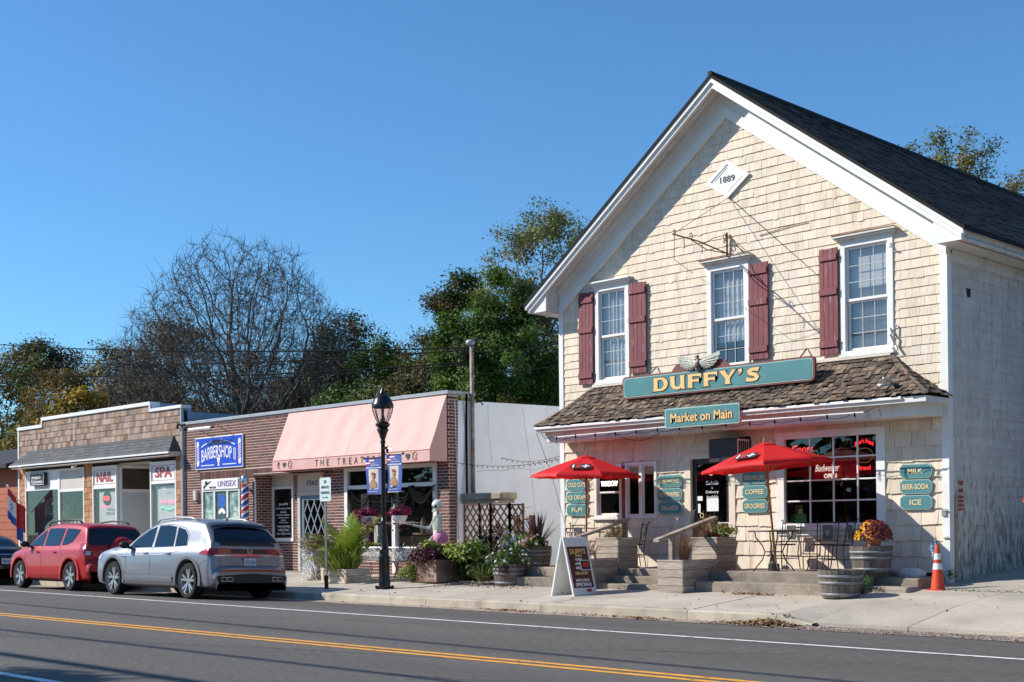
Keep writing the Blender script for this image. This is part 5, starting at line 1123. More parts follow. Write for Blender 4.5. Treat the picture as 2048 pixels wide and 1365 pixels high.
WN = shopwin(-40.32, -38.7, .5, 3.56, 2.86, 'nail salon window under the NAIL panel')
WS = shopwin(-36.58, -35.04, .5, 3.55, 2.91, 'nail salon window under the SPA panel')
M['redlet'] = pm('dull_red_lettering', (.42, .045, .055), .5)
for tx, xa, xb, zc, W_ in (('NAIL', -40.05, -38.95, 3.2, WN), ('SPA', -36.3, -35.3, 3.22, WS)):
    text(tx, (xa + xb) / 2, YF - .002, zc, .33, M['redlet'], W_, w=xb - xa, off=.012); b_ = MB(); frame(b_, xa - .16, xb + .16, 2.96, 3.43, .012, YF - .004, YF + .01); put('pinstripe', b_, M['redlet'], W_)
mb = MB(); mb.box(-40.05, -38.78, YF + .09, YF + .1, 1.3, 2.74); put('white_blind', mb, M['blind'], WN); mb = MB(); mb.box(-36.45, -35.12, YF + .12, YF + .13, 1.3, 2.8); put('grey_blind', mb, M['blind'], WS)
b_ = MB(); b_.lathe([(0, 0), (.24, 0), (.24, .02), (0, .02)], 16, (-39.5, YF + .06, 2.5), 'y'); put('neon_panel', b_, M['blackp'], WN); text('OPEN', -39.5, YF + .055, 2.5, .14, M['neonred'], WN, w=.34, ext=.001); text('Manicure', -39.6, YF + .08, 2.25, .11, M['neonpink'], WN, w=.6, ext=.001); text('WALK-INS', -39.3, YF + .08, 2.0, .1, M['doorblue'], WN, w=.6, ext=.001); text('Pedicure', -39.25, YF + .08, 2.14, .1, M['doorblue'], WN, w=.5, ext=.001)
text('Nail Spa', -35.75, YF + .08, 2.3, .16, M['neonpink'], WS, w=.9, ext=.001); mb = MB(); mb.tube([(-36.2 + .1 * i, YF + .08, 2.1 + .04 * math.sin(i * .9)) for i in range(10)], .012, 4); put('neon_wave', mb, M['neongreen'], WS); text('1560', -35.8, YF + .01, 2.7, .08, M['whitep'], WS, w=.26, ext=.001)
mb = MB(); mb.box(-38.7, -38.64, YF + .06, YF + 1.5, .3, 3.6); mb.box(-36.66, -36.58, YF + .06, YF + 1.5, .3, 3.6); mb.box(-38.7, -36.58, YF + .06, YF + 1.5, 3.57, 3.62); mb.box(-38.64, -36.66, YF + 1.42, YF + 1.5, .3, 3.57); put('entrance_recess', mb, M['beige'], ce)
mb = MB()
for y0, y1, z0, z1 in ((YF + .06, YF + .14, .3, 3.5), (YF + 1.12, YF + 1.2, .3, 3.5), (YF + .14, YF + 1.12, 2.68, 2.78), (YF + .14, YF + 1.12, 1.25, 1.33), (YF + .14, YF + 1.12, 3.45, 3.56)): mb.bbox(-38.64, -38.6, y0, y1, z0, z1, .005)
SW = put('side_window', mb, M['white'], ce, label='side window of the nail salon in its entrance recess'); mb = MB(); mb.box(-38.635, -38.625, YF + .14, YF + 1.12, 2.78, 3.45); put('dark_panel', mb, M['interior'], SW); mb = MB(); mb.box(-38.635, -38.625, YF + .14, YF + 1.12, 1.33, 2.68); put('pane', mb, pm('pale_blind_glass', (.5, .56, .58), .3), SW)
mb = MB(); mb.box(-45.3, -35.1, YF + 2.6, YF + 2.7, .3, 4.7); mb.box(-45.3, -35.1, YF + .2, YF + 2.6, .3, .4); mb.box(-45.3, -35.1, YF + .2, YF + 2.6, 3.62, 3.66); put('shop_room', mb, M['interior'], ce)
fl = thing('flood_light', 'small white double flood light under the grey canopy', 'light', (-41.0, 20.45, 3.6)); mb = MB(); mb.ball((-41.1, 20.42, 3.56), .07, 8, 6, 1, 1, 1); mb.tube([(-41.0, 20.5, 3.68), (-41.05, 20.45, 3.6)], .02, 5); put('lamp_head', mb, M['white'], fl, smooth=True)
# plants and things in the second window
r5 = np.random.default_rng(2); C = r5.normal(size=(160, 3)) * [.35, .12, .28] + [-43.2, YF + .4, 2.2]; put_ = leafmesh('display_plant', C, .16, pm('dull_foliage', (.12, .16, .1), .7, transl=.2), W1, seed=3)
mb = MB(); mb.ball((-41.1, YF + .4, 1.75), .14, 10, 6); put('green_pot', mb, pm('lime_pot', (.25, .5, .03), .4), W2); mb = MB()
for k in range(5): mb.lathe([(.06, 0), (.09, .12), (.05, .2), (.06, .3)], 8, (-42.5 + .28 * k, YF + .35, 1.56))
put('white_vase', mb, M['white'], W2)
r7 = random.Random(6); DC_ = [(.6, .55, .5), (.35, .1, .06), (.1, .2, .35), (.5, .4, .2), (.7, .7, .7), (.12, .25, .12), (.3, .2, .12)]
for (xa, xb, zb, n_, par_) in ((-45.2, -42.9, 1.0, 9, W1), (-42.6, -41.0, 1.56, 7, W2), (-26.4, -25.0, .9, 6, TW), (-24.5, -23.4, 1.3, 5, TW)):
    for k in range(n_):
        mb = MB(); mb.col = r7.choice(DC_); x = xa + (xb - xa) * (k + .5) / n_; y = YF + r7.uniform(.25, .6); h = r7.uniform(.12, .4); w_ = r7.uniform(.05, .12)
        mb.lathe([(w_ * .6, 0), (w_, h * .3), (w_ * .8, h * .7), (w_ * .4, h)], 9, (x, y, zb)); put('displayed_item', mb, M['goods'], par_, col=True, smooth=True)
mb = MB(); mb.col = (.5, .3, .15); mb.box(-45.2, -43.2, YF + 1.2, YF + 1.25, 1.2, 1.24); mb.box(-45.2, -43.2, YF + 1.2, YF + 1.25, 1.7, 1.74); mb.box(-45.2, -41.1, YF + 1.8, YF + 1.85, .5, 2.6); put('wooden_shelf', mb, M['goods'], W1, col=True)
# orange building at the frame's edge
ob_ = thing('orange_building', 'orange-brown sided building with a dark roof at the left edge', 'building', (-52, YF, .2)); mb = MB(); mb.box(-70, -46.2, 20.9, 32, .0, 3.95); put('wall', mb, pm('orange_siding', (.33, .09, .035), .8, var=.08), ob_)
M['osid'] = pm('orange_clapboard', (.34, .095, .038), .75, var=.1, attr=True)
for k in range(14): mb = MB(); c = rng.uniform(.92, 1.06); mb.col = (c, c, c); z = .2 + .265 * k; mb.add([(-60, 20.88, z), (-46.2, 20.88, z), (-46.2, 20.895, z + .265), (-60, 20.895, z + .265)], [(0, 1, 2, 3)]); put('clapboard', mb, M['osid'], ob_, col=True)
mb = MB(); mb.prism([(20.3, 3.75), (20.3, 3.9), (24.5, 5.0), (32.4, 5.0), (32.4, 3.75)][::-1], 24, 'x', -70.05); put('roof', mb, M['roof'], ob_, col=True)
# unseen house added beside the driveway to shut the sky off the side wall
nh = thing('added_sky_blocker', 'unseen dark brown house shape added to keep skylight off the side wall', 'building', (-2, 22, .2)); mb = MB(); mb.box(-3.6, 6, 21.5, 40, 0, 5.6); put('wall', mb, pm('brown_siding', (.07, .05, .04), .85, var=.1), nh)
mb = MB(); mb.prism([(-4.1, 5.5), (6.5, 5.5), (1.2, 8.4)], 19.5, 'y', 21.1); put('roof', mb, M['roof'], nh, col=True)
# open flag
fg = thing('open_flag', 'red white and blue OPEN flag hanging from a slanted pole at the left shop corner', 'flag', (-45.6, YF, 2.2))
mb = MB(); mb.tube([(-45.1, YF - .03, 2.1), (-44.95, 19.9, 3.02)], .02, 6); mb.ball((-44.95, 19.87, 3.06), .05, 8, 6); put('pole', mb, M['white'], fg)
def sheet(y0, y1, z0, z1, m, nm, slope=.0, ph=0.):
    mb = MB(); n = 8
    for i in range(n + 1):
        t_ = i / n; y = y0 + (y1 - y0) * t_; x = -45.0 - .1 * (y - 19.9) + .035 * math.sin(t_ * 7 + ph); dz = -slope * (y - 19.9)
        mb.v += [(x, y, z1 + dz), (x + .02 * math.sin(t_ * 9), y, z0 + dz)]
    for i in range(n): mb.f.append((2 * i, 2 * i + 1, 2 * i + 3, 2 * i + 2)); mb.c.append((1, 1, 1)); mb.m.append(0)
    put(nm, mb, M[m], fg, smooth=True)
sheet(19.9, 20.2, 2.72, 2.98, 'red', 'red_band', 1.0); sheet(19.88, 20.2, 2.2, 2.72, 'whitep', 'white_band', 1.0); sheet(19.88, 20.2, 1.9, 2.2, 'bluep', 'blue_band', 1.0)
sheet(20.2, 20.55, 1.75, 2.7, 'red', 'red_band', .6, 2.); sheet(20.2, 20.45, 1.3, 1.75, 'bluep', 'blue_band', .4, 1.)
mb = MB(); mb.lathe([(.07, 0), (.12, 0)], 16, (-44.96, 20.0, 2.32), 'y'); put('letter_print', mb, M['bluep'], fg)
# ================================================================ parked cars
from mathutils.bvhtree import BVHTree
M['tyre'] = pm('tyre_rubber', (.007, .007, .007), .9, var=.15)
M['alloy'] = pm('alloy_wheel', (.42, .43, .44), .38, metal=.7)
M['plastic'] = pm('black_plastic', (.02, .02, .022), .6)
M['greyplastic'] = pm('grey_cladding', (.13, .135, .145), .45)
M['tail'] = pm('red_lamp_lens', (.36, .005, .008), .2, coat=.5)
M['clear'] = pm('clear_lamp_lens', (.6, .6, .6), .1, coat=1.)
M['carglass'] = glassmat('car_glass', (.012, .02, .028), .93, refl=1.6)
M['plate'] = pm('white_plate', (.62, .62, .64), .5); M['plateyellow'] = pm('yellow_plate', (.6, .32, .02), .5)
def paint(nm, col, flake=.3): return pm(nm, col, .42, metal=flake, coat=.6, var=.0, spec=.3)
def interp(tab, x, k):
    for i in range(len(tab) - 1):
        if tab[i][0] <= x <= tab[i + 1][0]:
            a, b = tab[max(i - 1, 0)], tab[min(i + 2, len(tab) - 1)]; p, q = tab[i], tab[i + 1]; h = q[0] - p[0]; t = (x - p[0]) / h
            def sl(u, v): return (v[k] - u[k]) / (v[0] - u[0]) if v[0] > u[0] else 0
            m0 = sl(a, q) if a is not p else sl(p, q); m1 = sl(p, b) if b is not q else sl(p, q); d = sl(p, q)
            if d * m0 <= 0: m0 = 0
            else: m0 = math.copysign(min(abs(m0), 3 * abs(d)), d)
            if d * m1 <= 0: m1 = 0
            else: m1 = math.copysign(min(abs(m1), 3 * abs(d)), d)
            return (2 * t ** 3 - 3 * t * t + 1) * p[k] + (t ** 3 - 2 * t * t + t) * h * m0 + (-2 * t ** 3 + 3 * t * t) * q[k] + (t ** 3 - t * t) * h * m1
    return tab[0][k] if x < tab[0][0] else tab[-1][k]
def wheel(x, y, r, par, style, wid=.24):
    tm = MB(); s_ = -1 if y < 0 else 1
    tm.lathe([(r * .73, -wid / 2), (r * .93, -wid / 2), (r, -wid / 2 + .035), (r, wid / 2 - .035), (r * .93, wid / 2), (r * .73, wid / 2)], 40, (x, y, r), 'y')
    W_ = put('wheel', tm, M['tyre'], par, smooth=True, auto=40); o = wid / 2 - .005
    rm = MB(); rm.lathe([(r * .75, o * s_), (r * .72, (o - .015) * s_), (r * .69, (o - .13) * s_)], 36, (x, y, r), 'y'); put('rim', rm, M['alloy'], W_, smooth=True)
    dk = MB(); dk.lathe([(r * .7, (o - .13) * s_), (0, (o - .13) * s_)], 24, (x, y, r), 'y'); put('brake_disc', dk, M['plastic'], W_)
    sp = MB(); N_ = 5 if style == 5 else 6
    for k in range(N_):
        a = 2 * math.pi * k / N_ + .3
        arms = ((-.17, .12), (.17, -.12)) if style == 5 else ((0, 0),)
        for da, tw in arms:
            a0, a1 = a + da * .3, a + da * 1.25; w0, w1 = (.02, .026) if style == 5 else (.034, .04)
            P_, Q_ = (r * .12, a0), (r * .72, a1); n0, n1 = (math.cos(P_[1]), math.sin(P_[1])), (math.cos(Q_[1]), math.sin(Q_[1]))
            A = (x + P_[0] * n0[0], r + P_[0] * n0[1]); B = (x + Q_[0] * n1[0], r + Q_[0] * n1[1]); dx, dz = B[0] - A[0], B[1] - A[1]; l = math.hypot(dx, dz); nx, nz = -dz / l, dx / l; y0 = y + (o - .03) * s_; y1 = y + (o - .012) * s_
            sp.add([(A[0] + nx * w0, y0, A[1] + nz * w0), (A[0] - nx * w0, y0, A[1] - nz * w0), (B[0] - nx * w1, y1, B[1] - nz * w1), (B[0] + nx * w1, y1, B[1] + nz * w1),
                    (A[0] + nx * w0, y0 - .04 * s_, A[1] + nz * w0), (A[0] - nx * w0, y0 - .04 * s_, A[1] - nz * w0), (B[0] - nx * w1, y1 - .04 * s_, B[1] - nz * w1), (B[0] + nx * w1, y1 - .04 * s_, B[1] + nz * w1)], [(0, 1, 2, 3), (0, 3, 7, 4), (1, 5, 6, 2), (4, 7, 6, 5)])
    sp.lathe([(0, (o - .02) * s_), (r * .13, (o - .025) * s_), (r * .16, (o - .06) * s_)], 16, (x, y, r), 'y'); put('spokes', sp, M['alloy'], W_)
    return W_
def car(name, label, cat, loc, tab, belt, wheels, r, mpaint, style, group):
    """tab rows: x, roof height, half width, underside height. Local +x is the rear, -y the near side"""
    T_ = thing(name, label, cat, loc, group, local=True); T_.rotation_euler = (-.036, 0, 0)
    xs_ = []
    for a, b in zip(tab[:-1], tab[1:]): n = max(2, int((b[0] - a[0]) / .07)); xs_ += [a[0] + (b[0] - a[0]) * i / n for i in range(n)]
    xs_.append(tab[-1][0]); S = []
    for x in xs_:
        T, wl, z0 = (interp(tab, x, k) for k in (1, 2, 3)); zb = belt(x); zbe = min(zb, T - .1); wl_ = wl
        hr = max(0, T - .1 - zbe); wr = max(.1, wl - .07 - hr * .29)
        half = [(0, z0), (wl - .14, z0), (wl - .035, z0 + .05), (wl - .002, z0 + .16), (wl + .004, z0 + .45 * (zbe - z0)), (wl, zbe - .16), (wl - .014, zbe - .07), (wl - .045, zbe - .015), (wl - .065, zbe + .01)]
        for k in (1, 2): t = k / 3; half.append((wl - .065 + (wr - wl + .065) * t, zbe + .01 + (T - .11 - zbe) * t if hr else zbe + .01 + .003 * k))
        half += [(wr, T - .1 + (.02 if not hr else 0)), (wr - .03, T - .055), (wr - .1, T - .02), (wr * .55, T - .002), (0, T + .005)]
        S.append([(x, -y, z) for y, z in half] + [(x, y, z) for y, z in half[-2:0:-1]])
    n = len(S[0]); mb = MB(); mb.v = [p for s_ in S for p in s_]
    for i in range(len(S) - 1):
        for k in range(n): j = (k + 1) % n; mb.f.append((i * n + k, (i + 1) * n + k, (i + 1) * n + j, i * n + j))
    mb.f.append(tuple(range(n))); mb.f.append(tuple(range(len(S) * n - 1, len(S) * n - n - 1, -1))); mb.c = [(1, 1, 1)] * len(mb.f); mb.m = [0] * len(mb.f)
    bvh = BVHTree.FromPolygons([Vector(v) for v in mb.v], mb.f)
    me = bpy.data.meshes.new('b'); me.from_pydata(mb.v, [], mb.f); me.validate(); tmp = bpy.data.objects.new('tmp', me); COL.objects.link(tmp); tools = []
    for wx in wheels:
        for s_ in (-1, 1):
            c = MB(); c.lathe([(0, -1.25 * s_ if s_ > 0 else 1.25), (r + .08, 1.25 * s_), (r + .055, .6 * s_), (0, .6 * s_)], 40, (wx, 0, r + .01), 'y'); c.v = []; c.f = []
            N_ = 40; ring = [(wx + (r + .08) * math.cos(2 * math.pi * i / N_), r + .01 + (r + .08) * math.sin(2 * math.pi * i / N_)) for i in range(N_)]; c.c = []; c.m = []; c.prism(ring, .7, 'y', .62 if s_ > 0 else -1.32)
            cm = bpy.data.meshes.new('c'); cm.from_pydata(c.v, [], c.f); co = bpy.data.objects.new('c', cm); COL.objects.link(co); tools.append(co); md = tmp.modifiers.new('b', 'BOOLEAN'); md.operation = 'DIFFERENCE'; md.object = co; md.solver = 'EXACT'
    dg = bpy.context.evaluated_depsgraph_get(); dg.update(); bm = bpy.data.meshes.new_from_object(tmp.evaluated_get(dg)); bm.name = 'body'
    bpy.data.objects.remove(tmp)
    for c in tools: bpy.data.objects.remove(c)
    bm.polygons.foreach_set('use_smooth', [True] * len(bm.polygons)); bm.set_sharp_from_angle(angle=R(38)); bm.materials.clear()
    body = put('body', bm, mpaint, T_)
    def hit(mode, u, v, off):
        if mode == 'side': o, d = Vector((u, -3, v)), Vector((0, 1, 0))
        elif mode == 'rear': o, d = Vector((5, u, v)), Vector((-1, 0, 0))
        elif mode == 'front': o, d = Vector((-5, u, v)), Vector((1, 0, 0))
        else: o, d = Vector((u, v, 4)), Vector((0, 0, -1))
        p, nn, i, dd = bvh.ray_cast(o, d)
        if p is None: p, nn = o + d * 2.2, -d
        return p - d * off
    def patch(nm, m, mode, lo, hi, rows=4, off=.007, par=T_, sub=4, label=None, smooth=True):
        L_, H_ = [], []
        for i in range(len(lo) - 1):
            for k in range(sub): t = k / sub; L_.append((lo[i][0] + (lo[i + 1][0] - lo[i][0]) * t, lo[i][1] + (lo[i + 1][1] - lo[i][1]) * t)); H_.append((hi[i][0] + (hi[i + 1][0] - hi[i][0]) * t, hi[i][1] + (hi[i + 1][1] - hi[i][1]) * t))
        L_.append(lo[-1]); H_.append(hi[-1]); b_ = MB(); W = len(L_)
        for j in range(rows + 1):
            for i in range(W): t = j / rows; b_.v.append(tuple(hit(mode, L_[i][0] + (H_[i][0] - L_[i][0]) * t, L_[i][1] + (H_[i][1] - L_[i][1]) * t, off)))
        for j in range(rows):
            for i in range(W - 1): q = (j * W + i, j * W + i + 1, (j + 1) * W + i + 1, (j + 1) * W + i); b_.f.append(q if mode != 'front' else q[::-1]); b_.c.append((1, 1, 1)); b_.m.append(0)
        return put(nm, b_, m, par, smooth=smooth, label=label)
    def line(nm, m, mode, pts, rad=.004, off=.002, par=T_):
        P_ = []
        for a, b in zip(pts[:-1], pts[1:]):
            k_ = max(1, int(math.hypot(b[0] - a[0], b[1] - a[1]) / .08))
            for i in range(k_): t = i / k_; P_.append(hit(mode, a[0] + (b[0] - a[0]) * t, a[1] + (b[1] - a[1]) * t, off))
        P_.append(hit(mode, *pts[-1], off)); b_ = MB(); b_.tube(P_, rad, 5); return put(nm, b_, m, par)
    hw = interp(tab, 0, 2)
    for wx in wheels:
        for s_ in (-1, 1): wheel(wx, s_ * (hw - .12), r, T_, style)
    ub = MB(); ub.box(tab[0][0] + .4, tab[-1][0] - .35, -hw + .3, hw - .3, .2, .5); put('underbody', ub, M['plastic'], T_)
    return T_, patch, line, hit, hw
GC = 'cars parked along the kerb'
# ---------------------------------------------------------------- silver crossover
tabS = [(-2.6, .72, .70, .32), (-2.56, .86, .80, .27), (-2.48, .97, .87, .24), (-2.3, 1.02, .93, .22), (-1.9, 1.08, .965, .21), (-1.3, 1.14, .975, .21), (-1.08, 1.17, .975, .21), (-.65, 1.42, .975, .21), (-.15, 1.62, .975, .21), (.25, 1.685, .975, .21), (.8, 1.71, .975, .21), (1.4, 1.69, .97, .21), (1.88, 1.63, .965, .22), (1.95, 1.58, .96, .22), (2.32, 1.22, .95, .24), (2.36, 1.12, .93, .25), (2.42, .95, .92, .27), (2.46, .72, .91, .3), (2.54, .66, .88, .32), (2.55, .45, .86, .33)]
SILV = paint('silver_paint', (.24, .25, .275), .6)
S_, P_s, L_s, H_s, hw = car('silver_suv', 'silver crossover with dark rear glass and a full-width red tail-light band, parked nearest', 'car', (-25.7, 15.42, -.05), tabS, lambda x: 1.03 + .02 * x, (-1.58, 1.59), .375, SILV, 5, GC)
P_s('side_window', M['carglass'], 'side', [(-.98, 1.07), (-.6, 1.075), (-.3, 1.08), (.0, 1.085)], [(-.95, 1.1), (-.6, 1.31), (-.3, 1.46), (.0, 1.535)], label='front door window')
P_s('side_window', M['carglass'], 'side', [(.1, 1.09), (.5, 1.095), (.9, 1.1)], [(.1, 1.55), (.5, 1.56), (.82, 1.53)], label='rear door window')
P_s('side_window', M['carglass'], 'side', [(.96, 1.1), (1.2, 1.11), (1.42, 1.13)], [(.9, 1.52), (1.2, 1.46), (1.36, 1.34)], label='rear quarter window')
P_s('windscreen', M['carglass'], 'front', [(-.78, 1.2), (0, 1.22), (.78, 1.2)], [(-.66, 1.55), (0, 1.6), (.66, 1.55)])
P_s('rear_window', M['carglass'], 'rear', [(-.78, 1.2), (-.4, 1.19), (0, 1.19), (.4, 1.19), (.78, 1.2)], [(-.66, 1.47), (-.35, 1.52), (0, 1.53), (.35, 1.52), (.66, 1.47)], rows=6)
P_s('spoiler', M['plastic'], 'rear', [(-.72, 1.5), (0, 1.535), (.72, 1.5)], [(-.66, 1.555), (0, 1.6), (.66, 1.555)], off=.06)
P_s('window_trim', M['plastic'], 'rear', [(-.86, 1.12), (0, 1.12), (.86, 1.12)], [(-.8, 1.2), (0, 1.19), (.8, 1.2)], off=.004)
P_s('tail_light', M['tail'], 'rear', [(-.88, .93), (-.6, .955), (-.45, .96)], [(-.86, 1.06), (-.6, 1.075), (-.45, 1.07)], off=.014); P_s('tail_light', M['tail'], 'rear', [(.45, .96), (.6, .955), (.88, .93)], [(.45, 1.07), (.6, 1.075), (.86, 1.06)], off=.014)
P_s('tail_light', M['tail'], 'side', [(2.02, .95), (2.25, .93), (2.41, .92)], [(2.06, .99), (2.25, 1.06), (2.345, 1.08)], off=.012); P_s('light_band', pm('dark_red_band', (.06, .004, .005), .3), 'rear', [(-.45, .965), (0, .965), (.45, .965)], [(-.45, 1.06), (0, 1.06), (.45, 1.06)], off=.012)
P_s('chrome_strip', M['chrome'], 'rear', [(-.84, .905), (0, .915), (.84, .905)], [(-.84, .93), (0, .945), (.84, .93)], off=.012, rows=2)
P_s('lower_bumper', M['plastic'], 'rear', [(-.8, .35), (0, .35), (.8, .35)], [(-.84, .5), (0, .55), (.84, .5)], off=.01); P_s('reflector_strip', M['tail'], 'rear', [(-.8, .585), (0, .6), (.8, .585)], [(-.8, .615), (0, .63), (.8, .615)], off=.014, rows=2)
for sx in (-.62, .62):
    mb = MB(); xx = H_s('rear', sx, .43, 0).x
    for dx in (-.07, .07): frame(mb, sx + dx - .068, sx + dx + .068, .385, .475, .012, -.01, .02)
    mb.xf(Matrix.Translation((xx, 0, 0)) @ Matrix(((0, -1, 0, .02), (1, 0, 0, 0), (0, 0, 1, 0), (0, 0, 0, 1)))); put('exhaust_trim', mb, M['chrome'], S_)
def plate(par, x, y, z, w_, h_, m, txt, mt, back='plastic'):
    mb = MB(); mb.bbox(x, x + .012, y - w_ / 2 - .012, y + w_ / 2 + .012, z - h_ / 2 - .012, z + h_ / 2 + .012, .003); Pp = put('number_plate', mb, M[back], par); mb = MB(); mb.box(x + .01, x + .016, y - w_ / 2, y + w_ / 2, z - h_ / 2, z + h_ / 2); put('plate_face', mb, M[m], Pp)
    text(txt, x + .018, y, z - .005, h_ * .5, M[mt], Pp, w=w_ * .8, rotz=R(90), ext=.001, off=.001)
plate(S_, H_s('rear', 0, .8, 0).x + .004, 0, .79, .31, .16, 'plate', 'LFE-3838', 'bluep')
lg = MB(); xx = H_s('rear', 0, 1.01, 0).x + .03; lg.tube([(xx, .055 * math.cos(a * .35), 1.01 + .055 * math.sin(a * .35)) for a in range(19)], .006, 5)
for pts in (((-.025, .045), (0, .0), (.025, .045)), ((-.042, .02), (-.018, -.042), (0, -.005), (.018, -.042), (.042, .02))): lg.tube([(xx, a, 1.01 + b) for a, b in pts], .005, 4)
put('badge', lg, M['chrome'], S_)
SM = pm('dark_seam', (.03, .03, .035), .7)
for pts in ([(.05, 1.07), (.06, .8), (.05, .42)], [(-.95, 1.05), (-1.0, .85), (-1.02, .42)], [(.98, 1.08), (1.12, .92)], [(-1.02, .42), (.98, .42)]): L_s('door_seam', SM, 'side', pts, .004, .0)
L_s('tailgate_seam', SM, 'rear', [(-.74, .9), (-.72, .7), (0, .68), (.72, .7), (.74, .9)], .004, 0.); L_s('shoulder_line', SILV, 'side', [(-1.1, .88), (-.5, .9), (.6, .92), (.9, .97), (1.15, 1.0)], .008, .0)
P_s('sill_cladding', M['greyplastic'], 'side', [(-1.05, .235), (0, .235), (1.05, .235)], [(-1.05, .33), (0, .33), (1.05, .33)], off=.012); P_s('sill_strip', SILV, 'side', [(-1.02, .4), (0, .4), (1.0, .4)], [(-1.02, .47), (0, .47), (1.0, .47)], off=.022); P_s('sill_strip', SILV, 'side', [(-1.04, .33), (0, .33), (1.02, .33)], [(-1.02, .4), (0, .4), (1.0, .4)], off=.014)
def arch(par, wx, r, m, hw, w_=.07, a0=-12, a1=192, nm='arch_cladding', both=True):
    for s_ in ((-1, 1) if both else (-1,)):
        b_ = MB(); y = s_ * hw; b_.lathe([(r + .075, (y - .10 * s_)), (r + .075, y + .012 * s_), (r + .085, y + .016 * s_), (r + .075 + w_, y + .006 * s_), (r + .08 + w_, y - .03 * s_)], 36, (wx, 0, r + .01), 'y', a0=R(a0), a1=R(a1)); put(nm, b_, m, par, smooth=True, auto=50)
for wx in (-1.58, 1.59): arch(S_, wx, .375, M['greyplastic'], hw)
for hx in (-.12, .83):
    b_ = MB(); y = H_s('side', hx, .95, 0).y; b_.tube([(hx - .09, y - .008, .95), (hx - .07, y - .035, .952), (hx + .06, y - .035, .956), (hx + .08, y - .008, .958)], .013, 6); put('door_handle', b_, M['alloy'], S_)
def mirror(par, x, z, m, hw):
    for s_ in (-1, 1):
        b_ = MB(); b_.ball((x, s_ * (hw + .1), z), .1, 12, 8, .75, 1.25, .78); b_.tube([(x, s_ * (hw - .07), z - .06), (x, s_ * (hw + .05), z - .04)], .03, 6); put('side_mirror', b_, m, par, smooth=True)
mirror(S_, -.88, 1.12, M['plastic'], hw); L_s('fender_badge', M['chrome'], 'side', [(-1.2, .86), (-.98, .88)], .01, .006)
for s_ in (-1, 1):
    b_ = MB(); b_.tube([(-.2, s_ * .66, 1.61), (-.05, s_ * .66, 1.69), (.6, s_ * .655, 1.735), (1.2, s_ * .65, 1.715), (1.55, s_ * .645, 1.64)], .022, 6); put('roof_rail', b_, M['alloy'], S_, smooth=True)
b_ = MB(); b_.tube([(1.5, 0, 1.66), (1.6, 0, 1.74)], [.03, .01], 6); put('antenna', b_, M['plastic'], S_)
P_s('headlight', M['clear'], 'side', [(-2.5, .78), (-2.2, .82)], [(-2.46, .88), (-2.15, .92)], off=.01); 
for pts in ([(-1.0, 1.062), (-.5, 1.07), (.5, 1.085), (1.44, 1.115), (1.42, 1.34), (1.2, 1.49), (.7, 1.575), (.0, 1.565), (-.3, 1.49), (-.62, 1.33), (-.98, 1.07)],): L_s('window_trim', M['chrome'], 'side', pts, .006, .002)
L_s('body_crease', SILV, 'side', [(-2.3, .86), (-1.9, .93), (-1.2, .93)], .01, 0.); L_s('bumper_seam', SM, 'side', [(1.98, .7), (2.2, .78), (2.4, .88)], .004, 0.); L_s('bumper_seam', SM, 'side', [(-2.0, .7), (-2.2, .8), (-2.42, .84)], .004, 0.); L_s('fuel_flap', SM, 'side', [(1.5, .95), (1.68, .96), (1.68, .82), (1.5, .81), (1.5, .95)], .003, 0.)
# ---------------------------------------------------------------- red suv
tabR = [(-2.22, .7, .66, .32), (-2.18, .84, .74, .27), (-2.08, .94, .82, .24), (-1.85, 1.0, .88, .22), (-1.35, 1.08, .905, .22), (-1.12, 1.12, .905, .22), (-.75, 1.36, .905, .22), (-.35, 1.58, .905, .22), (.0, 1.66, .905, .22), (.6, 1.685, .905, .22), (1.3, 1.67, .9, .22), (1.78, 1.62, .89, .24), (1.88, 1.56, .885, .24), (2.08, 1.15, .875, .26), (2.14, .98, .87, .27), (2.16, .8, .87, .28), (2.27, .72, .85, .3), (2.29, .45, .82, .32)]
REDP = paint('red_paint_metallic', (.40, .003, .006), .05)
Rr, P_r, L_r, H_r, hr_ = car('red_suv', 'red small sport utility car with black roof rails behind the silver one', 'car', (-31.67, 15.78, -.06), tabR, lambda x: 1.05 + .02 * x, (-1.38, 1.39), .355, REDP, 6, GC)
P_r('side_window', M['carglass'], 'side', [(-1.0, 1.1), (-.6, 1.1), (-.2, 1.1)], [(-.96, 1.13), (-.6, 1.33), (-.2, 1.52)], label='front door window'); P_r('side_window', M['carglass'], 'side', [(-.1, 1.1), (.4, 1.1), (.72, 1.11)], [(-.1, 1.54), (.4, 1.55), (.78, 1.54)], label='rear door window')
P_r('side_window', M['carglass'], 'side', [(.84, 1.12), (1.1, 1.13), (1.35, 1.2)], [(.88, 1.54), (1.2, 1.53), (1.6, 1.5)], label='rear quarter window'); P_r('windscreen', M['carglass'], 'front', [(-.72, 1.16), (0, 1.18), (.72, 1.16)], [(-.6, 1.52), (0, 1.58), (.6, 1.52)])
P_r('rear_window', M['carglass'], 'rear', [(-.76, 1.13), (0, 1.12), (.76, 1.13)], [(-.66, 1.53), (0, 1.56), (.66, 1.53)], rows=6, sub=8); P_r('tail_light', M['tail'], 'side', [(1.88, .93), (2.0, .92), (2.09, .92)], [(1.8, 1.16), (1.95, 1.17), (2.04, 1.17)], off=.012); P_r('tail_light', M['tail'], 'rear', [(-.85, .98), (-.74, .98)], [(-.81, 1.17), (-.72, 1.17)], off=.014); P_r('tail_light', M['clear'], 'rear', [(-.86, .88), (-.74, .88)], [(-.85, .98), (-.74, .98)], off=.014); P_r('tail_light', M['tail'], 'rear', [(.74, .88), (.86, .88)], [(.72, 1.17), (.81, 1.17)], off=.014)
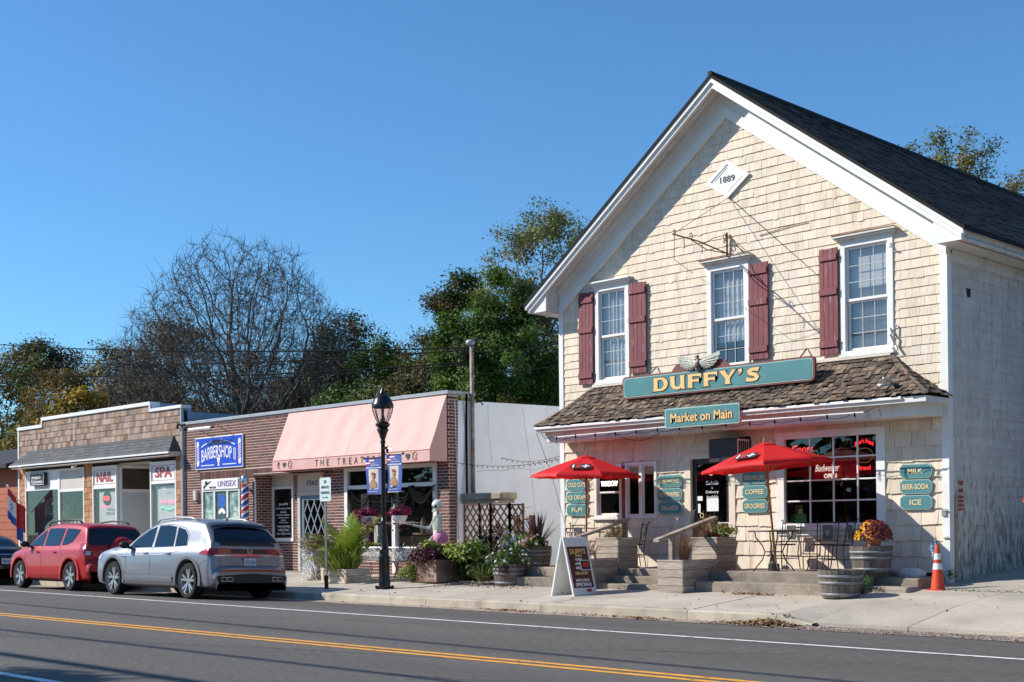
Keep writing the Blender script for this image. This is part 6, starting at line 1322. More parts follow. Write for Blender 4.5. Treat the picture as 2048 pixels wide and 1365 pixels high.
b_ = MB(); b_.lathe([(0, .2), (.28, .19), (.34, .15), (.36, .05), (.36, 0)], 26, (2.1, .1, .98), 'x'); put('spare_wheel_cover', b_, REDP, Rr, smooth=True)
plate(Rr, H_r('rear', -.45, .66, 0).x + .008, -.45, .64, .31, .16, 'plateyellow', 'JKC-4592', 'bluep'); lgx = H_r('rear', -.62, .87, 0).x; b_ = MB(); b_.tube([(lgx + .01, -.6 + .04 * math.cos(a * .5), .89 + .028 * math.sin(a * .5)) for a in range(14)], .005, 4); put('badge', b_, M['chrome'], Rr)
for pts in ([(-.15, 1.09), (-.15, .8), (-.17, .36)], [(-1.0, 1.08), (-1.03, .8), (-1.03, .36)], [(.78, 1.1), (.98, .86)], [(-1.03, .36), (.88, .36)]): L_r('door_seam', SM, 'side', pts, .004, 0.)
P_r('sill_strip', REDP, 'side', [(-1.0, .3), (0, .3), (.92, .3)], [(-1.0, .38), (0, .38), (.92, .38)], off=.02)
for wx in (-1.38, 1.39): arch(Rr, wx, .355, REDP, hr_, .09, nm='wheel_flare')
for hx in (-.33, .6): b_ = MB(); y = H_r('side', hx, .94, 0).y; b_.tube([(hx - .07, y - .008, .94), (hx - .05, y - .035, .945), (hx + .05, y - .035, .945), (hx + .07, y - .008, .94)], .015, 6); put('door_handle', b_, REDP, Rr)
mirror(Rr, -.86, 1.14, M['plastic'], hr_)
for s_ in (-1, 1): b_ = MB(); b_.tube([(-.3, s_ * .62, 1.62), (-.15, s_ * .62, 1.71), (.6, s_ * .62, 1.755), (1.3, s_ * .62, 1.74), (1.5, s_ * .62, 1.67)], .022, 6); put('roof_rail', b_, M['plastic'], Rr, smooth=True)
P_r('headlight', M['clear'], 'side', [(-2.12, .74), (-1.9, .8)], [(-2.06, .86), (-1.82, .93)], off=.01); P_r('mud_flap', M['plastic'], 'side', [(1.76, .28), (1.84, .28)], [(1.8, .45), (1.9, .45)], off=.01)
# ---------------------------------------------------------------- black car cut by the frame
tabB = [(-2.4, .65, .7, .3), (-2.3, .8, .82, .24), (-1.8, .9, .88, .2), (-1.1, .98, .9, .2), (-.5, 1.25, .9, .2), (0, 1.42, .9, .2), (.6, 1.45, .9, .2), (1.2, 1.34, .9, .2), (1.75, 1.08, .89, .2), (2.3, 1.02, .87, .22), (2.4, .92, .86, .26), (2.46, .7, .85, .28), (2.48, .45, .82, .3)]
BLK = paint('black_paint', (.008, .009, .011), .2)
Bk, P_b, L_b, H_b, hb_ = car('black_sedan', 'black sedan cut off by the left edge of the picture', 'car', (-38.6, 15.9, -.07), tabB, lambda x: .96 + .015 * x, (-1.4, 1.4), .34, BLK, 5, GC)
P_b('side_window', M['carglass'], 'side', [(-.9, 1.0), (0, 1.0)], [(-.85, 1.04), (0, 1.33)]); P_b('side_window', M['carglass'], 'side', [(.08, 1.0), (1.3, 1.02)], [(.08, 1.33), (1.1, 1.22)]); P_b('rear_window', M['carglass'], 'rear', [(-.66, 1.1), (0, 1.1), (.66, 1.1)], [(-.56, 1.33), (0, 1.37), (.56, 1.33)], rows=6)
P_b('tail_light', M['tail'], 'rear', [(-.82, .82), (-.5, .82)], [(-.8, .93), (-.5, .93)], off=.012); P_b('tail_light', M['tail'], 'rear', [(.5, .82), (.82, .82)], [(.5, .93), (.8, .93)], off=.012); plate(Bk, H_b('rear', 0, .7, 0).x + .01, 0, .68, .31, .16, 'plate', 'HBN-2291', 'bluep'); P_b('chrome_strip', M['chrome'], 'rear', [(-.45, .86), (.45, .86)], [(-.45, .88), (.45, .88)], off=.012)
for wx in (-1.4, 1.4): arch(Bk, wx, .34, BLK, hb_, .04, nm='wheel_flare')
# ================================================================ trees behind the shops
M['bark'] = pm('grey_bark', (.115, .095, .08), .9, var=.25, vs=3, fine=.2, bump=.01, bs=12)
M['barkdark'] = pm('dark_bark', (.06, .05, .04), .9, var=.25, vs=3)
M['leaf'] = pm('tree_leaf', (1, 1, 1), .6, attr=True, transl=.28, spec=.3)
M['plantleaf'] = pm('plant_leaf', (1, 1, 1), .5, attr=True, transl=.25, spec=.4)
def colonize(A, starts, D=.5, di=3., dk=.8, trop=(0, 0, .12), iters=160, seed=0):
    """space colonisation: branches grow towards the crown's attraction points"""
    g = np.random.default_rng(seed); P = [np.array(p, 'f') for p in starts]; par = [-1] + list(range(len(starts) - 1)); P = np.array(P); n = len(A); A = np.asarray(A, 'f')
    d = np.linalg.norm(A[:, None] - P[None], axis=2); near = d.argmin(1); dist = d.min(1); live = np.ones(n, bool); trop = np.array(trop, 'f')
    for it in range(iters):
        act = live & (dist < (di if it > 30 else 50)); 
        if not act.any(): break
        idx = near[act]; v = A[act] - P[idx]; v /= np.linalg.norm(v, axis=1)[:, None] + 1e-6; acc = np.zeros_like(P); np.add.at(acc, idx, v); u = np.unique(idx)
        dv = acc[u]; dv /= np.linalg.norm(dv, axis=1)[:, None] + 1e-6; dv += trop + g.normal(size=dv.shape) * .12; dv /= np.linalg.norm(dv, axis=1)[:, None] + 1e-6
        N = P[u] + dv * D; dn = np.linalg.norm(N[:, None] - P[None], axis=2).min(1); ok = dn > .45 * D
        if not ok.all():
            bad = np.isin(near, u[~ok]) & act; live &= ~(bad & (g.random(n) < .5))
        if not ok.any(): continue
        N = N[ok]; u = u[ok]; base = len(P); P = np.vstack([P, N]); par += list(u)
        d = np.linalg.norm(A[:, None] - N[None], axis=2); m = d.min(1); am = d.argmin(1); up_ = m < dist; near[up_] = base + am[up_]; dist[up_] = m[up_]; live &= dist > dk
    return P, np.array(par)
def limbs(nm, P, par, mat, owner, tip=.012, p=2.3, rmax=None, keep=0.):
    n = len(P); r = np.zeros(n); kids = [[] for _ in range(n)]
    for i in range(n - 1, 0, -1):
        if par[i] >= 0: kids[par[i]].append(i)
    rp = np.zeros(n)
    for i in range(n - 1, -1, -1):
        rp[i] = rp[i] if rp[i] > 0 else tip ** p
        if par[i] >= 0: rp[par[i]] += rp[i]
    r = rp ** (1 / p)
    if rmax: r = np.minimum(r, rmax * (r / r.max()) ** .75)
    b_ = MB(); stack = [(0, None)]
    while stack:
        i, fr = stack.pop(); chain = ([fr] if fr is not None else []) + [i]
        while kids[i]:
            ks = sorted(kids[i], key=lambda k: -r[k]); 
            for k in ks[1:]: stack.append((k, i))
            i = ks[0]; chain.append(i)
        rr = [float(min(r[c], r[chain[1]] if len(chain) > 1 else r[c])) for c in chain]
        if fr is not None: rr[0] = rr[1]
        if len(chain) > 1 and max(rr) > keep: b_.tube([tuple(P[c]) for c in chain], rr, 8 if rr[0] > .1 else (5 if rr[0] > .035 else 3), cap=False)
    put(nm, b_, mat, owner, smooth=True); return r, kids
def lobes(g, base, H, Wd, nl, n, lo=.3, squash=.8, drop=0.):
    """attraction points in a lumpy crown made of several overlapping lobes"""
    out = []; C = []
    for k in range(nl):
        a = g.uniform(0, 2 * math.pi); t = g.uniform(0, 1) ** .8; zc = lo + (1 - lo) * t * .82; w_ = math.sin(math.pi * min(1, .22 + .70 * t)) * g.uniform(.25, .95) if nl > 1 else 0
        C.append((math.cos(a) * Wd * .62 * w_, math.sin(a) * Wd * .62 * w_, H * zc, Wd * g.uniform(.32, .55)))
    C.append((0, 0, H - Wd * .38, Wd * .38))
    for k in range(n):
        c = C[k % len(C)]; v = g.normal(size=3); v /= np.linalg.norm(v); v *= g.uniform(.25, 1) ** .6 * c[3]; out.append((base[0] + c[0] + v[0], base[1] + c[1] + v[1], min(base[2] + H, max(base[2] + H * lo * .6, base[2] + c[2] + v[2] * squash))))
    return np.array(out)
def leafy(nm, label, base, H, Wd, seed, pal, nleaf, size=.2, sig=.3, natt=420, trunk=.25, bark='barkdark', kind='tree', nl=10, lo=.3, D=.5, di=3.5, dk=.75, open_=0., vine=0, squash=.8):
    g_ = np.random.default_rng(seed); t_ = thing(nm, label, kind, tuple(base)); A = lobes(g_, base, H, Wd, nl, natt, lo, squash); k0 = max(2, int(H * lo * .45 / D)); starts = [(base[0] + .05 * math.sin(i + seed), base[1], base[2] + D * i) for i in range(k0)]
    P, par = colonize(A, starts, D, di, dk, seed=seed); r, kids = limbs('trunk', P, par, M[bark], t_, rmax=trunk, tip=.014)
    fine = np.where(r < np.quantile(r, .62))[0]; fine = fine[P[fine, 2] > base[2] + H * lo * .4]
    if open_: fine = fine[g_.random(len(fine)) > open_]
    if len(fine) < 5: fine = np.arange(len(P))
    nleaf = int(nleaf * 1.35); w_ = g_.uniform(.3, 1.7, len(fine)); w_ /= w_.sum(); ix = g_.choice(len(fine), nleaf, p=w_); C = P[fine[ix]] + g_.normal(size=(nleaf, 3)) * np.array([sig, sig, sig * .75]); C[:, 2] = np.minimum(C[:, 2], base[2] + H + .1)
    pal_ = np.array(pal); kp = g_.integers(0, len(pal), len(fine)); kb = g_.uniform(.75, 1.25, len(fine)); ci = np.where(g_.random(nleaf) < .3, g_.integers(0, len(pal), nleaf), kp[ix]); cols = pal_[ci] * (kb[ix] * g_.uniform(.75, 1.25, nleaf))[:, None]
    ctr = np.array([base[0], base[1], base[2] + H * .55]); N = (C - ctr) / np.array([Wd, Wd, H * .5]); N /= np.linalg.norm(N, axis=1)[:, None] + 1e-6; N = N * .7 + g_.normal(size=C.shape) * .6; N[:, 2] += .35
    leafmesh('crown', C, size, M['leaf'], t_, cols, seed=seed, N=N)
    return t_
OLIVE = [(.17, .155, .03), (.12, .12, .025), (.22, .16, .035), (.08, .095, .025)]; BROWN = [(.20, .13, .04), (.15, .10, .035), (.15, .125, .035), (.25, .15, .045)]
GREEN = [(.08, .14, .02), (.055, .10, .018), (.14, .21, .025), (.035, .06, .015)]; DKGREEN = [(.04, .07, .018), (.065, .11, .018), (.025, .042, .014), (.13, .19, .025)]
YEL = [(.45, .27, .02), (.35, .2, .02), (.5, .33, .03), (.12, .12, .02)]; PALE = [(.19, .21, .08), (.24, .22, .07), (.14, .17, .06), (.26, .2, .07)]; RUSTG = [(.13, .085, .035), (.10, .075, .03), (.07, .08, .025), (.16, .095, .035)]
# the big bare tree: several stems fanning into a wide dome
gq = np.random.default_rng(41); base = np.array((-60.6, 40, .3)); A = []
while len(A) < 8200:
    v = gq.uniform(-1, 1, 3); v[2] = abs(v[2]); q = np.linalg.norm(v)
    if q > 1 or gq.random() > q ** 1.0 + .1: continue
    lump = 1 + .06 * math.sin(5 * math.atan2(v[1], v[0]) + 2) + .05 * math.sin(9 * v[0] + 3 * v[2]); z = 4.4 + 12.2 * v[2] * lump - 1.6 * (1 - v[2]) * abs(v[0])
    A.append((base[0] + v[0] * 9.6 * lump * (1 - .12 * v[2]) - 1.2 * (1 - v[2]), base[1] + v[1] * 7.5 * lump, base[2] + z))
bt = thing('bare_tree', 'large wide bare tree with fine grey branches behind the barber shop', 'tree', tuple(base)); st = [tuple(base + np.array((.0, 0, .45 * i))) for i in range(9)]
P, par = colonize(A, st, .38, 2.2, .42, (0, 0, .04), 120, 9); r_b, kids_b = limbs('trunk', P, par, M['bark'], bt, tip=.013, rmax=.42, p=2.15); b_ = MB(); thin = np.where(r_b < .035)[0]
for i in thin:
    if par[i] < 0: continue
    d = P[i] - P[par[i]]; d /= np.linalg.norm(d) + 1e-6
    for j in range(5 if not kids_b[i] else 2): e = d + gq.normal(size=3) * .7 + (0, 0, .25); e /= np.linalg.norm(e); q = P[i] + e * gq.uniform(.18, .5); f = e + gq.normal(size=3) * .5 + (0, 0, .2); b_.tube([tuple(P[i]), tuple(q), tuple(q + f * .3)], [.012, .009, .006], 3, cap=False)
put('twigs', b_, M['bark'], bt, kind='stuff')
idx = thin[gq.integers(0, len(thin), 5000)]; leafmesh('crown', P[idx] + gq.normal(size=(5000, 3)) * .22, .085, M['leaf'], bt, np.array([(.16, .09, .05), (.12, .07, .04), (.2, .1, .05)])[gq.integers(0, 3, 5000)], seed=5)
leafy('tree', 'dark olive tree at the far left edge behind the orange building', (-104, 46, 0), 17.2, 8, 11, OLIVE, 15000, .26, .5)
leafy('tree', 'dark dense tree whose top meets the wires at the left', (-91, 43, 0), 15.6, 5.5, 12, DKGREEN + RUSTG, 15000, .22, .42)
leafy('tree', 'thin brownish tree between the left edge and the yellow bushes', (-83.2, 41, 0), 12.6, 5.2, 13, BROWN, 12000, .18, .4, open_=.2)
leafy('tree', 'olive tree sloping up towards the bare tree', (-80.5, 43, 0), 14.6, 5.0, 14, OLIVE + BROWN, 16000, .19, .4)
leafy('tree', 'brown bushy tree left of the big bare tree', (-81.5, 48, 0), 16.8, 5.4, 15, BROWN + RUSTG, 16000, .18, .4)
leafy('tree', 'russet tree partly hidden behind the bare tree', (-77.5, 52, 0), 14.6, 5, 16, RUSTG, 14000, .18, .4)
leafy('tree', 'olive brown tree right behind the bare tree trunk', (-70, 51, 0), 12.4, 5.5, 17, OLIVE + RUSTG, 15000, .2, .45)
leafy('tree', 'wide brown-olive tree filling the gap left of the bare tree', (-86.5, 50, 0), 14.0, 6.0, 45, BROWN + OLIVE, 16000, .22, .45)
leafy('tree', 'golden-brown tree behind the yellow bushes', (-72.5, 42, 0), 10.4, 5.2, 46, BROWN + OLIVE, 16000, .2, .42)
leafy('tree', 'low olive tree in front of the bare tree trunk', (-62.5, 37, 0), 8.2, 4.2, 47, OLIVE + RUSTG, 11000, .18, .36)
leafy('tree', 'dark reddish-topped tree at the right foot of the bare tree', (-58.2, 45, 0), 13.8, 4.4, 18, RUSTG + DKGREEN, 16000, .17, .36)
leafy('tree', 'green tree with a bright top between the bare tree and the ivy trees', (-51.2, 42, 0), 11.6, 3.6, 19, GREEN + [(.10, .15, .02)], 15000, .17, .34)
leafy('tree', 'brownish open tree left of the tall ivy-covered trees', (-45.9, 40, 0), 10.8, 3.2, 20, RUSTG + OLIVE, 11000, .15, .32, open_=.3)
leafy('tree', 'dark full tree behind the left side of the ivy-clad pair', (-46.5, 43, 0), 11.6, 4.0, 44, DKGREEN + RUSTG, 15000, .17, .36)
leafy('ivy_tree', 'tall tree with a ragged dark crown, left one of the ivy-clad pair', (-41.2, 38, 0), 12.5, 2.7, 22, DKGREEN + RUSTG, 16000, .15, .27, nl=9, lo=.35)
leafy('ivy_tree', 'bright green ivy-clad tree directly behind the mast, right one of the pair', (-37.2, 36.5, 0), 11.6, 3.6, 23, GREEN + [(.11, .2, .02), (.09, .16, .02)], 38000, .15, .28, natt=640, nl=12, lo=.15, squash=1.3)
leafy('tree', 'tall light airy tree rising beside the store gable', (-47.2, 50, 0), 19.0, 5.8, 24, PALE, 19000, .17, .32, bark='bark', natt=800, open_=.25, lo=.45, nl=13, trunk=.2)
leafy('tree', 'second light airy tree, lower and left of the tallest one', (-51.3, 52, 0), 16.6, 4.4, 25, PALE + OLIVE, 13000, .17, .3, bark='bark', natt=420, open_=.3, lo=.4, trunk=.18)
leafy('tree', 'dark green tree low against the left wall of the store', (-37.6, 41, 0), 9.9, 3.8, 26, DKGREEN + OLIVE, 14000, .16, .35)
leafy('tree', 'thin yellow-green tree behind the roof ridge at the right', (-30.0, 60, 0), 20.8, 5.2, 27, PALE + [(.22, .2, .04)], 9500, .16, .28, natt=520, open_=.35, lo=.55, nl=11, squash=.5, trunk=.24)
leafy('tree', 'nearly leafless crooked tree at the right edge above the roof', (-22.0, 50, 0), 15.8, 2.8, 29, PALE + OLIVE, 2600, .15, .3, natt=260, open_=.6, lo=.5, trunk=.2, dk=.9)
leafy('shrub', 'large bush with bright yellow leaves behind the cedar shop', (-61.3, 31, 1), 7.7, 3.0, 31, YEL + OLIVE[:1], 5200, .24, .35, trunk=.08, kind='bush', natt=280)
leafy('shrub', 'lower yellow bush behind the left end of the cedar shop', (-66.0, 30.5, 1), 6.0, 2.6, 32, YEL + OLIVE, 4200, .22, .35, trunk=.06, kind='bush', natt=200)
leafy('shrub', 'dark green bush under the yellow bush', (-60.0, 32, 1), 5.2, 3.0, 33, DKGREEN, 7000, .2, .4, trunk=.08, kind='bush', natt=200)
leafy('shrub', 'green bush peeping over the roof left of the blue-grey parapet', (-50.8, 30, 1), 4.6, 2.4, 34, GREEN + OLIVE, 6000, .17, .3, trunk=.06, kind='bush', natt=150)
leafy('shrub', 'bright green bush behind the pink awning shop', (-38.8, 30, 1), 5.4, 2.4, 35, GREEN, 8000, .16, .3, trunk=.06, kind='bush', natt=180)
# wooded rise behind: nobody could count its undergrowth
hx = [-180, -150, -120, -100, -85, -70, -55, -40, -25, -10]; mb = MB()
for y, z in ((50, 0), (56, 3), (64, 7.5), (76, 10.5), (100, 11)):
    for x in hx: mb.v.append((x, y, z + .8 * math.sin(x * .13 + y)))
n = len(hx)
for j in range(4):
    for i in range(n - 1): mb.f.append((j * n + i, j * n + i + 1, (j + 1) * n + i + 1, (j + 1) * n + i)); mb.c.append((1, 1, 1)); mb.m.append(0)
put('hill', mb, M['soil'], kind='structure', loc=(-80, 70, 0), label='wooded rise behind the shops', smooth=True)
g7 = np.random.default_rng(77); n = 90000; X = g7.uniform(-150, -30, n); Y = g7.uniform(44, 72, n); Z = np.clip((Y - 50) * .45, 0, 10) + np.minimum(g7.gamma(2., 1.5, n), 6.) * (1 + .3 * np.sin(X * .35) * np.sin(Y * .5)); K = np.array(OLIVE + RUSTG + DKGREEN)
cl = .75 + .45 * np.sin(X * .9 + 2 * np.sin(Z)) * np.sin(Z * 1.3 + X * .3); leafmesh('undergrowth', np.stack([X, Y, Z], 1), .3, M['leaf'], None, K[g7.integers(0, len(K), n)] * cl[:, None] * .7, seed=6, kind='stuff', label='dark autumn undergrowth filling the wood behind the trees', loc=(-90, 55, 0))
n = 16000; X = g7.uniform(-66, -28, n); Y = g7.uniform(33, 37, n); Z = np.minimum(g7.gamma(3., .9, n), 4.6) + 1; K = np.array(DKGREEN + GREEN + OLIVE); cl = .75 + .45 * np.sin(X * 1.1) * np.sin(Z * 1.6 + X * .5)
leafmesh('thicket', np.stack([X, Y, np.minimum(Z, 6.5)], 1), .22, M['leaf'], None, K[g7.integers(0, len(K), n)] * cl[:, None], seed=7, kind='stuff', label='dark green thicket just behind the flat-roofed shops', loc=(-45, 35, 0))
leafy('tree', 'small street tree whose leaf shadow falls on the road at bottom left', (-20.2, -1.0, 0), 8.2, 1.3, 61, GREEN, 1800, .16, .25, natt=160, lo=.6, trunk=.14)
# the far side of the street, seen in the windows
n = 26000; X = g7.uniform(-110, 50, n); Y = g7.normal(-33, 1.6, n); Z = g7.uniform(0, 1, n) * (8.5 + 2 * np.sin(X * .31) + 1.2 * np.sin(X * .83)); K = np.array(OLIVE + DKGREEN); leafmesh('opposite_trees', np.stack([X, Y, Z], 1), .9, M['leaf'], None, K[g7.integers(0, len(K), n)], seed=8, kind='stuff', label='trees on the opposite side of the street, mirrored in the shop windows', loc=(-20, -33, 0))
mb = MB(); xs_ = [-110 + 4 * i for i in range(41)]
for x in xs_: h = 5.5 + 1.6 * math.sin(x * .31) + math.sin(x * .83); mb.v += [(x, -36, 0), (x, -36 + math.sin(x), h)]
for i in range(40): mb.f.append((2 * i, 2 * i + 2, 2 * i + 3, 2 * i + 1)); mb.c.append((1, 1, 1)); mb.m.append(0)
put('opposite_bank', mb, M['soil'], kind='structure', loc=(-30, -36, 0), label='earth bank on the opposite side of the street')
# ================================================================ wires
def wires(nm, label, lines, cat='cable', rad=.03):
    P0 = lines[0][0]; t_ = thing(nm, label, cat, P0)
    for a, b, sag_, r_ in lines:
        b_ = MB(); P_ = []
        for i in range(25): t = i / 24; P_.append((a[0] + (b[0] - a[0]) * t, a[1] + (b[1] - a[1]) * t, a[2] + (b[2] - a[2]) * t - 4 * sag_ * t * (1 - t))); 
        b_.tube(P_, r_, 5); put('wire', b_, M['wire'], t_)
wires('overhead_cables', 'bundle of sagging black overhead cables crossing behind the low shops', [((-75, 26, 12.5), (-22.9, 21.5, 5.75), .45, .02), ((-75, 26, 12.0), (-22.9, 21.5, 5.7), .75, .018), ((-75, 26.2, 11.2), (-22.9, 21.5, 5.4), .7, .018), ((-75, 26.2, 11.0), (-23, 21.5, 5.35), .75, .013)])
wires('service_drop', 'two thin cables from the mast to the corner of the store', [((-22.8, 21.4, 5.65), (-19.2, 20.75, 5.4), .08, .014), ((-22.8, 21.4, 5.1), (-19.2, 20.75, 4.9), .03, .01)])
wires('street_cables', 'utility cables over the street whose shadows lie on the asphalt', [((-60, .1, 7.9), (30, -.5, 7.9), .4, .085), ((-60, -.4, 7.4), (30, -1.0, 7.4), .4, .05), ((-60, 1.9, 7.6), (30, 1.2, 7.9), .4, .045), ((-60, 5.6, 8.1), (20, 2.4, 7.6), .4, .045)])
ms_ = thing('service_mast', 'rusty service mast with a grey weatherhead standing on the stucco wall', 'mast', (-22.7, 21.4, 2.2)); b_ = MB(); b_.tube([(-22.7, 21.4, 2.1), (-22.7, 21.4, 5.8)], .05, 8); put('pipe', b_, pm('mottled_pipe', (.3, .25, .2), .7, var=.4, vs=6, dirt=(.3, .12, .05), dirt_amt=.3, dirt_s=8), ms_, smooth=True)
b_ = MB(); b_.ball((-22.72, 21.38, 5.84), .1, 10, 6, 1.2, 1.2, .8); put('weatherhead', b_, M['coping'], ms_, smooth=True); b_ = MB()
for k in range(4): b_.tube([(-22.8, 21.38, 5.78), (-23.0, 21.4, 5.5 - .1 * k), (-23.1 - .1 * k, 21.5, 5.7 - .05 * k)], .012, 4)
b_.tube([(-22.6, 21.38, 4.4), (-22.5, 21.5, 4.42), (-22.55, 21.6, 4.35)], .02, 4); b_.tube([(-22.68, 21.2, 4.6), (-22.75, 21.25, 3.8), (-22.7, 21.2, 2.2)], .03, 5); put('loose_wire', b_, M['wire'], ms_)
al = thing('alley_lights', 'string of tiny dark lights hanging across the stucco wall', 'string lights', (-22.6, 21, 2.9)); P_ = [(-22.7 + 3.5 * t / 20, 20.9 - .1 * t / 20, 2.95 - .5 * (t / 20) * (1 - t / 20) - .05 * (t / 20)) for t in range(21)]; b_ = MB(); b_.tube(P_, .007, 4)
for i in range(1, 20): b_.ball((P_[i][0], P_[i][1], P_[i][2] - .03), .016, 5, 4)
P2_ = [(-21.2 + 2.0 * t / 12, 20.9, 3.0 - .5 * (t / 12) * (1 - t / 12)) for t in range(13)]; b_.tube(P2_, .007, 4)
for p in P2_: b_.ball((p[0], p[1], p[2] - .03), .016, 5, 4)
put('light_chain', b_, M['wire'], al)
# ================================================================ plant helpers
def blades(nm, par, c, n, L_, w_, cols, lean=(.2, 1.0), droop=.35, mat='plantleaf', seed=1, r0=.04, segs=5, **kw):
    """long arching strap leaves springing from one spot"""
    r = random.Random(seed); b_ = MB()
    for i in range(n):
        a = r.uniform(0, 2 * math.pi); t = r.uniform(*lean); l = L_ * r.uniform(.6, 1.1); x0, y0 = c[0] + r0 * math.cos(a) * r.random(), c[1] + r0 * math.sin(a) * r.random(); k = r.uniform(.75, 1.25); cc = r.choice(cols); b_.col = tuple(v * k for v in cc); P_ = []; th = math.pi / 2 - t * .75; p = [0., 0.]
        for j in range(segs + 1): P_.append((x0 + p[0] * math.cos(a), y0 + p[0] * math.sin(a), c[2] + p[1])); p[0] += math.cos(th) * l / segs; p[1] += math.sin(th) * l / segs; th -= droop * t * 1.2 / segs * 2
        sx, sy = -math.sin(a), math.cos(a); vs = []
        for j, q in enumerate(P_): ww = w_ * .5 * (1 - (j / segs) ** 2) + .001; vs += [(q[0] - sx * ww, q[1] - sy * ww, q[2]), (q[0] + sx * ww, q[1] + sy * ww, q[2])]
        b_.add(vs, [(2 * j, 2 * j + 1, 2 * j + 3, 2 * j + 2) for j in range(segs)])
    return put(nm, b_, M[mat], par, col=True, smooth=True, **kw)
def fronds(nm, par, c, n, L_, seed, cols, leaf=.22, lean=(.15, .9), dirs=None):
    """feather palm fronds: an arching rib with narrow leaflets on both sides"""
    r = random.Random(seed); b_ = MB()
    for i in range(n):
        a = dirs[i] if dirs else r.uniform(0, 2 * math.pi); t = r.uniform(*lean); l = L_ * r.uniform(.75, 1.1); th = math.pi / 2 - t * .7; p = [0., 0.]; P_ = []; N_ = 16
        for j in range(N_ + 1): P_.append(Vector((c[0] + p[0] * math.cos(a), c[1] + p[0] * math.sin(a), c[2] + p[1]))); p[0] += math.cos(th) * l / N_; p[1] += math.sin(th) * l / N_; th -= .095 * (t + .25)
        k = r.uniform(.75, 1.3); cc = r.choice(cols); b_.col = tuple(v * k for v in cc); b_.tube([tuple(q) for q in P_], .009, 3, cap=False, r1=.003); sd = Vector((-math.sin(a), math.cos(a), 0))
        for j in range(3, N_ + 1):
            for h in (0, .5):
                q = P_[j] if h == 0 else (P_[j] + P_[max(j - 1, 0)]) / 2; f = (P_[j] - P_[j - 1]).normalized(); ll = leaf * math.sin(math.pi * min(1, (j / N_) * .8 + .18)) * r.uniform(.8, 1.1)
                for s_ in (-1, 1):
                    d = (sd * s_ * .75 + f * .65 + Vector((0, 0, -.12 + r.uniform(-.1, .12)))).normalized(); w_ = f * .02; e = q + d * ll; b_.add([tuple(q - w_), tuple(q + w_), tuple(q + d * ll * .6 + w_ * 1.1), tuple(e), tuple(q + d * ll * .6 - w_ * 1.1)], [(0, 1, 2, 3, 4)])
    return put(nm, b_, M['plantleaf'], par, col=True)
def bush(nm, par, c, rad, n, size, pal, seed, sq=.7, top=0., flowers=None):
    g = np.random.default_rng(seed); K = g.normal(size=(max(6, n // 40), 3)); K /= np.linalg.norm(K, axis=1)[:, None]; K[:, 2] = np.abs(K[:, 2]) - .15; K *= g.uniform(.45, 1, (len(K), 1)); ix = g.integers(0, len(K), n); C = K[ix] * rad + g.normal(size=(n, 3)) * rad * .2; C[:, 2] *= sq; C += np.array(c)
    pal = np.array(pal); col = pal[g.integers(0, len(pal), n)] * g.uniform(.6, 1.4, (n, 1)); N = (C - np.array(c)) / rad + g.normal(size=C.shape) * .5; N[:, 2] += .5
    o = leafmesh(nm, C, size, M['plantleaf'], par, col, seed=seed, N=N, **({'kind': 'stuff'} if n < 1000 else {}))
    if flowers:
        m, fc, fs = flowers; J = g.integers(0, len(K), m); v = K[J] + g.normal(size=(m, 3)) * .18; v /= np.linalg.norm(v, axis=1)[:, None] + 1e-6; v[:, 2] = np.abs(v[:, 2]); F_ = v * rad * g.uniform(.95, 1.15, (m, 1)); F_[:, 2] *= sq; F_ += np.array(c); F2 = np.repeat(F_, 4, 0) + g.normal(size=(m * 4, 3)) * fs * .18; fc = np.array(fc); leafmesh('flowers', F2, fs, M['plantleaf'], par, kind='stuff', cols= np.repeat(fc[g.integers(0, len(fc), m)], 4, 0) * g.uniform(.85, 1.1, (m * 4, 1)), seed=seed + 1, N=np.repeat(v, 4, 0) + g.normal(size=(m * 4, 3)) * .35 + (0, -.3, 0), asp=.9)
    return o
GP = [(.08, .16, .02), (.05, .11, .02), (.12, .2, .03)]; LIME = [(.27, .34, .04), (.2, .28, .04), (.34, .38, .07)]; PURP = [(.09, .015, .03), (.06, .01, .02), (.14, .03, .05)]; BRONZE = [(.09, .04, .03), (.13, .07, .04), (.06, .03, .02)]; STRAW = [(.4, .27, .15), (.3, .19, .1), (.5, .36, .22), (.22, .12, .08)]
# ================================================================ lamp post
lx, ly, lz = -21.5, 17.65, gz(-21.5, 17.65)
lp = thing('street_lamp', 'black ornamental street lamp with two blue banners and two flower baskets', 'street lamp', (lx, ly, lz))
M['lampblack'] = pm('lamp_black_paint', (.008, .008, .009), .3, var=.1)
b_ = MB(); b_.lathe([(.1, 0), (.125, .02), (.125, .2), (.115, .24), (.115, .62), (.125, .66), (.1, .72), (.095, .8), (.115, .83), (.1, .87), (.075, .92), (.075, 1.08), (.062, 1.2), (.056, 1.22), (.066, 1.25), (.056, 1.28), (.05, 1.36), (.044, 3.08), (.055, 3.1), (.055, 3.14), (.045, 3.17)], 20, (lx, ly, lz)); put('post', b_, M['lampblack'], lp, smooth=True, auto=40)
b_ = MB()
for a in range(4): b_.box(-.19, .19, -.045, .045, 0, .045) if a % 2 == 0 else b_.box(-.045, .045, -.19, .19, .001, .046)
b_.xf(Matrix.Translation((lx, ly, lz)) @ Matrix.Rotation(R(45), 4, 'Z'))
for a in range(4): q = R(45 + 90 * a); b_.lathe([(.03, 0), (.03, .07), (0, .07)], 8, (lx + .17 * math.cos(q), ly + .17 * math.sin(q), lz))
put('base_plate', b_, M['lampblack'], lp)
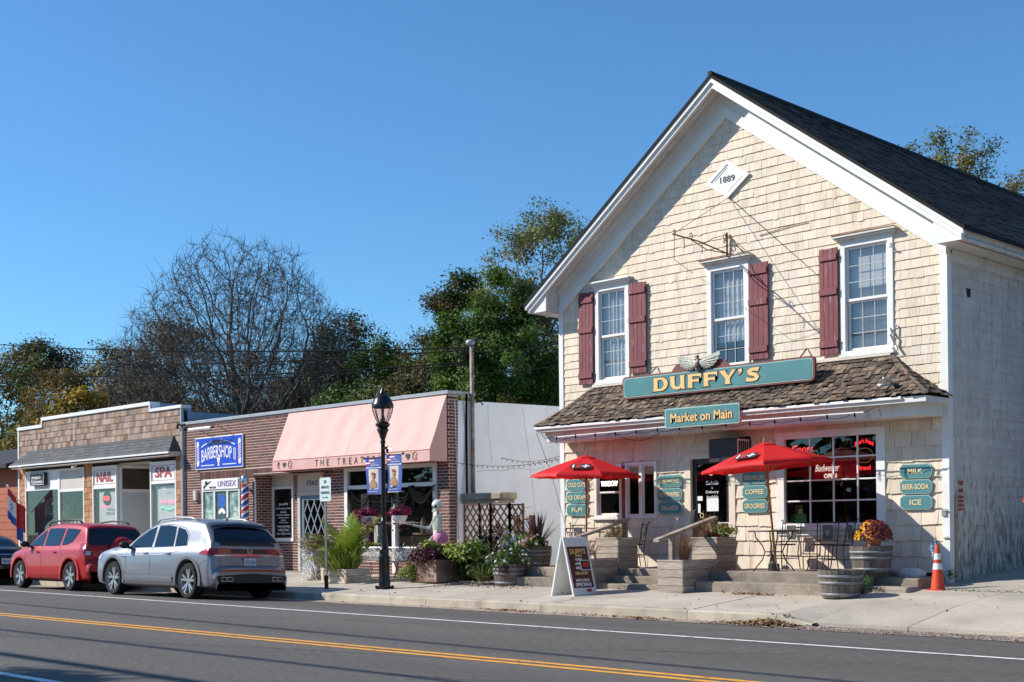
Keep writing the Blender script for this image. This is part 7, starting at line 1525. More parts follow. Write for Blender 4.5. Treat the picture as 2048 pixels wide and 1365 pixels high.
b_ = MB(); b_.lathe([(.045, 3.17), (.06, 3.2), (.09, 3.3), (.13, 3.38), (.1, 3.42), (.15, 3.46), (.155, 3.5), (.12, 3.53), (.09, 3.55)], 20, (lx, ly, lz)); put('lantern_neck', b_, M['lampblack'], lp, smooth=True, auto=40)
b_ = MB(); b_.lathe([(.1, 3.53), (.15, 3.62), (.205, 3.78), (.215, 3.86)], 20, (lx, ly, lz)); put('lantern_glass', b_, glassmat('lantern_glass', (.5, .5, .5), .12), lp, smooth=True)
b_ = MB()
for k in range(8): a = 2 * math.pi * k / 8; b_.tube([(lx + r * math.cos(a), ly + r * math.sin(a), lz + h) for r, h in ((.105, 3.53), (.155, 3.62), (.21, 3.78), (.22, 3.87))], .009, 4)
b_.lathe([(.05, 3.53), (.06, 3.6), (.03, 3.68), (.02, 3.86)], 10, (lx, ly, lz)); put('lantern_cage', b_, M['lampblack'], lp)
b_ = MB(); b_.lathe([(.2, 3.84), (.235, 3.86), (.235, 3.92), (.215, 3.95), (.19, 4.02), (.14, 4.09), (.08, 4.13), (.06, 4.16), (.045, 4.2), (.03, 4.24), (.012, 4.27), (0, 4.3)], 24, (lx, ly, lz)); put('lantern_roof', b_, M['lampblack'], lp, smooth=True, auto=40)
b_ = MB(); b_.tube([(lx + .03, ly, lz + 2.98), (lx + .14, ly, lz + 3.0), (lx + .14, ly, lz + 2.88)], .03, 6); b_.tube([(lx + .1, ly, lz + 3.0), (lx + .3, ly, lz + 2.94)], .014, 5); put('bracket', b_, M['lampblack'], lp)
text('5', lx, ly - .052, lz + 1.48, .07, M['whitep'], lp, off=.003)
M['bannerblue'] = pm('banner_blue', (.045, .09, .36), .6, var=.08); M['sepia'] = pm('sepia_print', (.35, .2, .12), .6, var=.3, vs=14); M['sepialight'] = pm('pale_sepia_print', (.6, .5, .38), .6)
def banner(x0, x1, zt, zb, label, name1, seed):
    t_ = thing('banner', label, 'banner', ((x0 + x1) / 2, ly + .03, zb), 'blue hometown heroes banners on the lamp'); r = random.Random(seed); ph = r.uniform(0, 6)
    def srf(u, v): return (x0 + (x1 - x0) * u + .012 * math.sin(v * 5 + ph) * (1 - v), ly + .03 + .02 * math.sin(u * 5 + v * 4 + ph) * (1 - v) - .0, zb + (zt - zb) * v)
    def cloth(nm, m, u0, u1, v0, v1, off, n=6):
        mb = MB()
        for j in range(n + 1):
            for i in range(n + 1): p = srf(u0 + (u1 - u0) * i / n, v0 + (v1 - v0) * j / n); mb.v.append((p[0], p[1] - off, p[2]))
        for j in range(n):
            for i in range(n): mb.f.append((j * (n + 1) + i, j * (n + 1) + i + 1, (j + 1) * (n + 1) + i + 1, (j + 1) * (n + 1) + i)); mb.c.append((1, 1, 1)); mb.m.append(0)
        return put(nm, mb, M[m], t_, smooth=True)
    cloth('cloth', 'bannerblue', 0, 1, 0, 1, 0, 10); cloth('white_band', 'whitep', .03, .97, .715, .75, .003); cloth('photo_border', 'whitep', .2, .8, .14, .69, .003); cloth('photo_print', 'sepialight', .23, .77, .16, .67, .006)
    cloth('flag_stripe', 'redlet', 0, .5, .95, .985, .003); cloth('flag_stripe', 'whitep', 0, .55, .915, .95, .003); cloth('flag_stripe', 'redlet', 0, .4, .88, .915, .003); cloth('flag_stripe', 'whitep', 0, .3, .845, .88, .003); cloth('flag_stripe', 'redlet', 0, .22, .8, .845, .003); cloth('flag_canton', 'signblue', 0, .2, .9, .99, .006)
    cx = (x0 + x1) / 2; H_ = zt - zb; mb = MB(); Y_ = ly + .005; mb.ball((cx + .01, Y_, zb + H_ * .5), .062, 10, 7, .8, .12, 1.15); put('portrait_head', mb, M['sepia'], t_)
    mb = MB(); mb.prism([(cx - .12, zb + H_ * .17), (cx + .13, zb + H_ * .17), (cx + .12, zb + H_ * .3), (cx + .04, zb + H_ * .4), (cx - .03, zb + H_ * .4), (cx - .11, zb + H_ * .3)], .003, 'y', Y_ - .004); put('portrait_body', mb, M['sepia'], t_)
    mb = MB(); mb.ball((cx + .005, Y_ - .004, zb + H_ * .565), .062, 10, 6, .95, .12, .5); put('portrait_hair', mb, M['rust'], t_)
    yt = ly + .002; text('Town of', cx + .06, yt, zt - .11, .022, M['whitep'], t_, w=.16, ext=.001); text('Riverhead', cx + .07, yt, zt - .155, .035, M['whitep'], t_, w=.26, ext=.001); text('HOMETOWN HERO', cx, yt - .004, zb + H_ * .733, .022, M['signblue'], t_, w=.4, ext=.001); text(name1, cx, yt, zb + H_ * .075, .03, M['whitep'], t_, w=.28, ext=.001)
    mb = MB()
    for zz in (zt, zb): mb.tube([(lx, ly + .03, zz), (x0 - .03 if x0 < lx else x1 + .03, ly + .03, zz)], .011, 5); mb.ball((x0 - .05 if x0 < lx else x1 + .05, ly + .03, zz), .028, 8, 5)
    put('rod', mb, M['lampblack'], t_)
banner(-22.12, -21.6, 2.93, 2.15, 'blue portrait banner on the left side of the street lamp', 'Pvt. Thomas', 1); banner(-21.42, -20.93, 2.98, 2.18, 'blue portrait banner on the right side of the street lamp', 'Sgt. A. Wood', 2)
for bx, lab in ((-22.02, 'white basket of magenta flowers trailing on the left of the street lamp'), (-20.98, 'white basket of magenta flowers on the right of the street lamp')):
    t_ = thing('hanging_basket', lab, 'flower basket', (bx, ly, 1.5), 'flower baskets on the street lamp'); b_ = MB(); b_.lathe([(0, .0), (.09, .01), (.14, .07), (.165, .14), (.17, .16)], 18, (bx, ly, 1.52)); put('bowl', b_, M['white'], t_, smooth=True)
    bush('coleus', t_, (bx, ly, 1.71), .24, 700, .06, [(.22, .01, .05), (.3, .02, .09), (.14, .01, .03)], 5 if bx < -21.5 else 6, sq=.7); g = np.random.default_rng(8 if bx < -21.5 else 9); n = 150 if bx < -21.5 else 50; C = np.stack([bx + g.normal(.1 if bx < -21.5 else 0, .09, n), ly + g.normal(-.1, .05, n), 1.66 - g.gamma(2, .09, n)], 1); leafmesh('trailing_leaves', C, .06, M['plantleaf'], t_, np.array([(.2, .01, .05), (.12, .02, .03)])[g.integers(0, 2, n)], seed=4)
    b_ = MB(); b_.tube([(lx, ly, 1.98), (bx, ly, 2.0)], .01, 4)
    for k in range(3): b_.tube([(bx, ly, 2.0), (bx + .19 * math.cos(k * 2.1), ly + .19 * math.sin(k * 2.1), 1.7)], .004, 3)
    put('hanger', b_, M['lampblack'], t_)
# ================================================================ parking sign
t_ = thing('parking_sign', 'small white 30 MINUTE PARKING sign on a green steel post at the kerb', 'street sign', (-23.03, 17.28, gz(-23.03, 17.28)))
b_ = MB(); b_.box(-23.055, -23.01, 17.27, 17.29, .05, 2.5); b_.box(-23.065, -23.0, 17.265, 17.275, .05, 2.4); put('post', b_, pm('green_steel', (.12, .17, .16), .5, metal=.3, var=.1), t_); b_ = MB(); b_.box(-23.075, -22.995, 17.25, 17.3, .05, .4); put('post_sleeve', b_, M['lampblack'], t_)
b_ = MB(); rbox(b_, -23.2, -22.8, 2.02, 2.54, 17.24, 17.25, .04, 4); put('plate', b_, pm('pale_green_white', (.62, .68, .66), .4), t_); GSn = pm('sign_green_print', (.01, .12, .09), .5)
for tx, z, h, w_ in (('30', 2.45, .075, .1), ('MINUTE', 2.33, .06, .27), ('PARKING', 2.21, .06, .31)): text(tx, -23.0, 17.237, z, h, GSn, t_, w=w_, off=.003, ext=.001)
b_ = MB(); b_.box(-23.12, -22.94, 17.234, 17.238, 2.1, 2.115); b_.prism([(-22.95, 2.085), (-22.89, 2.108), (-22.95, 2.13)], .003, 'y', 17.234); put('arrow_print', b_, GSn, t_)
# ================================================================ palm planter and web-wrapped urn
z0 = gz(-24.2, 18.5); t_ = thing('planter_box', 'white wooden box planter with palm fronds and green grasses', 'planter', (-24.2, 18.7, z0)); wp = pm('whitewashed_wood', (.6, .54, .46), .7, var=.12, fine=.1, stretch=(.3, 1, 2), dirt=(.4, .33, .25), dirt_amt=.35, dirt_s=3)
for k in range(2): b_ = MB(); b_.bbox(-24.7, -23.78, 18.4, 19.1, z0 + .02 + .15 * k, z0 + .16 + .15 * k, .006); put('board', b_, wp, t_)
b_ = MB(); b_.bbox(-24.74, -23.74, 18.36, 19.14, z0, z0 + .04, .006); b_.bbox(-24.73, -23.75, 18.37, 19.13, z0 + .3, z0 + .33, .006); b_.bbox(-24.72, -24.62, 18.38, 18.42, z0 + .04, z0 + .3); b_.bbox(-23.86, -23.76, 18.38, 18.42, z0 + .04, z0 + .3); put('frame', b_, wp, t_)
fronds('palm', t_, (-24.25, 18.8, z0 + .3), 13, 1.6, 3, [(.2, .28, .03), (.13, .2, .03), (.3, .33, .05)], leaf=.4, dirs=[3.3, 2.9, .3, .0, 5.6, 4.6, 1.6, 2.2, .8, 5.0, 3.8, 4.2, 6.0], lean=(.1, .95)); blades('grass', t_, (-24.2, 18.65, z0 + .28), 230, .72, .05, [(.2, .3, .04), (.13, .22, .03), (.32, .38, .08)], (.1, 1.2), seed=5, r0=.38)
blades('yellow_grass', t_, (-24.6, 18.5, z0 + .3), 60, .7, .03, [(.35, .33, .05), (.4, .3, .06)], (.5, 1.3), seed=6, r0=.1)
z0 = gz(-25.8, 19.0); t_ = thing('wrapped_urn', 'urn planter wrapped in white cobweb with bronze foliage beside the blue door', 'planter', (-25.8, 19.0, z0)); b_ = MB(); b_.lathe([(.2, 0), (.2, .05), (.12, .12), (.14, .3), (.26, .6), (.3, .75), (.28, .78)], 18, (-25.8, 19.0, z0)); put('urn', b_, M['oldconc'], t_, col=True, smooth=True)
r = random.Random(3); b_ = MB()
for k in range(110):
    a = r.uniform(0, 6.3); P_ = []; h = r.uniform(.0, .8); da, dh = r.uniform(-.6, .6), r.uniform(-.25, .25)
    for j in range(6): hh = min(.8, max(.01, h + dh * j / 3)); P_.append((-25.8 + (.3 + .02 * r.random()) * math.cos(a + da * j / 2), 19.0 + (.3 + .02 * r.random()) * math.sin(a + da * j / 2), z0 + hh))
    b_.tube(P_, .008, 3)
for k in range(14): b_.tube([(-25.8 + r.uniform(-.3, .3), 18.75, z0 + r.uniform(.2, .7)), (-25.5 + r.uniform(-.1, .4), 18.6, z0 + r.uniform(.02, .4))], .006, 3)
M['web'] = pm('cobweb', (.8, .8, .8), .9, transl=.3); put('cobweb', b_, M['web'], t_); b_ = MB(); b_.lathe([(.215, .02), (.16, .14), (.2, .4), (.285, .6), (.31, .76)], 14, (-25.8, 19.0, z0)); put('web_sheet', b_, pm('cobweb_sheet', (.7, .7, .7), .9, alpha=.25), t_, smooth=True)
bush('foliage', t_, (-25.8, 19.0, z0 + .85), .42, 1500, .05, [(.22, .17, .06), (.14, .12, .04), (.3, .22, .08)], 11, sq=.7)
# ================================================================ bench
z0 = gz(-24, 19.7); t_ = thing('bench', 'wire mesh bench draped with white cobweb under the treat shop window', 'bench', (-24.2, 19.7, z0)); b_ = MB(); X0, X1 = -25.3, -22.8; YB = 19.95
for i in range(42): x = X0 + (X1 - X0) * i / 41; b_.tube([(x, YB, z0 + .42), (x, YB + .03, z0 + .72)], .004, 3)
for j in range(7): b_.tube([(X0, YB + .004 * j, z0 + .44 + .045 * j), (X1, YB + .004 * j, z0 + .44 + .045 * j)], .005, 3)
b_.tube([(X0, YB + .03, z0 + .74), (X1, YB + .03, z0 + .74)], .014, 5); put('backrest', b_, M['metal'], t_)
b_ = MB()
for i in range(42): x = X0 + (X1 - X0) * i / 41; b_.tube([(x, YB, z0 + .42), (x, YB - .42, z0 + .42)], .004, 3)
b_.tube([(X0, YB - .42, z0 + .415), (X1, YB - .42, z0 + .415)], .016, 5); b_.box(X0, X1, YB - .4, YB, z0 + .41, z0 + .416); put('seat', b_, pm('tan_bench', (.5, .42, .34), .6, var=.1), t_)
for x in (-24.35, -23.45): b_ = MB(); b_.tube([(x, YB - .4, z0 + .41), (x + .03, YB - .36, z0 + .25), (x, YB - .38, z0 + .1), (x + .02, YB - .42, z0)], .016, 5); b_.tube([(x, YB, z0 + .42), (x, YB + .05, z0)], .016, 5); put('leg', b_, pm('copper_leg', (.5, .24, .12), .5) if 'copper_leg' not in MATS else MATS['copper_leg'], t_)
b_ = MB()
for k in range(150): x = r.uniform(X0, X1); dx = r.uniform(-.5, .5); x2 = min(max(x + dx, X0), X1); b_.tube([(x, YB - .02, z0 + r.uniform(.4, .5)), ((x + x2) / 2, YB - .04 + r.uniform(-.02, .02), z0 + .6), (x2, YB + .0, z0 + r.uniform(.66, .78))], .006, 3)
for k in range(26): a = r.uniform(0, math.pi); b_.tube([(-23.4, YB - .05, z0 + .45), (-23.4 + .4 * math.cos(a), YB - .03, z0 + .47 + .3 * math.sin(a))], .006, 3)
put('cobweb', b_, M['web'], t_); text('atreats', -23.05, YB - .02, z0 + .62, .1, M['whitep'], t_, w=.4, ext=.002)
# ================================================================ rusty planter with coleus, skeleton above it
z0 = gz(-21.7, 19.2); t_ = thing('rusty_planter', 'square rusty steel planter overflowing with purple coleus and lime foliage', 'planter', (-21.7, 19.3, z0)); b_ = MB(); b_.bbox(-22.0, -21.3, 18.95, 20.35, z0, z0 + .5, .012); put('box', b_, pm('rusty_steel', (.2, .12, .08), .8, var=.25, vs=4, dirt=(.35, .26, .2), dirt_amt=.45, dirt_s=3), t_)
bush('coleus', t_, (-21.75, 19.1, z0 + .55), .42, 2600, .06, PURP + [(.05, .01, .02)], 21, sq=.75); bush('lime_foliage', t_, (-21.35, 19.6, z0 + .55), .38, 2400, .085, LIME, 22, sq=.75); bush('green_foliage', t_, (-20.95, 19.85, z0 + .3), .48, 1800, .085, GP + [(.04, .07, .02)], 23, sq=.9); bush('lime_foliage', t_, (-20.85, 19.6, z0 + .62), .38, 2000, .09, LIME + GP, 24, sq=.8); bush('lime_foliage', t_, (-21.75, 19.1, z0 + .75), .2, 600, .09, LIME, 26, sq=.8)
t2 = thing('weed_clump', 'light green weedy plant at the left corner of the rusty planter', 'plant', (-22.25, 19.0, z0)); bush('leaves', t2, (-22.2, 18.95, z0 + .16), .26, 900, .05, LIME + GP, 25, sq=1.0); blades('dry_stems', t2, (-22.15, 19.0, z0), 60, .5, .01, [(.25, .15, .08), (.15, .1, .05)], (.0, .8), seed=9, r0=.1)
M['bone'] = pm('bone_plastic', (.62, .66, .58), .5, var=.08, vs=8)
sk = thing('skeleton', 'seated white plastic skeleton in a pink skirt reaching out its arm', 'skeleton', (-21.95, 19.6, 1.1)); C0 = (-21.95, 19.6)
b_ = MB(); b_.ball((-21.96, 19.6, 1.935), .118, 16, 12, 1.12, .9, 1.0); b_.ball((-22.0, 19.6, 1.86), .075, 12, 8, 1.0, .8, .9); put('skull', b_, M['bone'], sk, smooth=True)
b_ = MB(); b_.tube([(-21.97, 19.545, 1.83), (-22.06, 19.56, 1.79), (-22.075, 19.6, 1.785), (-22.06, 19.64, 1.79), (-21.97, 19.655, 1.83)], .018, 6); b_.box(-22.09, -22.06, 19.57, 19.63, 1.795, 1.825); put('jaw', b_, M['bone'], sk)
b_ = MB()
for dy in (-.036, .036): b_.ball((-22.06, 19.6 + dy, 1.895), .032, 8, 6)
b_.ball((-22.0, 19.505, 1.9), .032, 8, 6, 1, .4, 1.2); b_.ball((-22.078, 19.6, 1.85), .013, 6, 4); put('eye_socket', b_, M['blackp'], sk)
b_ = MB(); n = 16
for i in range(n): z = 1.78 - .037 * i; x = -21.93 + .035 * math.sin(i * .28); b_.ball((x, 19.6, z), .024, 8, 5, 1, 1, .62)
put('spine', b_, M['bone'], sk, smooth=True)
for i in range(9):
    z = 1.68 - .035 * i; w_ = .09 + .045 * math.sin(min(1, i / 6) * math.pi / 2) ; b_ = MB()
    for s_ in (-1, 1): b_.tube([(-21.92, 19.6 + s_ * .01, z + .02), (-21.89, 19.6 + s_ * w_ * .8, z + .01), (-21.95, 19.6 + s_ * w_, z - .01), (-22.03, 19.6 + s_ * w_ * .75, z - .03), (-22.07, 19.6 + s_ * .02, z - .04)], .0135, 5)
    put('rib', b_, M['bone'], sk)
b_ = MB(); b_.tube([(-22.06, 19.6, 1.68), (-22.08, 19.6, 1.42)], .018, 5); b_.tube([(-21.97, 19.42, 1.7), (-22.05, 19.6, 1.69), (-21.97, 19.78, 1.7)], .012, 5); b_.prism([(-.05, 0), (.05, 0), (.0, -.14)][::-1], .012, 'y', 0).xf(Matrix.Translation((-21.9, 19.47, 1.68)), len(b_.v) - 6); put('breastbone', b_, M['bone'], sk)
def arm(nm, S_, E_, H_, spread):
    b_ = MB(); b_.tube([S_, E_], .021, 6); b_.ball(S_, .028, 8, 6); b_.ball(E_, .022, 8, 6); o = Vector((0, 0, .012)); b_.tube([Vector(E_) + o, Vector(H_) + o], .015, 5); b_.tube([Vector(E_) - o, Vector(H_) - o], .013, 5); d = (Vector(H_) - Vector(E_)).normalized(); s_ = d.cross(Vector((0, 0, 1))).normalized()
    for k in range(5): a = (k - 2) * spread; q = Vector(H_) + d * .06 + s_ * a * .05; q1 = q + (d + s_ * a * .35).normalized() * (.045 if k in (0, 4) else .06); b_.tube([Vector(H_), q, q1, q1 + (d + Vector((0, 0, -.35))).normalized() * (.03 + .008 * (k % 3))], .006, 4)
    put(nm, b_, M['bone'], sk)
sk.rotation_euler = (0, 0, R(42)); arm('left_arm', (-21.98, 19.42, 1.68), (-22.14, 19.4, 1.4), (-22.5, 19.42, 1.48), .5); arm('right_arm', (-21.95, 19.78, 1.68), (-21.9, 19.8, 1.38), (-22.12, 19.6, 1.18), .4)
b_ = MB(); b_.ball((-21.93, 19.6, 1.2), .1, 12, 8, 1, 1.2, .6); b_.tube([(-21.95, 19.52, 1.15), (-22.25, 19.5, 1.12), (-22.28, 19.5, .8)], .02, 6); b_.tube([(-21.95, 19.68, 1.15), (-22.25, 19.7, 1.12), (-22.28, 19.7, .8)], .02, 6); put('pelvis_and_legs', b_, M['bone'], sk, smooth=True)
b_ = MB(); n = 22; prof = [(.03, .15), (.1, .13), (.145, .06), (.16, -.03), (.14, -.12)]
for r_2, h in prof:
    for k in range(n): a = 2 * math.pi * k / n; rr = r_2 * (1 + .09 * (k % 2) * (1 if h < .1 else 0)); b_.v.append((-21.9 + rr * math.cos(a), 19.6 + rr * math.sin(a), 1.2 + h))
for i in range(4):
    for k in range(n): j = (k + 1) % n; b_.f.append((i * n + k, i * n + j, i * n + n + j, i * n + n + k)); b_.c.append((1, 1, 1)); b_.m.append(0)
put('pink_skirt', b_, pm('pink_cloth', (.75, .3, .5), .7, transl=.2), sk, smooth=True); b_ = MB(); b_.bbox(-22.05, -21.65, 19.4, 19.8, z0 + .4, 1.06, .02); put('seat_block', b_, M['rust'], sk)
# ================================================================ alley: trellis screen, ledge, posts
M['trellis'] = pm('brown_trellis', (.10, .04, .025), .7, var=.2, fine=.15); z0 = gz(-21.5, 20.3)
t_ = thing('trellis_screen', 'folding brown lattice screen standing in front of the meters in the alley', 'screen', (-21.1, 20.3, z0))
def panel(a, b, z1, nm='trellis_panel'):
    A_, B_ = Vector(a), Vector(b); d = (B_ - A_); L_ = d.length; d.normalize(); b_ = MB(); zb = z0 + .05
    def bar(p, q, w_=.022): b_.tube([p, q], w_, 4)
    for u in (0, L_): bar((A_.x + d.x * u, A_.y + d.y * u, z0), (A_.x + d.x * u, A_.y + d.y * u, z1), .032)
    for z in (zb, z1 - .03): bar((A_.x, A_.y, z), (B_.x, B_.y, z), .026)
    k = -8
    while k < 14:
        for s_ in (-1, 1):
            u0, u1 = 0., L_; zz0 = zb + .24 * k; zz1 = zz0 + s_ * L_ * 1.35
            def cl(u, z, uu, zz_):
                if z < zb: t = (zb - z) / ((zz_ - z) or 1e-6); u += (uu - u) * t; z = zb
                if z > z1 - .03: t = (z1 - .03 - z) / ((zz_ - z) or 1e-6); u += (uu - u) * t; z = z1 - .03
                return u, z
            if max(zz0, zz1) <= zb or min(zz0, zz1) >= z1 - .03: continue
            p, q = cl(u0, zz0, u1, zz1), cl(u1, zz1, u0, zz0); o = .008 * s_
            bar((A_.x + d.x * p[0], A_.y + d.y * p[0] + o, p[1]), (A_.x + d.x * q[0], A_.y + d.y * q[0] + o, q[1]), .019)
        k += 1
    put(nm, b_, M['trellis'], t_)
panel((-21.79, 20.25), (-21.32, 20.3), 1.96); panel((-21.32, 20.3), (-20.92, 20.25), 1.96); panel((-20.92, 20.25), (-20.42, 20.35), 1.95); panel((-20.42, 20.35), (-20.4, 20.75), 1.94)
b_ = MB(); rr = random.Random(8)
for k in range(8): x = -21.7 + .16 * k; b_.ball((x, 20.62, rr.uniform(.8, 1.8)), rr.uniform(.05, .1), 8, 6, 1, .6, 1.2)
b_.box(-21.7, -20.5, 20.6, 20.7, .35, 1.2); put('meters', b_, M['blackiron'], thing('gas_meters', 'dark cluster of meters seen through the lattice screen', 'meters', (-21.1, 20.65, z0)))
bush('leaves', thing('alley_shrub', 'dark shrub crowded behind the lattice screen', 'bush', (-21.1, 20.6, z0)), (-21.1, 20.62, z0 + .6), .55, 2200, .07, [(.03, .045, .015), (.05, .05, .02), (.06, .03, .02)], 71, sq=1.2)
t3 = thing('concrete_ledge', 'concrete ledge on the stucco wall above the lattice screen', 'ledge', (-22.0, 21.2, 2.0)); b_ = MB(); b_.col = (1.4, 1.4, 1.35); b_.bbox(-22.78, -21.4, 21.05, 21.6, 2.06, 2.22, .02); b_.bbox(-22.78, -21.5, 21.1, 21.6, 1.98, 2.06, .01); put('slab', b_, M['oldconc'], t3, col=True)
t_ = thing('gate_posts', 'two dark brown timber posts joined by a rail in the alley', 'posts', (-20.8, 21.2, .4)); 
for x in (-21.03, -20.55): b_ = MB(); b_.bbox(x - .06, x + .06, 21.14, 21.26, .3, 1.68, .01); put('post', b_, M['trellis'], t_)
b_ = MB(); b_.tube([(-21.03, 21.2, 1.55), (-20.55, 21.2, 1.62)], .02, 5); b_.tube([(-21.0, 21.15, 1.5), (-20.2, 21.1, .9)], .025, 5); put('rail', b_, M['trellis'], t_)
# ================================================================ half-barrels
M['barrel'] = pm('grey_oak_staves', (.13, .112, .095), .8, var=.2, vs=2, fine=.25, fs=30, stretch=(3, 3, .2), attr=True, bump=.004, bs=40, bst=(2, 2, .15)); M['hoop'] = pm('galvanised_hoop', (.23, .235, .24), .6, metal=.25, var=.2, vs=6, dirt=(.2, .18, .16), dirt_amt=.3, dirt_s=8)
def barrel(label, x, y, z, rt, rb, h, seed, soil=True):
    t_ = thing('half_barrel', label, 'barrel planter', (x, y, z), 'half-barrel planters'); r = random.Random(seed); n = 22
    for k in range(n):
        a0, a1 = 2 * math.pi * (k + .03) / n, 2 * math.pi * (k + .97) / n; b_ = MB(); c = r.uniform(.7, 1.25); b_.col = (c, c * .98, c * .95); o = r.uniform(-.003, .003); vs = []
        for zz, rr_ in ((0, rb), (h * .5, (rt + rb) / 2 + .012), (h, rt)):
            for ri in (rr_ + o, rr_ - .03):
                for a in (a0, a1): vs.append((x + ri * math.cos(a), y + ri * math.sin(a), z + zz))
        b_.add(vs, [(0, 1, 5, 4), (4, 5, 9, 8), (2, 6, 7, 3), (6, 10, 11, 7), (8, 9, 11, 10), (0, 4, 6, 2), (4, 8, 10, 6), (1, 3, 7, 5), (5, 7, 11, 9)]); put('stave', b_, M['barrel'], t_, col=True)
    for hz, hh in ((.03, .05), (.22, .045), (h * .72, .045)):
        f = lambda q: rb + (rt - rb) * q / h + .012 * math.sin(math.pi * q / h) + .006; b_ = MB(); b_.lathe([(f(hz), hz), (f(hz) + .003, hz), (f(hz + hh) + .003, hz + hh), (f(hz + hh), hz + hh)], 32, (x, y, z)); put('hoop', b_, M['hoop'], t_, smooth=True)
    b_ = MB(); b_.lathe([(rt - .02, h - .06), (0, h - .04)], 16, (x, y, z)); put('soil', b_, M['soil'], t_); return t_
zA = gz(-19, 18.85); A_ = barrel('half-barrel of white and blue pansies on the pavement in front of the alley', -19.0, 18.9, zA, .34, .28, .44, 1); bush('pansies', A_, (-19.0, 18.85, zA + .46), .4, 1900, .055, GP + [(.05, .09, .03)], 31, sq=.65, flowers=(26, [(.8, .8, .85), (.45, .5, .75), (.7, .72, .8)], .05)); b_ = MB(); bush('red_leaves', A_, (-18.85, 18.62, zA + .3), .11, 140, .05, PURP, 32, sq=1.6)
blades('fan_palm', thing('fan_palm', 'small yellow-green fan palm left of the pansy barrel', 'plant', (-19.75, 18.85, zA)), (-19.75, 18.85, zA + .05), 60, .5, .022, [(.3, .32, .05), (.16, .22, .04)], (.2, 1.5), seed=12, droop=.1); blades('dark_grass', thing('dark_leafy_plant', 'dark reddish leafy plant behind the pansy barrel', 'plant', (-19.3, 19.4, zA)), (-19.3, 19.4, zA), 90, .95, .05, [(.05, .03, .03), (.05, .07, .02), (.1, .03, .03)], (.05, .9), seed=13, r0=.15)
B_2 = barrel('half-barrel on the porch end with dark spiky leaves and white geraniums', -18.9, 19.6, .59, .33, .28, .42, 2); blades('spike_plant', B_2, (-18.85, 19.6, 1.0), 60, .75, .045, [(.07, .035, .035), (.1, .06, .05), (.05, .03, .03)], (.05, 1.1), seed=14, droop=.08); bush('geraniums', B_2, (-18.95, 19.5, 1.06), .36, 1500, .06, GP, 33, sq=.6, flowers=(22, [(.85, .8, .78), (.8, .75, .75), (.75, .2, .25)], .065))
bush('white_blossom', thing('white_flowering_shrub', 'loose white-flowering plant between the two flower barrels', 'plant', (-19.5, 19.5, .3)), (-19.5, 19.5, .95), .32, 900, .05, GP + LIME, 34, sq=1.2, flowers=(26, [(.8, .8, .8)], .07))
C_2 = barrel('empty weathered half-barrel standing on the pavement in front of the steps', -11.09, 18.55, gz(-11.09, 18.55), .36, .29, .45, 3); D_2 = barrel('half-barrel on the porch with a pot of orange and red mums on top', -11.2, 19.72, .59, .355, .29, .44, 4)
t_ = thing('mum_pot', 'terracotta pot of orange, yellow and dark red mums on a half-barrel', 'flower pot', (-11.12, 19.72, 1.03)); b_ = MB(); b_.lathe([(.1, 0), (.135, .14), (.155, .14), (.155, .18), (.13, .18)], 18, (-11.12, 19.66, 1.0)); put('pot', b_, pm('terracotta', (.42, .15, .07), .8, var=.1), t_, smooth=True, auto=40)
bush('mums', t_, (-11.12, 19.66, 1.2), .29, 1400, .035, [(.05, .09, .02), (.03, .06, .02)], 36, sq=.72); g = np.random.default_rng(3); m = 520; v = g.normal(size=(m, 3)); v /= np.linalg.norm(v, axis=1)[:, None]; v[:, 2] = np.abs(v[:, 2]) * .95 - .08; C = v * [.3, .3, .32] + [-11.12, 19.66, 1.18]; s_ = v[:, 0] * .8 + v[:, 1] * .4 + g.normal(size=m) * .2; fc = np.where((s_ < -.3)[:, None], np.array([[.8, .42, .02]]), np.array([[.24, .035, .04]])); fc[g.random(m) < .2] = (.5, .12, .05); C4 = np.repeat(C, 3, 0) + g.normal(size=(m * 3, 3)) * .008; leafmesh('blossoms', C4, .042, M['plantleaf'], t_, np.repeat(fc, 3, 0), kind='stuff', N=np.repeat(v, 3, 0) + g.normal(size=(m * 3, 3)) * .3, asp=.95)
# ================================================================ stepped timber planters with handrails
M['timber'] = pm('weathered_timber', (.36, .3, .24), .8, attr=True, var=.15, vs=2, fine=.22, fs=22, stretch=(.25, .25, 2.4), bump=.003, bs=30, bst=(.2, .2, 3), dirt=(.22, .17, .13), dirt_amt=.3, dirt_s=2.5, dirt_st=(.3, .3, 3))
def stepped(label, x0, x1, seed, plants):
    t_ = thing('timber_planter', label, 'planter', ((x0 + x1) / 2, 19.1, .2), 'stepped timber planters beside the stairs'); r = random.Random(seed)
    def planks(xa, xb, ya, yb, zb, zt):
        n = max(1, round((zt - zb) / .15)); h = (zt - zb) / n
        for k in range(n):
            za, zz = zb + h * k + .003, zb + h * (k + 1) - .003
            for q in ((xa, xb, ya - .02, ya), (xb, xb + .02, ya - .02, yb)): b_ = MB(); c = r.uniform(.8, 1.2); b_.col = (c, c, c); b_.bbox(*q, za, zz, .004); put('plank', b_, M['timber'], t_, col=True)
        b_ = MB(); b_.col = (.7, .7, .7); b_.box(xa + .0, xb - .0, ya, yb, zb, zt - .05); put('inner_box', b_, M['timber'], t_, col=True)
        for q in ((xa - .01, xb + .03, ya - .03, ya + .01), (xb - .01, xb + .031, ya + .01, yb)): b_ = MB(); b_.col = (1.1, 1.1, 1.1); b_.bbox(*q, zt, zt + .03, .004); put('cap', b_, M['timber'], t_, col=True)
    planks(x0, x1, 18.35, 19.33, .2, .77); planks(x0, x1, 19.36, 19.94, .58, 1.16)
    return t_
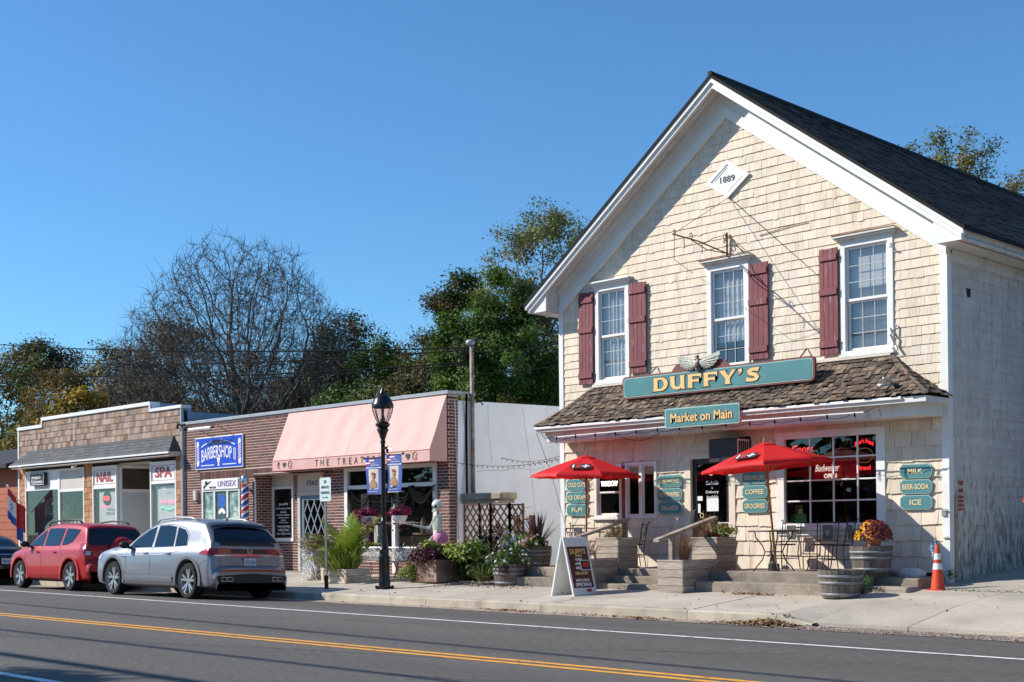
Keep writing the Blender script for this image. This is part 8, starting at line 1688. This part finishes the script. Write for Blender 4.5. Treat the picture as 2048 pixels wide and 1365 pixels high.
rt_ = stepped('stepped timber planter right of the stairs with red flowers on its upper box', -14.66, -14.11, 1, 0); lt_ = stepped('stepped timber planter left of the stairs, half hidden by the sandwich board', -17.0, -16.45, 2, 0)
blades('fountain_grass', rt_, (-14.4, 18.75, .76), 260, .6, .007, STRAW, (.0, .75), seed=21, r0=.08); blades('fountain_grass', rt_, (-14.45, 19.5, 1.15), 120, .5, .006, STRAW, (.0, .9), seed=22, r0=.1); bush('red_geranium', rt_, (-14.45, 19.55, 1.2), .15, 200, .06, GP + [(.4, .01, .01)], 41, flowers=(8, [(.55, .01, .02)], .07)); bush('herb', rt_, (-14.2, 19.75, 1.28), .25, 1000, .035, LIME + GP, 42, sq=.8)
blades('fountain_grass', lt_, (-16.75, 18.75, .76), 240, .55, .007, STRAW, (.0, .9), seed=23, r0=.1); blades('fountain_grass', lt_, (-16.7, 19.6, 1.15), 200, .5, .006, STRAW, (.0, 1.1), seed=24, r0=.18); bush('herb', lt_, (-16.8, 19.55, 1.18), .2, 300, .035, GP, 43, sq=.6)
for x, lab in ((-14.5, 'sloping grey timber handrail on the right side of the stairs'), (-16.6, 'sloping grey timber handrail on the left side of the stairs')):
    t_ = thing('handrail', lab, 'handrail', (x, 19, .6)); b_ = MB(); b_.col = (1, 1, 1); a, b = (18.1, 1.12), (19.85, 1.52); b_.prism([(a[0], a[1]), (b[0], b[1]), (b[0], b[1] + .055), (a[0], a[1] + .055)], .12, 'x', x - .06); put('rail', b_, M['timber'], t_, col=True)
    for y, zb in ((18.55, .77), (19.75, 1.16)): b_ = MB(); b_.col = (.9, .9, .9); zt = 1.12 + (y - 18.1) * .2286; b_.bbox(x - .045, x + .045, y - .045, y + .045, zb, zt, .005); put('post', b_, M['timber'], t_, col=True)
# ================================================================ sandwich board
t_ = thing('sandwich_board', 'white A-frame sidewalk sign with a maroon panel for hot and cold specials', 'sandwich board', (-16.15, 17.72, .14)); M['whiteplastic'] = pm('white_plastic', (.74, .74, .72), .45, dirt=(.4, .38, .34), dirt_amt=.25, dirt_s=4, dirt_sharp=.3)
def leaf_board(nm, loc, rot, front):
    b_ = MB(); w_, h = .64, 1.1; frame(b_, -w_ / 2, w_ / 2, 0, h, .045, -.02, .02, wb=.1, wt=.17); o = put(nm, b_, M['whiteplastic'], t_, local=True); o.location = Vector(loc) - Vector(t_.location); o.rotation_euler = rot; ORG[o.name] = Vector((0, 0, 0))
    b_ = MB(); b_.box(-w_ / 2 + .04, w_ / 2 - .04, -.008, .008, .09, h - .16); p = put('panel', b_, M['whiteplastic'], o, local=True); ORG[p.name] = Vector((0, 0, 0))
    for x in (-.15, .0, .15): b_ = MB(); b_.prism([(x - .045, h - .12), (x + .045, h - .12), (x + .02, h + .0), (x - .02, h + .0)], .012, 'y', -.035); put('handle_tab', b_, M['white'], o, local=True)
    if front:
        b_ = MB(); b_.box(-.272, .272, -.016, -.009, .15, h - .18); put('poster', b_, pm('maroon_poster', (.07, .008, .012), .4), o, local=True)
        for tx, z, h_, m, w2 in (("DUFFY'S", .83, .1, 'gold', .42), ('DELI', .75, .035, 'gold', .16), ('CALL', .68, .05, 'whitep', .2), ('AHEAD', .6, .05, 'whitep', .26), ('ORDER', .52, .05, 'whitep', .26), ('722-2150', .42, .055, 'gold', .34), ('HOT & COLD', .29, .05, 'whitep', .36), ('SPECIALS', .21, .065, 'whitep', .42)): text(tx, 0, -.018, z, h_, M[m], o, w=w2, off=.004, ext=.001)
        b_ = MB(); b_.box(.0, .27, -.03, -.02, .47, .66); q = put('notice', b_, M['whitep'], o, local=True); b_ = MB(); b_.box(.012, .258, -.034, -.03, .482, .648); put('notice_print', b_, M['blackp'], q, local=True); b_ = MB(); b_.box(.05, .22, -.038, -.034, .53, .61); put('notice_red', b_, M['red'], q, local=True); b_ = MB(); b_.box(.06, .18, -.03, -.02, .07, .12); put('red_tag', b_, M['red'], o, local=True)
    return o
leaf_board('front_board', (-15.88, 17.75, .145), (R(-13.5), 0, R(90)), True); leaf_board('rear_board', (-16.43, 17.75, .14), (R(-13.5), 0, R(-90)), False)
# ================================================================ umbrellas, tables, chairs
M['umbrella'] = pm('red_umbrella_canvas', (.72, .012, .014), .65, var=.05, vs=3, transl=.25); M['pole'] = pm('varnished_pole', (.4, .19, .06), .4, var=.15, vs=4, stretch=(2, 2, .3))
def umbrella(label, base, top, rot, seed, faded=False):
    t_ = thing('patio_umbrella', label, 'umbrella', base, 'red patio umbrellas on the porch'); B0, T0 = Vector(base), Vector(top); ax = (T0 - B0).normalized(); b_ = MB(); b_.tube([B0, T0], .02, 8); put('pole', b_, M['pole'], t_, smooth=True)
    b_ = MB(); b_.lathe([(.012, 0), (.022, .02), (.014, .05), (.004, .08)], 8, tuple(T0)); put('finial', b_, M['pole'], t_, smooth=True)
    u = ax.orthogonal().normalized(); v = ax.cross(u); Rr, Hh = 1.06, .38; ring = []
    def pt(a, r, h): return T0 + (u * math.cos(a) + v * math.sin(a)) * r - ax * h
    for k in range(8):
        a0, a1 = rot + math.pi / 4 * k, rot + math.pi / 4 * (k + 1); b_ = MB(); n = 5; m = 6
        for j in range(m + 1):
            f = j / m
            for i in range(n + 1):
                g_ = i / n; e = math.sin(math.pi * g_); a = a0 + (a1 - a0) * g_; c = math.cos(math.pi / 8) / math.cos(abs(a - (a0 + a1) / 2)) if True else 1; r = Rr * (.06 + .94 * f) * (c - .02 * e * f) * (1 if j < m else 1); h = .03 + Hh * (f ** 1.12) + .028 * e * f * (1 - f) - (.012 * e if j == m else 0); b_.v.append(tuple(pt(a, r / math.cos(math.pi / 8) * 1., h)))
        for j in range(m):
            for i in range(n): b_.f.append((j * (n + 1) + i, (j + 1) * (n + 1) + i, (j + 1) * (n + 1) + i + 1, j * (n + 1) + i + 1)); b_.c.append((1, 1, 1)); b_.m.append(0)
        w_ = len(b_.v); ed = [m * (n + 1) + i for i in range(n + 1)]
        for i in range(n + 1): q = Vector(b_.v[ed[i]]) - ax * (.05 + .008 * math.sin(i * 2 + k)); b_.v.append(tuple(q))
        for i in range(n): b_.f.append((ed[i], w_ + i, w_ + i + 1, ed[i + 1])); b_.c.append((1, 1, 1)); b_.m.append(0)
        put('canopy_panel', b_, M['umbrella'], t_, smooth=True)
        b_ = MB(); b_.tube([pt(a0, .03, .06), pt(a0, Rr * .98, Hh + .04)], .009, 4); b_.tube([pt(a0, .02, .55), pt(a0, Rr * .5, Hh * .5 + .04)], .008, 4); put('rib', b_, M['pole'], t_)
        b_ = MB(); a2 = a0 + .02
        c = [pt(a0, .04, -.0), pt(a1, .04, -.0), pt(a1, .2, .05), pt(a0, .2, .05), pt(a0, .2, .075), pt(a1, .2, .075)]; b_.add([tuple(q) for q in c], [(0, 3, 2, 1), (3, 4, 5, 2)]); put('vent_panel', b_, M['umbrella'], t_, smooth=False)
    # logo on the panel that faces the road
    aa = min((rot + math.pi / 4 * (k + .5) for k in range(8)), key=lambda a: (pt(a, 1, 0) - T0).y * .83 - (pt(a, 1, 0) - T0).x * (.5 if seed == 1 else .25)); P0 = pt(aa, .62, .03 + Hh * .58 ** 1.12 - .03); P1 = pt(aa, .88, .03 + Hh * .84 ** 1.12 - .03); ty = (P0 - P1).normalized(); tx = (pt(aa + .3, .8, .3) - pt(aa - .3, .8, .3)).normalized()
    if tx.x < 0: tx = -tx
    nn = tx.cross(ty).normalized(); 
    if nn.z < 0: nn = -nn
    Mx = Matrix(((tx.x, -nn.x, ty.x, 0), (tx.y, -nn.y, ty.y, 0), (tx.z, -nn.z, ty.z, 0), (0, 0, 0, 1))); Mx = Matrix.Translation(P1 + nn * .02) @ Mx
    def lb(m, *q): b_ = MB(); b_.box(*q); b_.xf(Mx); put('logo', b_, M[m], t_)
    lb('blackp', -.2, .2, 0, .004, .0, .24); lb('whitep', -.165, -.13, -.004, 0, .035, .205); lb('red', -.1, .0, -.004, 0, .04, .2); lb('whitep', .02, .17, -.004, 0, .1, .14); lb('whitep', .077, .113, -.0045, 0, .035, .205)
    return t_
umbrella('red patio umbrella at the left end of the porch in front of the sash window', (-17.45, 19.55, .59), (-17.42, 19.55, 2.84), .2, 1); umbrella('red patio umbrella right of the black door, leaning slightly', (-12.93, 19.5, .59), (-13.1, 19.42, 2.86), .55, 2)
def table(label, x, y, r=.45):
    t_ = thing('patio_table', label, 'table', (x, y, .59), 'round metal patio tables'); b_ = MB(); b_.lathe([(0, .69), (r, .69), (r + .01, .7), (r, .715), (0, .715)], 28, (x, y, .59)); put('table_top', b_, M['blackiron'], t_, smooth=True, auto=40)
    for k in range(4): a = math.pi / 4 + math.pi / 2 * k; b_ = MB(); b_.tube([(x + q * math.cos(a), y + q * math.sin(a), .59 + h) for q, h in ((r * .75, .69), (r * .72, .6), (r * .45, .45), (r * .35, .34), (r * .45, .2), (r * .7, .07), (r * .82, .0))], .011, 6); put('leg', b_, M['blackiron'], t_, smooth=True)
    b_ = MB(); b_.lathe([(r * .36, .33), (r * .36, .345)], 20, (x, y, .59)); b_.lathe([(0, 0), (.1, 0), (.1, .12), (.03, .14), (.03, .3)], 14, (x, y, .59)); put('ring', b_, M['blackiron'], t_); return t_
table('round black metal table under the right umbrella', -12.98, 19.5, .44); table('round black metal table under the left umbrella', -17.5, 19.6, .38)
def chair():
    t_ = thing('patio_chair', 'x', 'chair', (0, 0, 0), 'black metal patio chairs', local=True); m = M['blackiron']
    b_ = MB(); b_.lathe([(.0, .44), (.2, .44), (.21, .45), (.2, .465), (0, .46)], 20, (0, 0, 0)); put('seat', b_, m, t_, local=True, smooth=True, auto=40)
    for sx in (-1, 1):
        b_ = MB(); b_.tube([(sx * .2, .2, 0), (sx * .18, .16, .3), (sx * .19, .18, .45), (sx * .2, .22, .7), (sx * .2, .25, .86), (sx * .22, .28, .9), (sx * .25, .27, .88)], .01, 6); put('back_post', b_, m, t_, local=True, smooth=True)
        b_ = MB(); b_.tube([(sx * .2, -.22, 0), (sx * .17, -.17, .25), (sx * .18, -.15, .44)], .01, 6); put('leg', b_, m, t_, local=True)
    b_ = MB(); b_.tube([(-.2, .25, .84), (0, .245, .845), (.2, .25, .84)], .012, 6); b_.tube([(-.19, .2, .52), (.19, .2, .52)], .008, 5); b_.tube([(-.14, .2, .52), (-.14, .24, .84)], .006, 4); b_.tube([(.14, .2, .52), (.14, .24, .84)], .006, 4); put('back_frame', b_, m, t_, local=True)
    b_ = MB(); b_.bbox(-.1, .1, .215, .227, .54, .8, .003); put('back_panel', b_, pm('brushed_panel', (.16, .15, .15), .35, metal=.6), t_, local=True); b_ = MB()
    for dx, a in ((-.03, -.4), (0, 0), (.03, .4)): b_.tube([(dx * .2, .212, .62), (dx, .212, .67), (dx + .02 * a, .212, .7)], .008, 4)
    b_.tube([(0, .212, .58), (0, .212, .64)], .005, 4); put('flower_cutout', b_, M['creamlet'], t_, local=True)
    b_ = MB(); b_.tube([(-.19, -.18, .2), (.19, -.18, .2), (.18, .18, .2), (-.18, .18, .2), (-.19, -.18, .2)], .006, 4); put('stretcher', b_, m, t_, local=True); return t_
ch = chair(); spots = [(-13.25, 20.25, R(178 + 180), 'metal chair behind the round table under the right umbrella'), (-12.42, 20.2, R(8), 'metal chair against the wall under the left part of the big window'), (-11.85, 19.75, R(-80), 'metal chair seen from the side, left of the mum barrel'), (-18.0, 19.75, R(10), 'metal chair at the left end of the porch behind the sandwich board'), (-16.72, 20.15, R(-35), 'metal chair between the left stepped planter and the door')]
for k, (x, y, a, lab) in enumerate(spots):
    o = ch if k == 0 else dup(ch, (x, y, .59), a, lab, 'black metal patio chairs'); o.location = (x, y, .59); o.rotation_euler = (0, 0, a); o['label'] = lab
# ================================================================ traffic cone, flags, small print
zc = gz(-10.05, 19.85) - .03; t_ = thing('traffic_cone', 'orange traffic cone with white bands at the right corner of the store', 'traffic cone', (-10.08, 19.85, zc)); M['cone'] = pm('cone_orange', (.62, .06, .012), .5, var=.06, dirt=(.3, .08, .04), dirt_amt=.2, dirt_s=6)
b_ = MB(); b_.bbox(-10.23, -9.93, 19.7, 20.0, zc, zc + .035, .01); put('base', b_, M['cone'], t_); f = lambda h: .115 - .085 * (h - .04) / .72
for h0, h1, m in ((.04, .36, 'cone'), (.36, .46, 'whiteplastic'), (.46, .52, 'cone'), (.52, .62, 'whiteplastic'), (.62, .76, 'cone')): b_ = MB(); b_.lathe([(f(h0) + (.002 if m != 'cone' else 0), h0), (f(h1) + (.002 if m != 'cone' else 0), h1)] + ([(0, h1)] if h1 > .7 else []), 20, (-10.08, 19.85, zc)); put('band' if m != 'cone' else 'body', b_, M[m], t_, smooth=True, auto=50)
t_ = thing('small_flag', 'small crumpled star-patterned flag stuck in the traffic cone', 'flag', (-10.12, 19.85, 1.0)); b_ = MB(); b_.tube([(-10.08, 19.85, .9), (-10.1, 19.84, 1.2)], .006, 4); put('stick', b_, M['pole'], t_); b_ = MB(); n = 6
for i in range(n + 1): b_.v += [(-10.1 - .02 * i + .015 * math.sin(i * 2), 19.82 + .02 * math.sin(i * 1.7), 1.18 - .03 * i), (-10.09 - .008 * i + .02 * math.sin(i * 2), 19.82, .98 - .03 * i)]
for i in range(n): b_.f.append((2 * i, 2 * i + 1, 2 * i + 3, 2 * i + 2)); b_.c.append((1, 1, 1)); b_.m.append(0)
put('cloth', b_, pm('star_cloth', (.03, .12, .2), .8, dirt=(.6, .6, .6), dirt_amt=.5, dirt_s=45, dirt_sharp=.1), t_)
t_ = thing('wall_notice', 'faded red lettered notice on the shaded side wall', 'sign', (XR + .03, 21.0, 1.6))
for tx, z, h in (('TOW', 2.08, .075), ('AWAY', 1.95, .07)): text(tx, XR + .03, 21.05, z, h, M['redlet'], t_, w=.17, rotz=R(90), off=.004)
for k, tx in enumerate(('ZONE FOR', 'CUSTOMER', 'PARKING', 'ONLY')): text(tx, XR + .03, 21.05, 1.84 - .07 * k, .04, M['redlet'], t_, w=.2, rotz=R(90), off=.003)
t_ = thing('edge_flag', 'tip of a red and white flag at the right edge of the picture', 'flag', (-8.55, 20.0, 1.6)); b_ = MB(); b_.prism([(-8.72, 1.72), (-8.5, 1.5), (-8.4, 2.3), (-8.6, 2.1)], .02, 'y', 20); put('white_cloth', b_, M['whitep'], t_); b_ = MB(); b_.prism([(-8.73, 1.75), (-8.6, 1.63), (-8.6, 1.95)], .02, 'y', 19.97); put('red_stripe', b_, M['red'], t_)
t_ = thing('wall_conduit', 'old conduit and broken timber strip at the right corner of the store', 'conduit', (XR + .03, YF + .1, .4)); b_ = MB(); b_.box(XR + .0, XR + .035, YF + .13, YF + .22, .3, 1.85); put('strip', b_, M['timber'], t_, col=True); b_ = MB()
for z in (1.6, 1.15): b_.tube([(XR - .1, YF - .05, z), (XR - .02, YF - .07, z + .02), (XR + .03, YF + .0, z - .05)], .012, 4)
b_.box(XR - .12, XR - .04, YF - .06, YF - .035, 1.52, 1.64); put('hook', b_, M['metal'], t_)
for x, y, s in ((-10.25, 20.3, 1), (-11.0, 19.2, 2), (-8.6, 20.2, 3), (-10.2, 20.6, 4)):
    t_ = thing('weed', ['', 'green weed growing behind the traffic cone', 'small weed in the joint beside the low step', 'low grass tuft in the pavement crack at the right', 'dark weed at the foot of the corner board'][s], 'weed', (x, y, gz(x, y))); bush('leaves', t_, (x, y, gz(x, y) + .12), .11, 110, .04, GP, 50 + s, sq=1.4)
g = np.random.default_rng(12); C = []
for i in range(500): x = g.uniform(-10, -5); C.append((x, 19.72 + g.normal(0, .02) , gz(x, 19.7) + g.uniform(0, .03)))
leafmesh('crack_grass', C, .03, M['plantleaf'], None, np.array(GP)[g.integers(0, 3, 500)], kind='stuff', label='thin grass growing along a pavement joint', loc=(-7.5, 19.7, .2))
b_ = MB(); b_.ball((-10.75, 20.25, .55), .22, 12, 6, 1.2, .8, .5); put('sack', b_, M['oldwhite'], thing('salt_sack', 'pale rounded sack lying on the porch end by the right barrel', 'sack', (-10.75, 20.25, .5)), smooth=True)
b_ = MB(); b_.col = (1, 1, 1); b_.tube([(-46, 33, 6.4), (-43.3, 33, 6.7)], .03, 4); b_.tube([(-44.8, 33, 4.3), (-44.8, 33, 6.5)], .03, 4)
for k in range(6): b_.tube([(-45.8 + .45 * k, 32.6, 6.42 + .05 * k), (-45.8 + .45 * k, 33.4, 6.42 + .05 * k)], .012, 3)
put('mast_and_arms', b_, M['metal'], thing('tv_antenna', 'old television antenna on the flat roof behind the pink awning', 'antenna', (-44.8, 33, 4.3)))
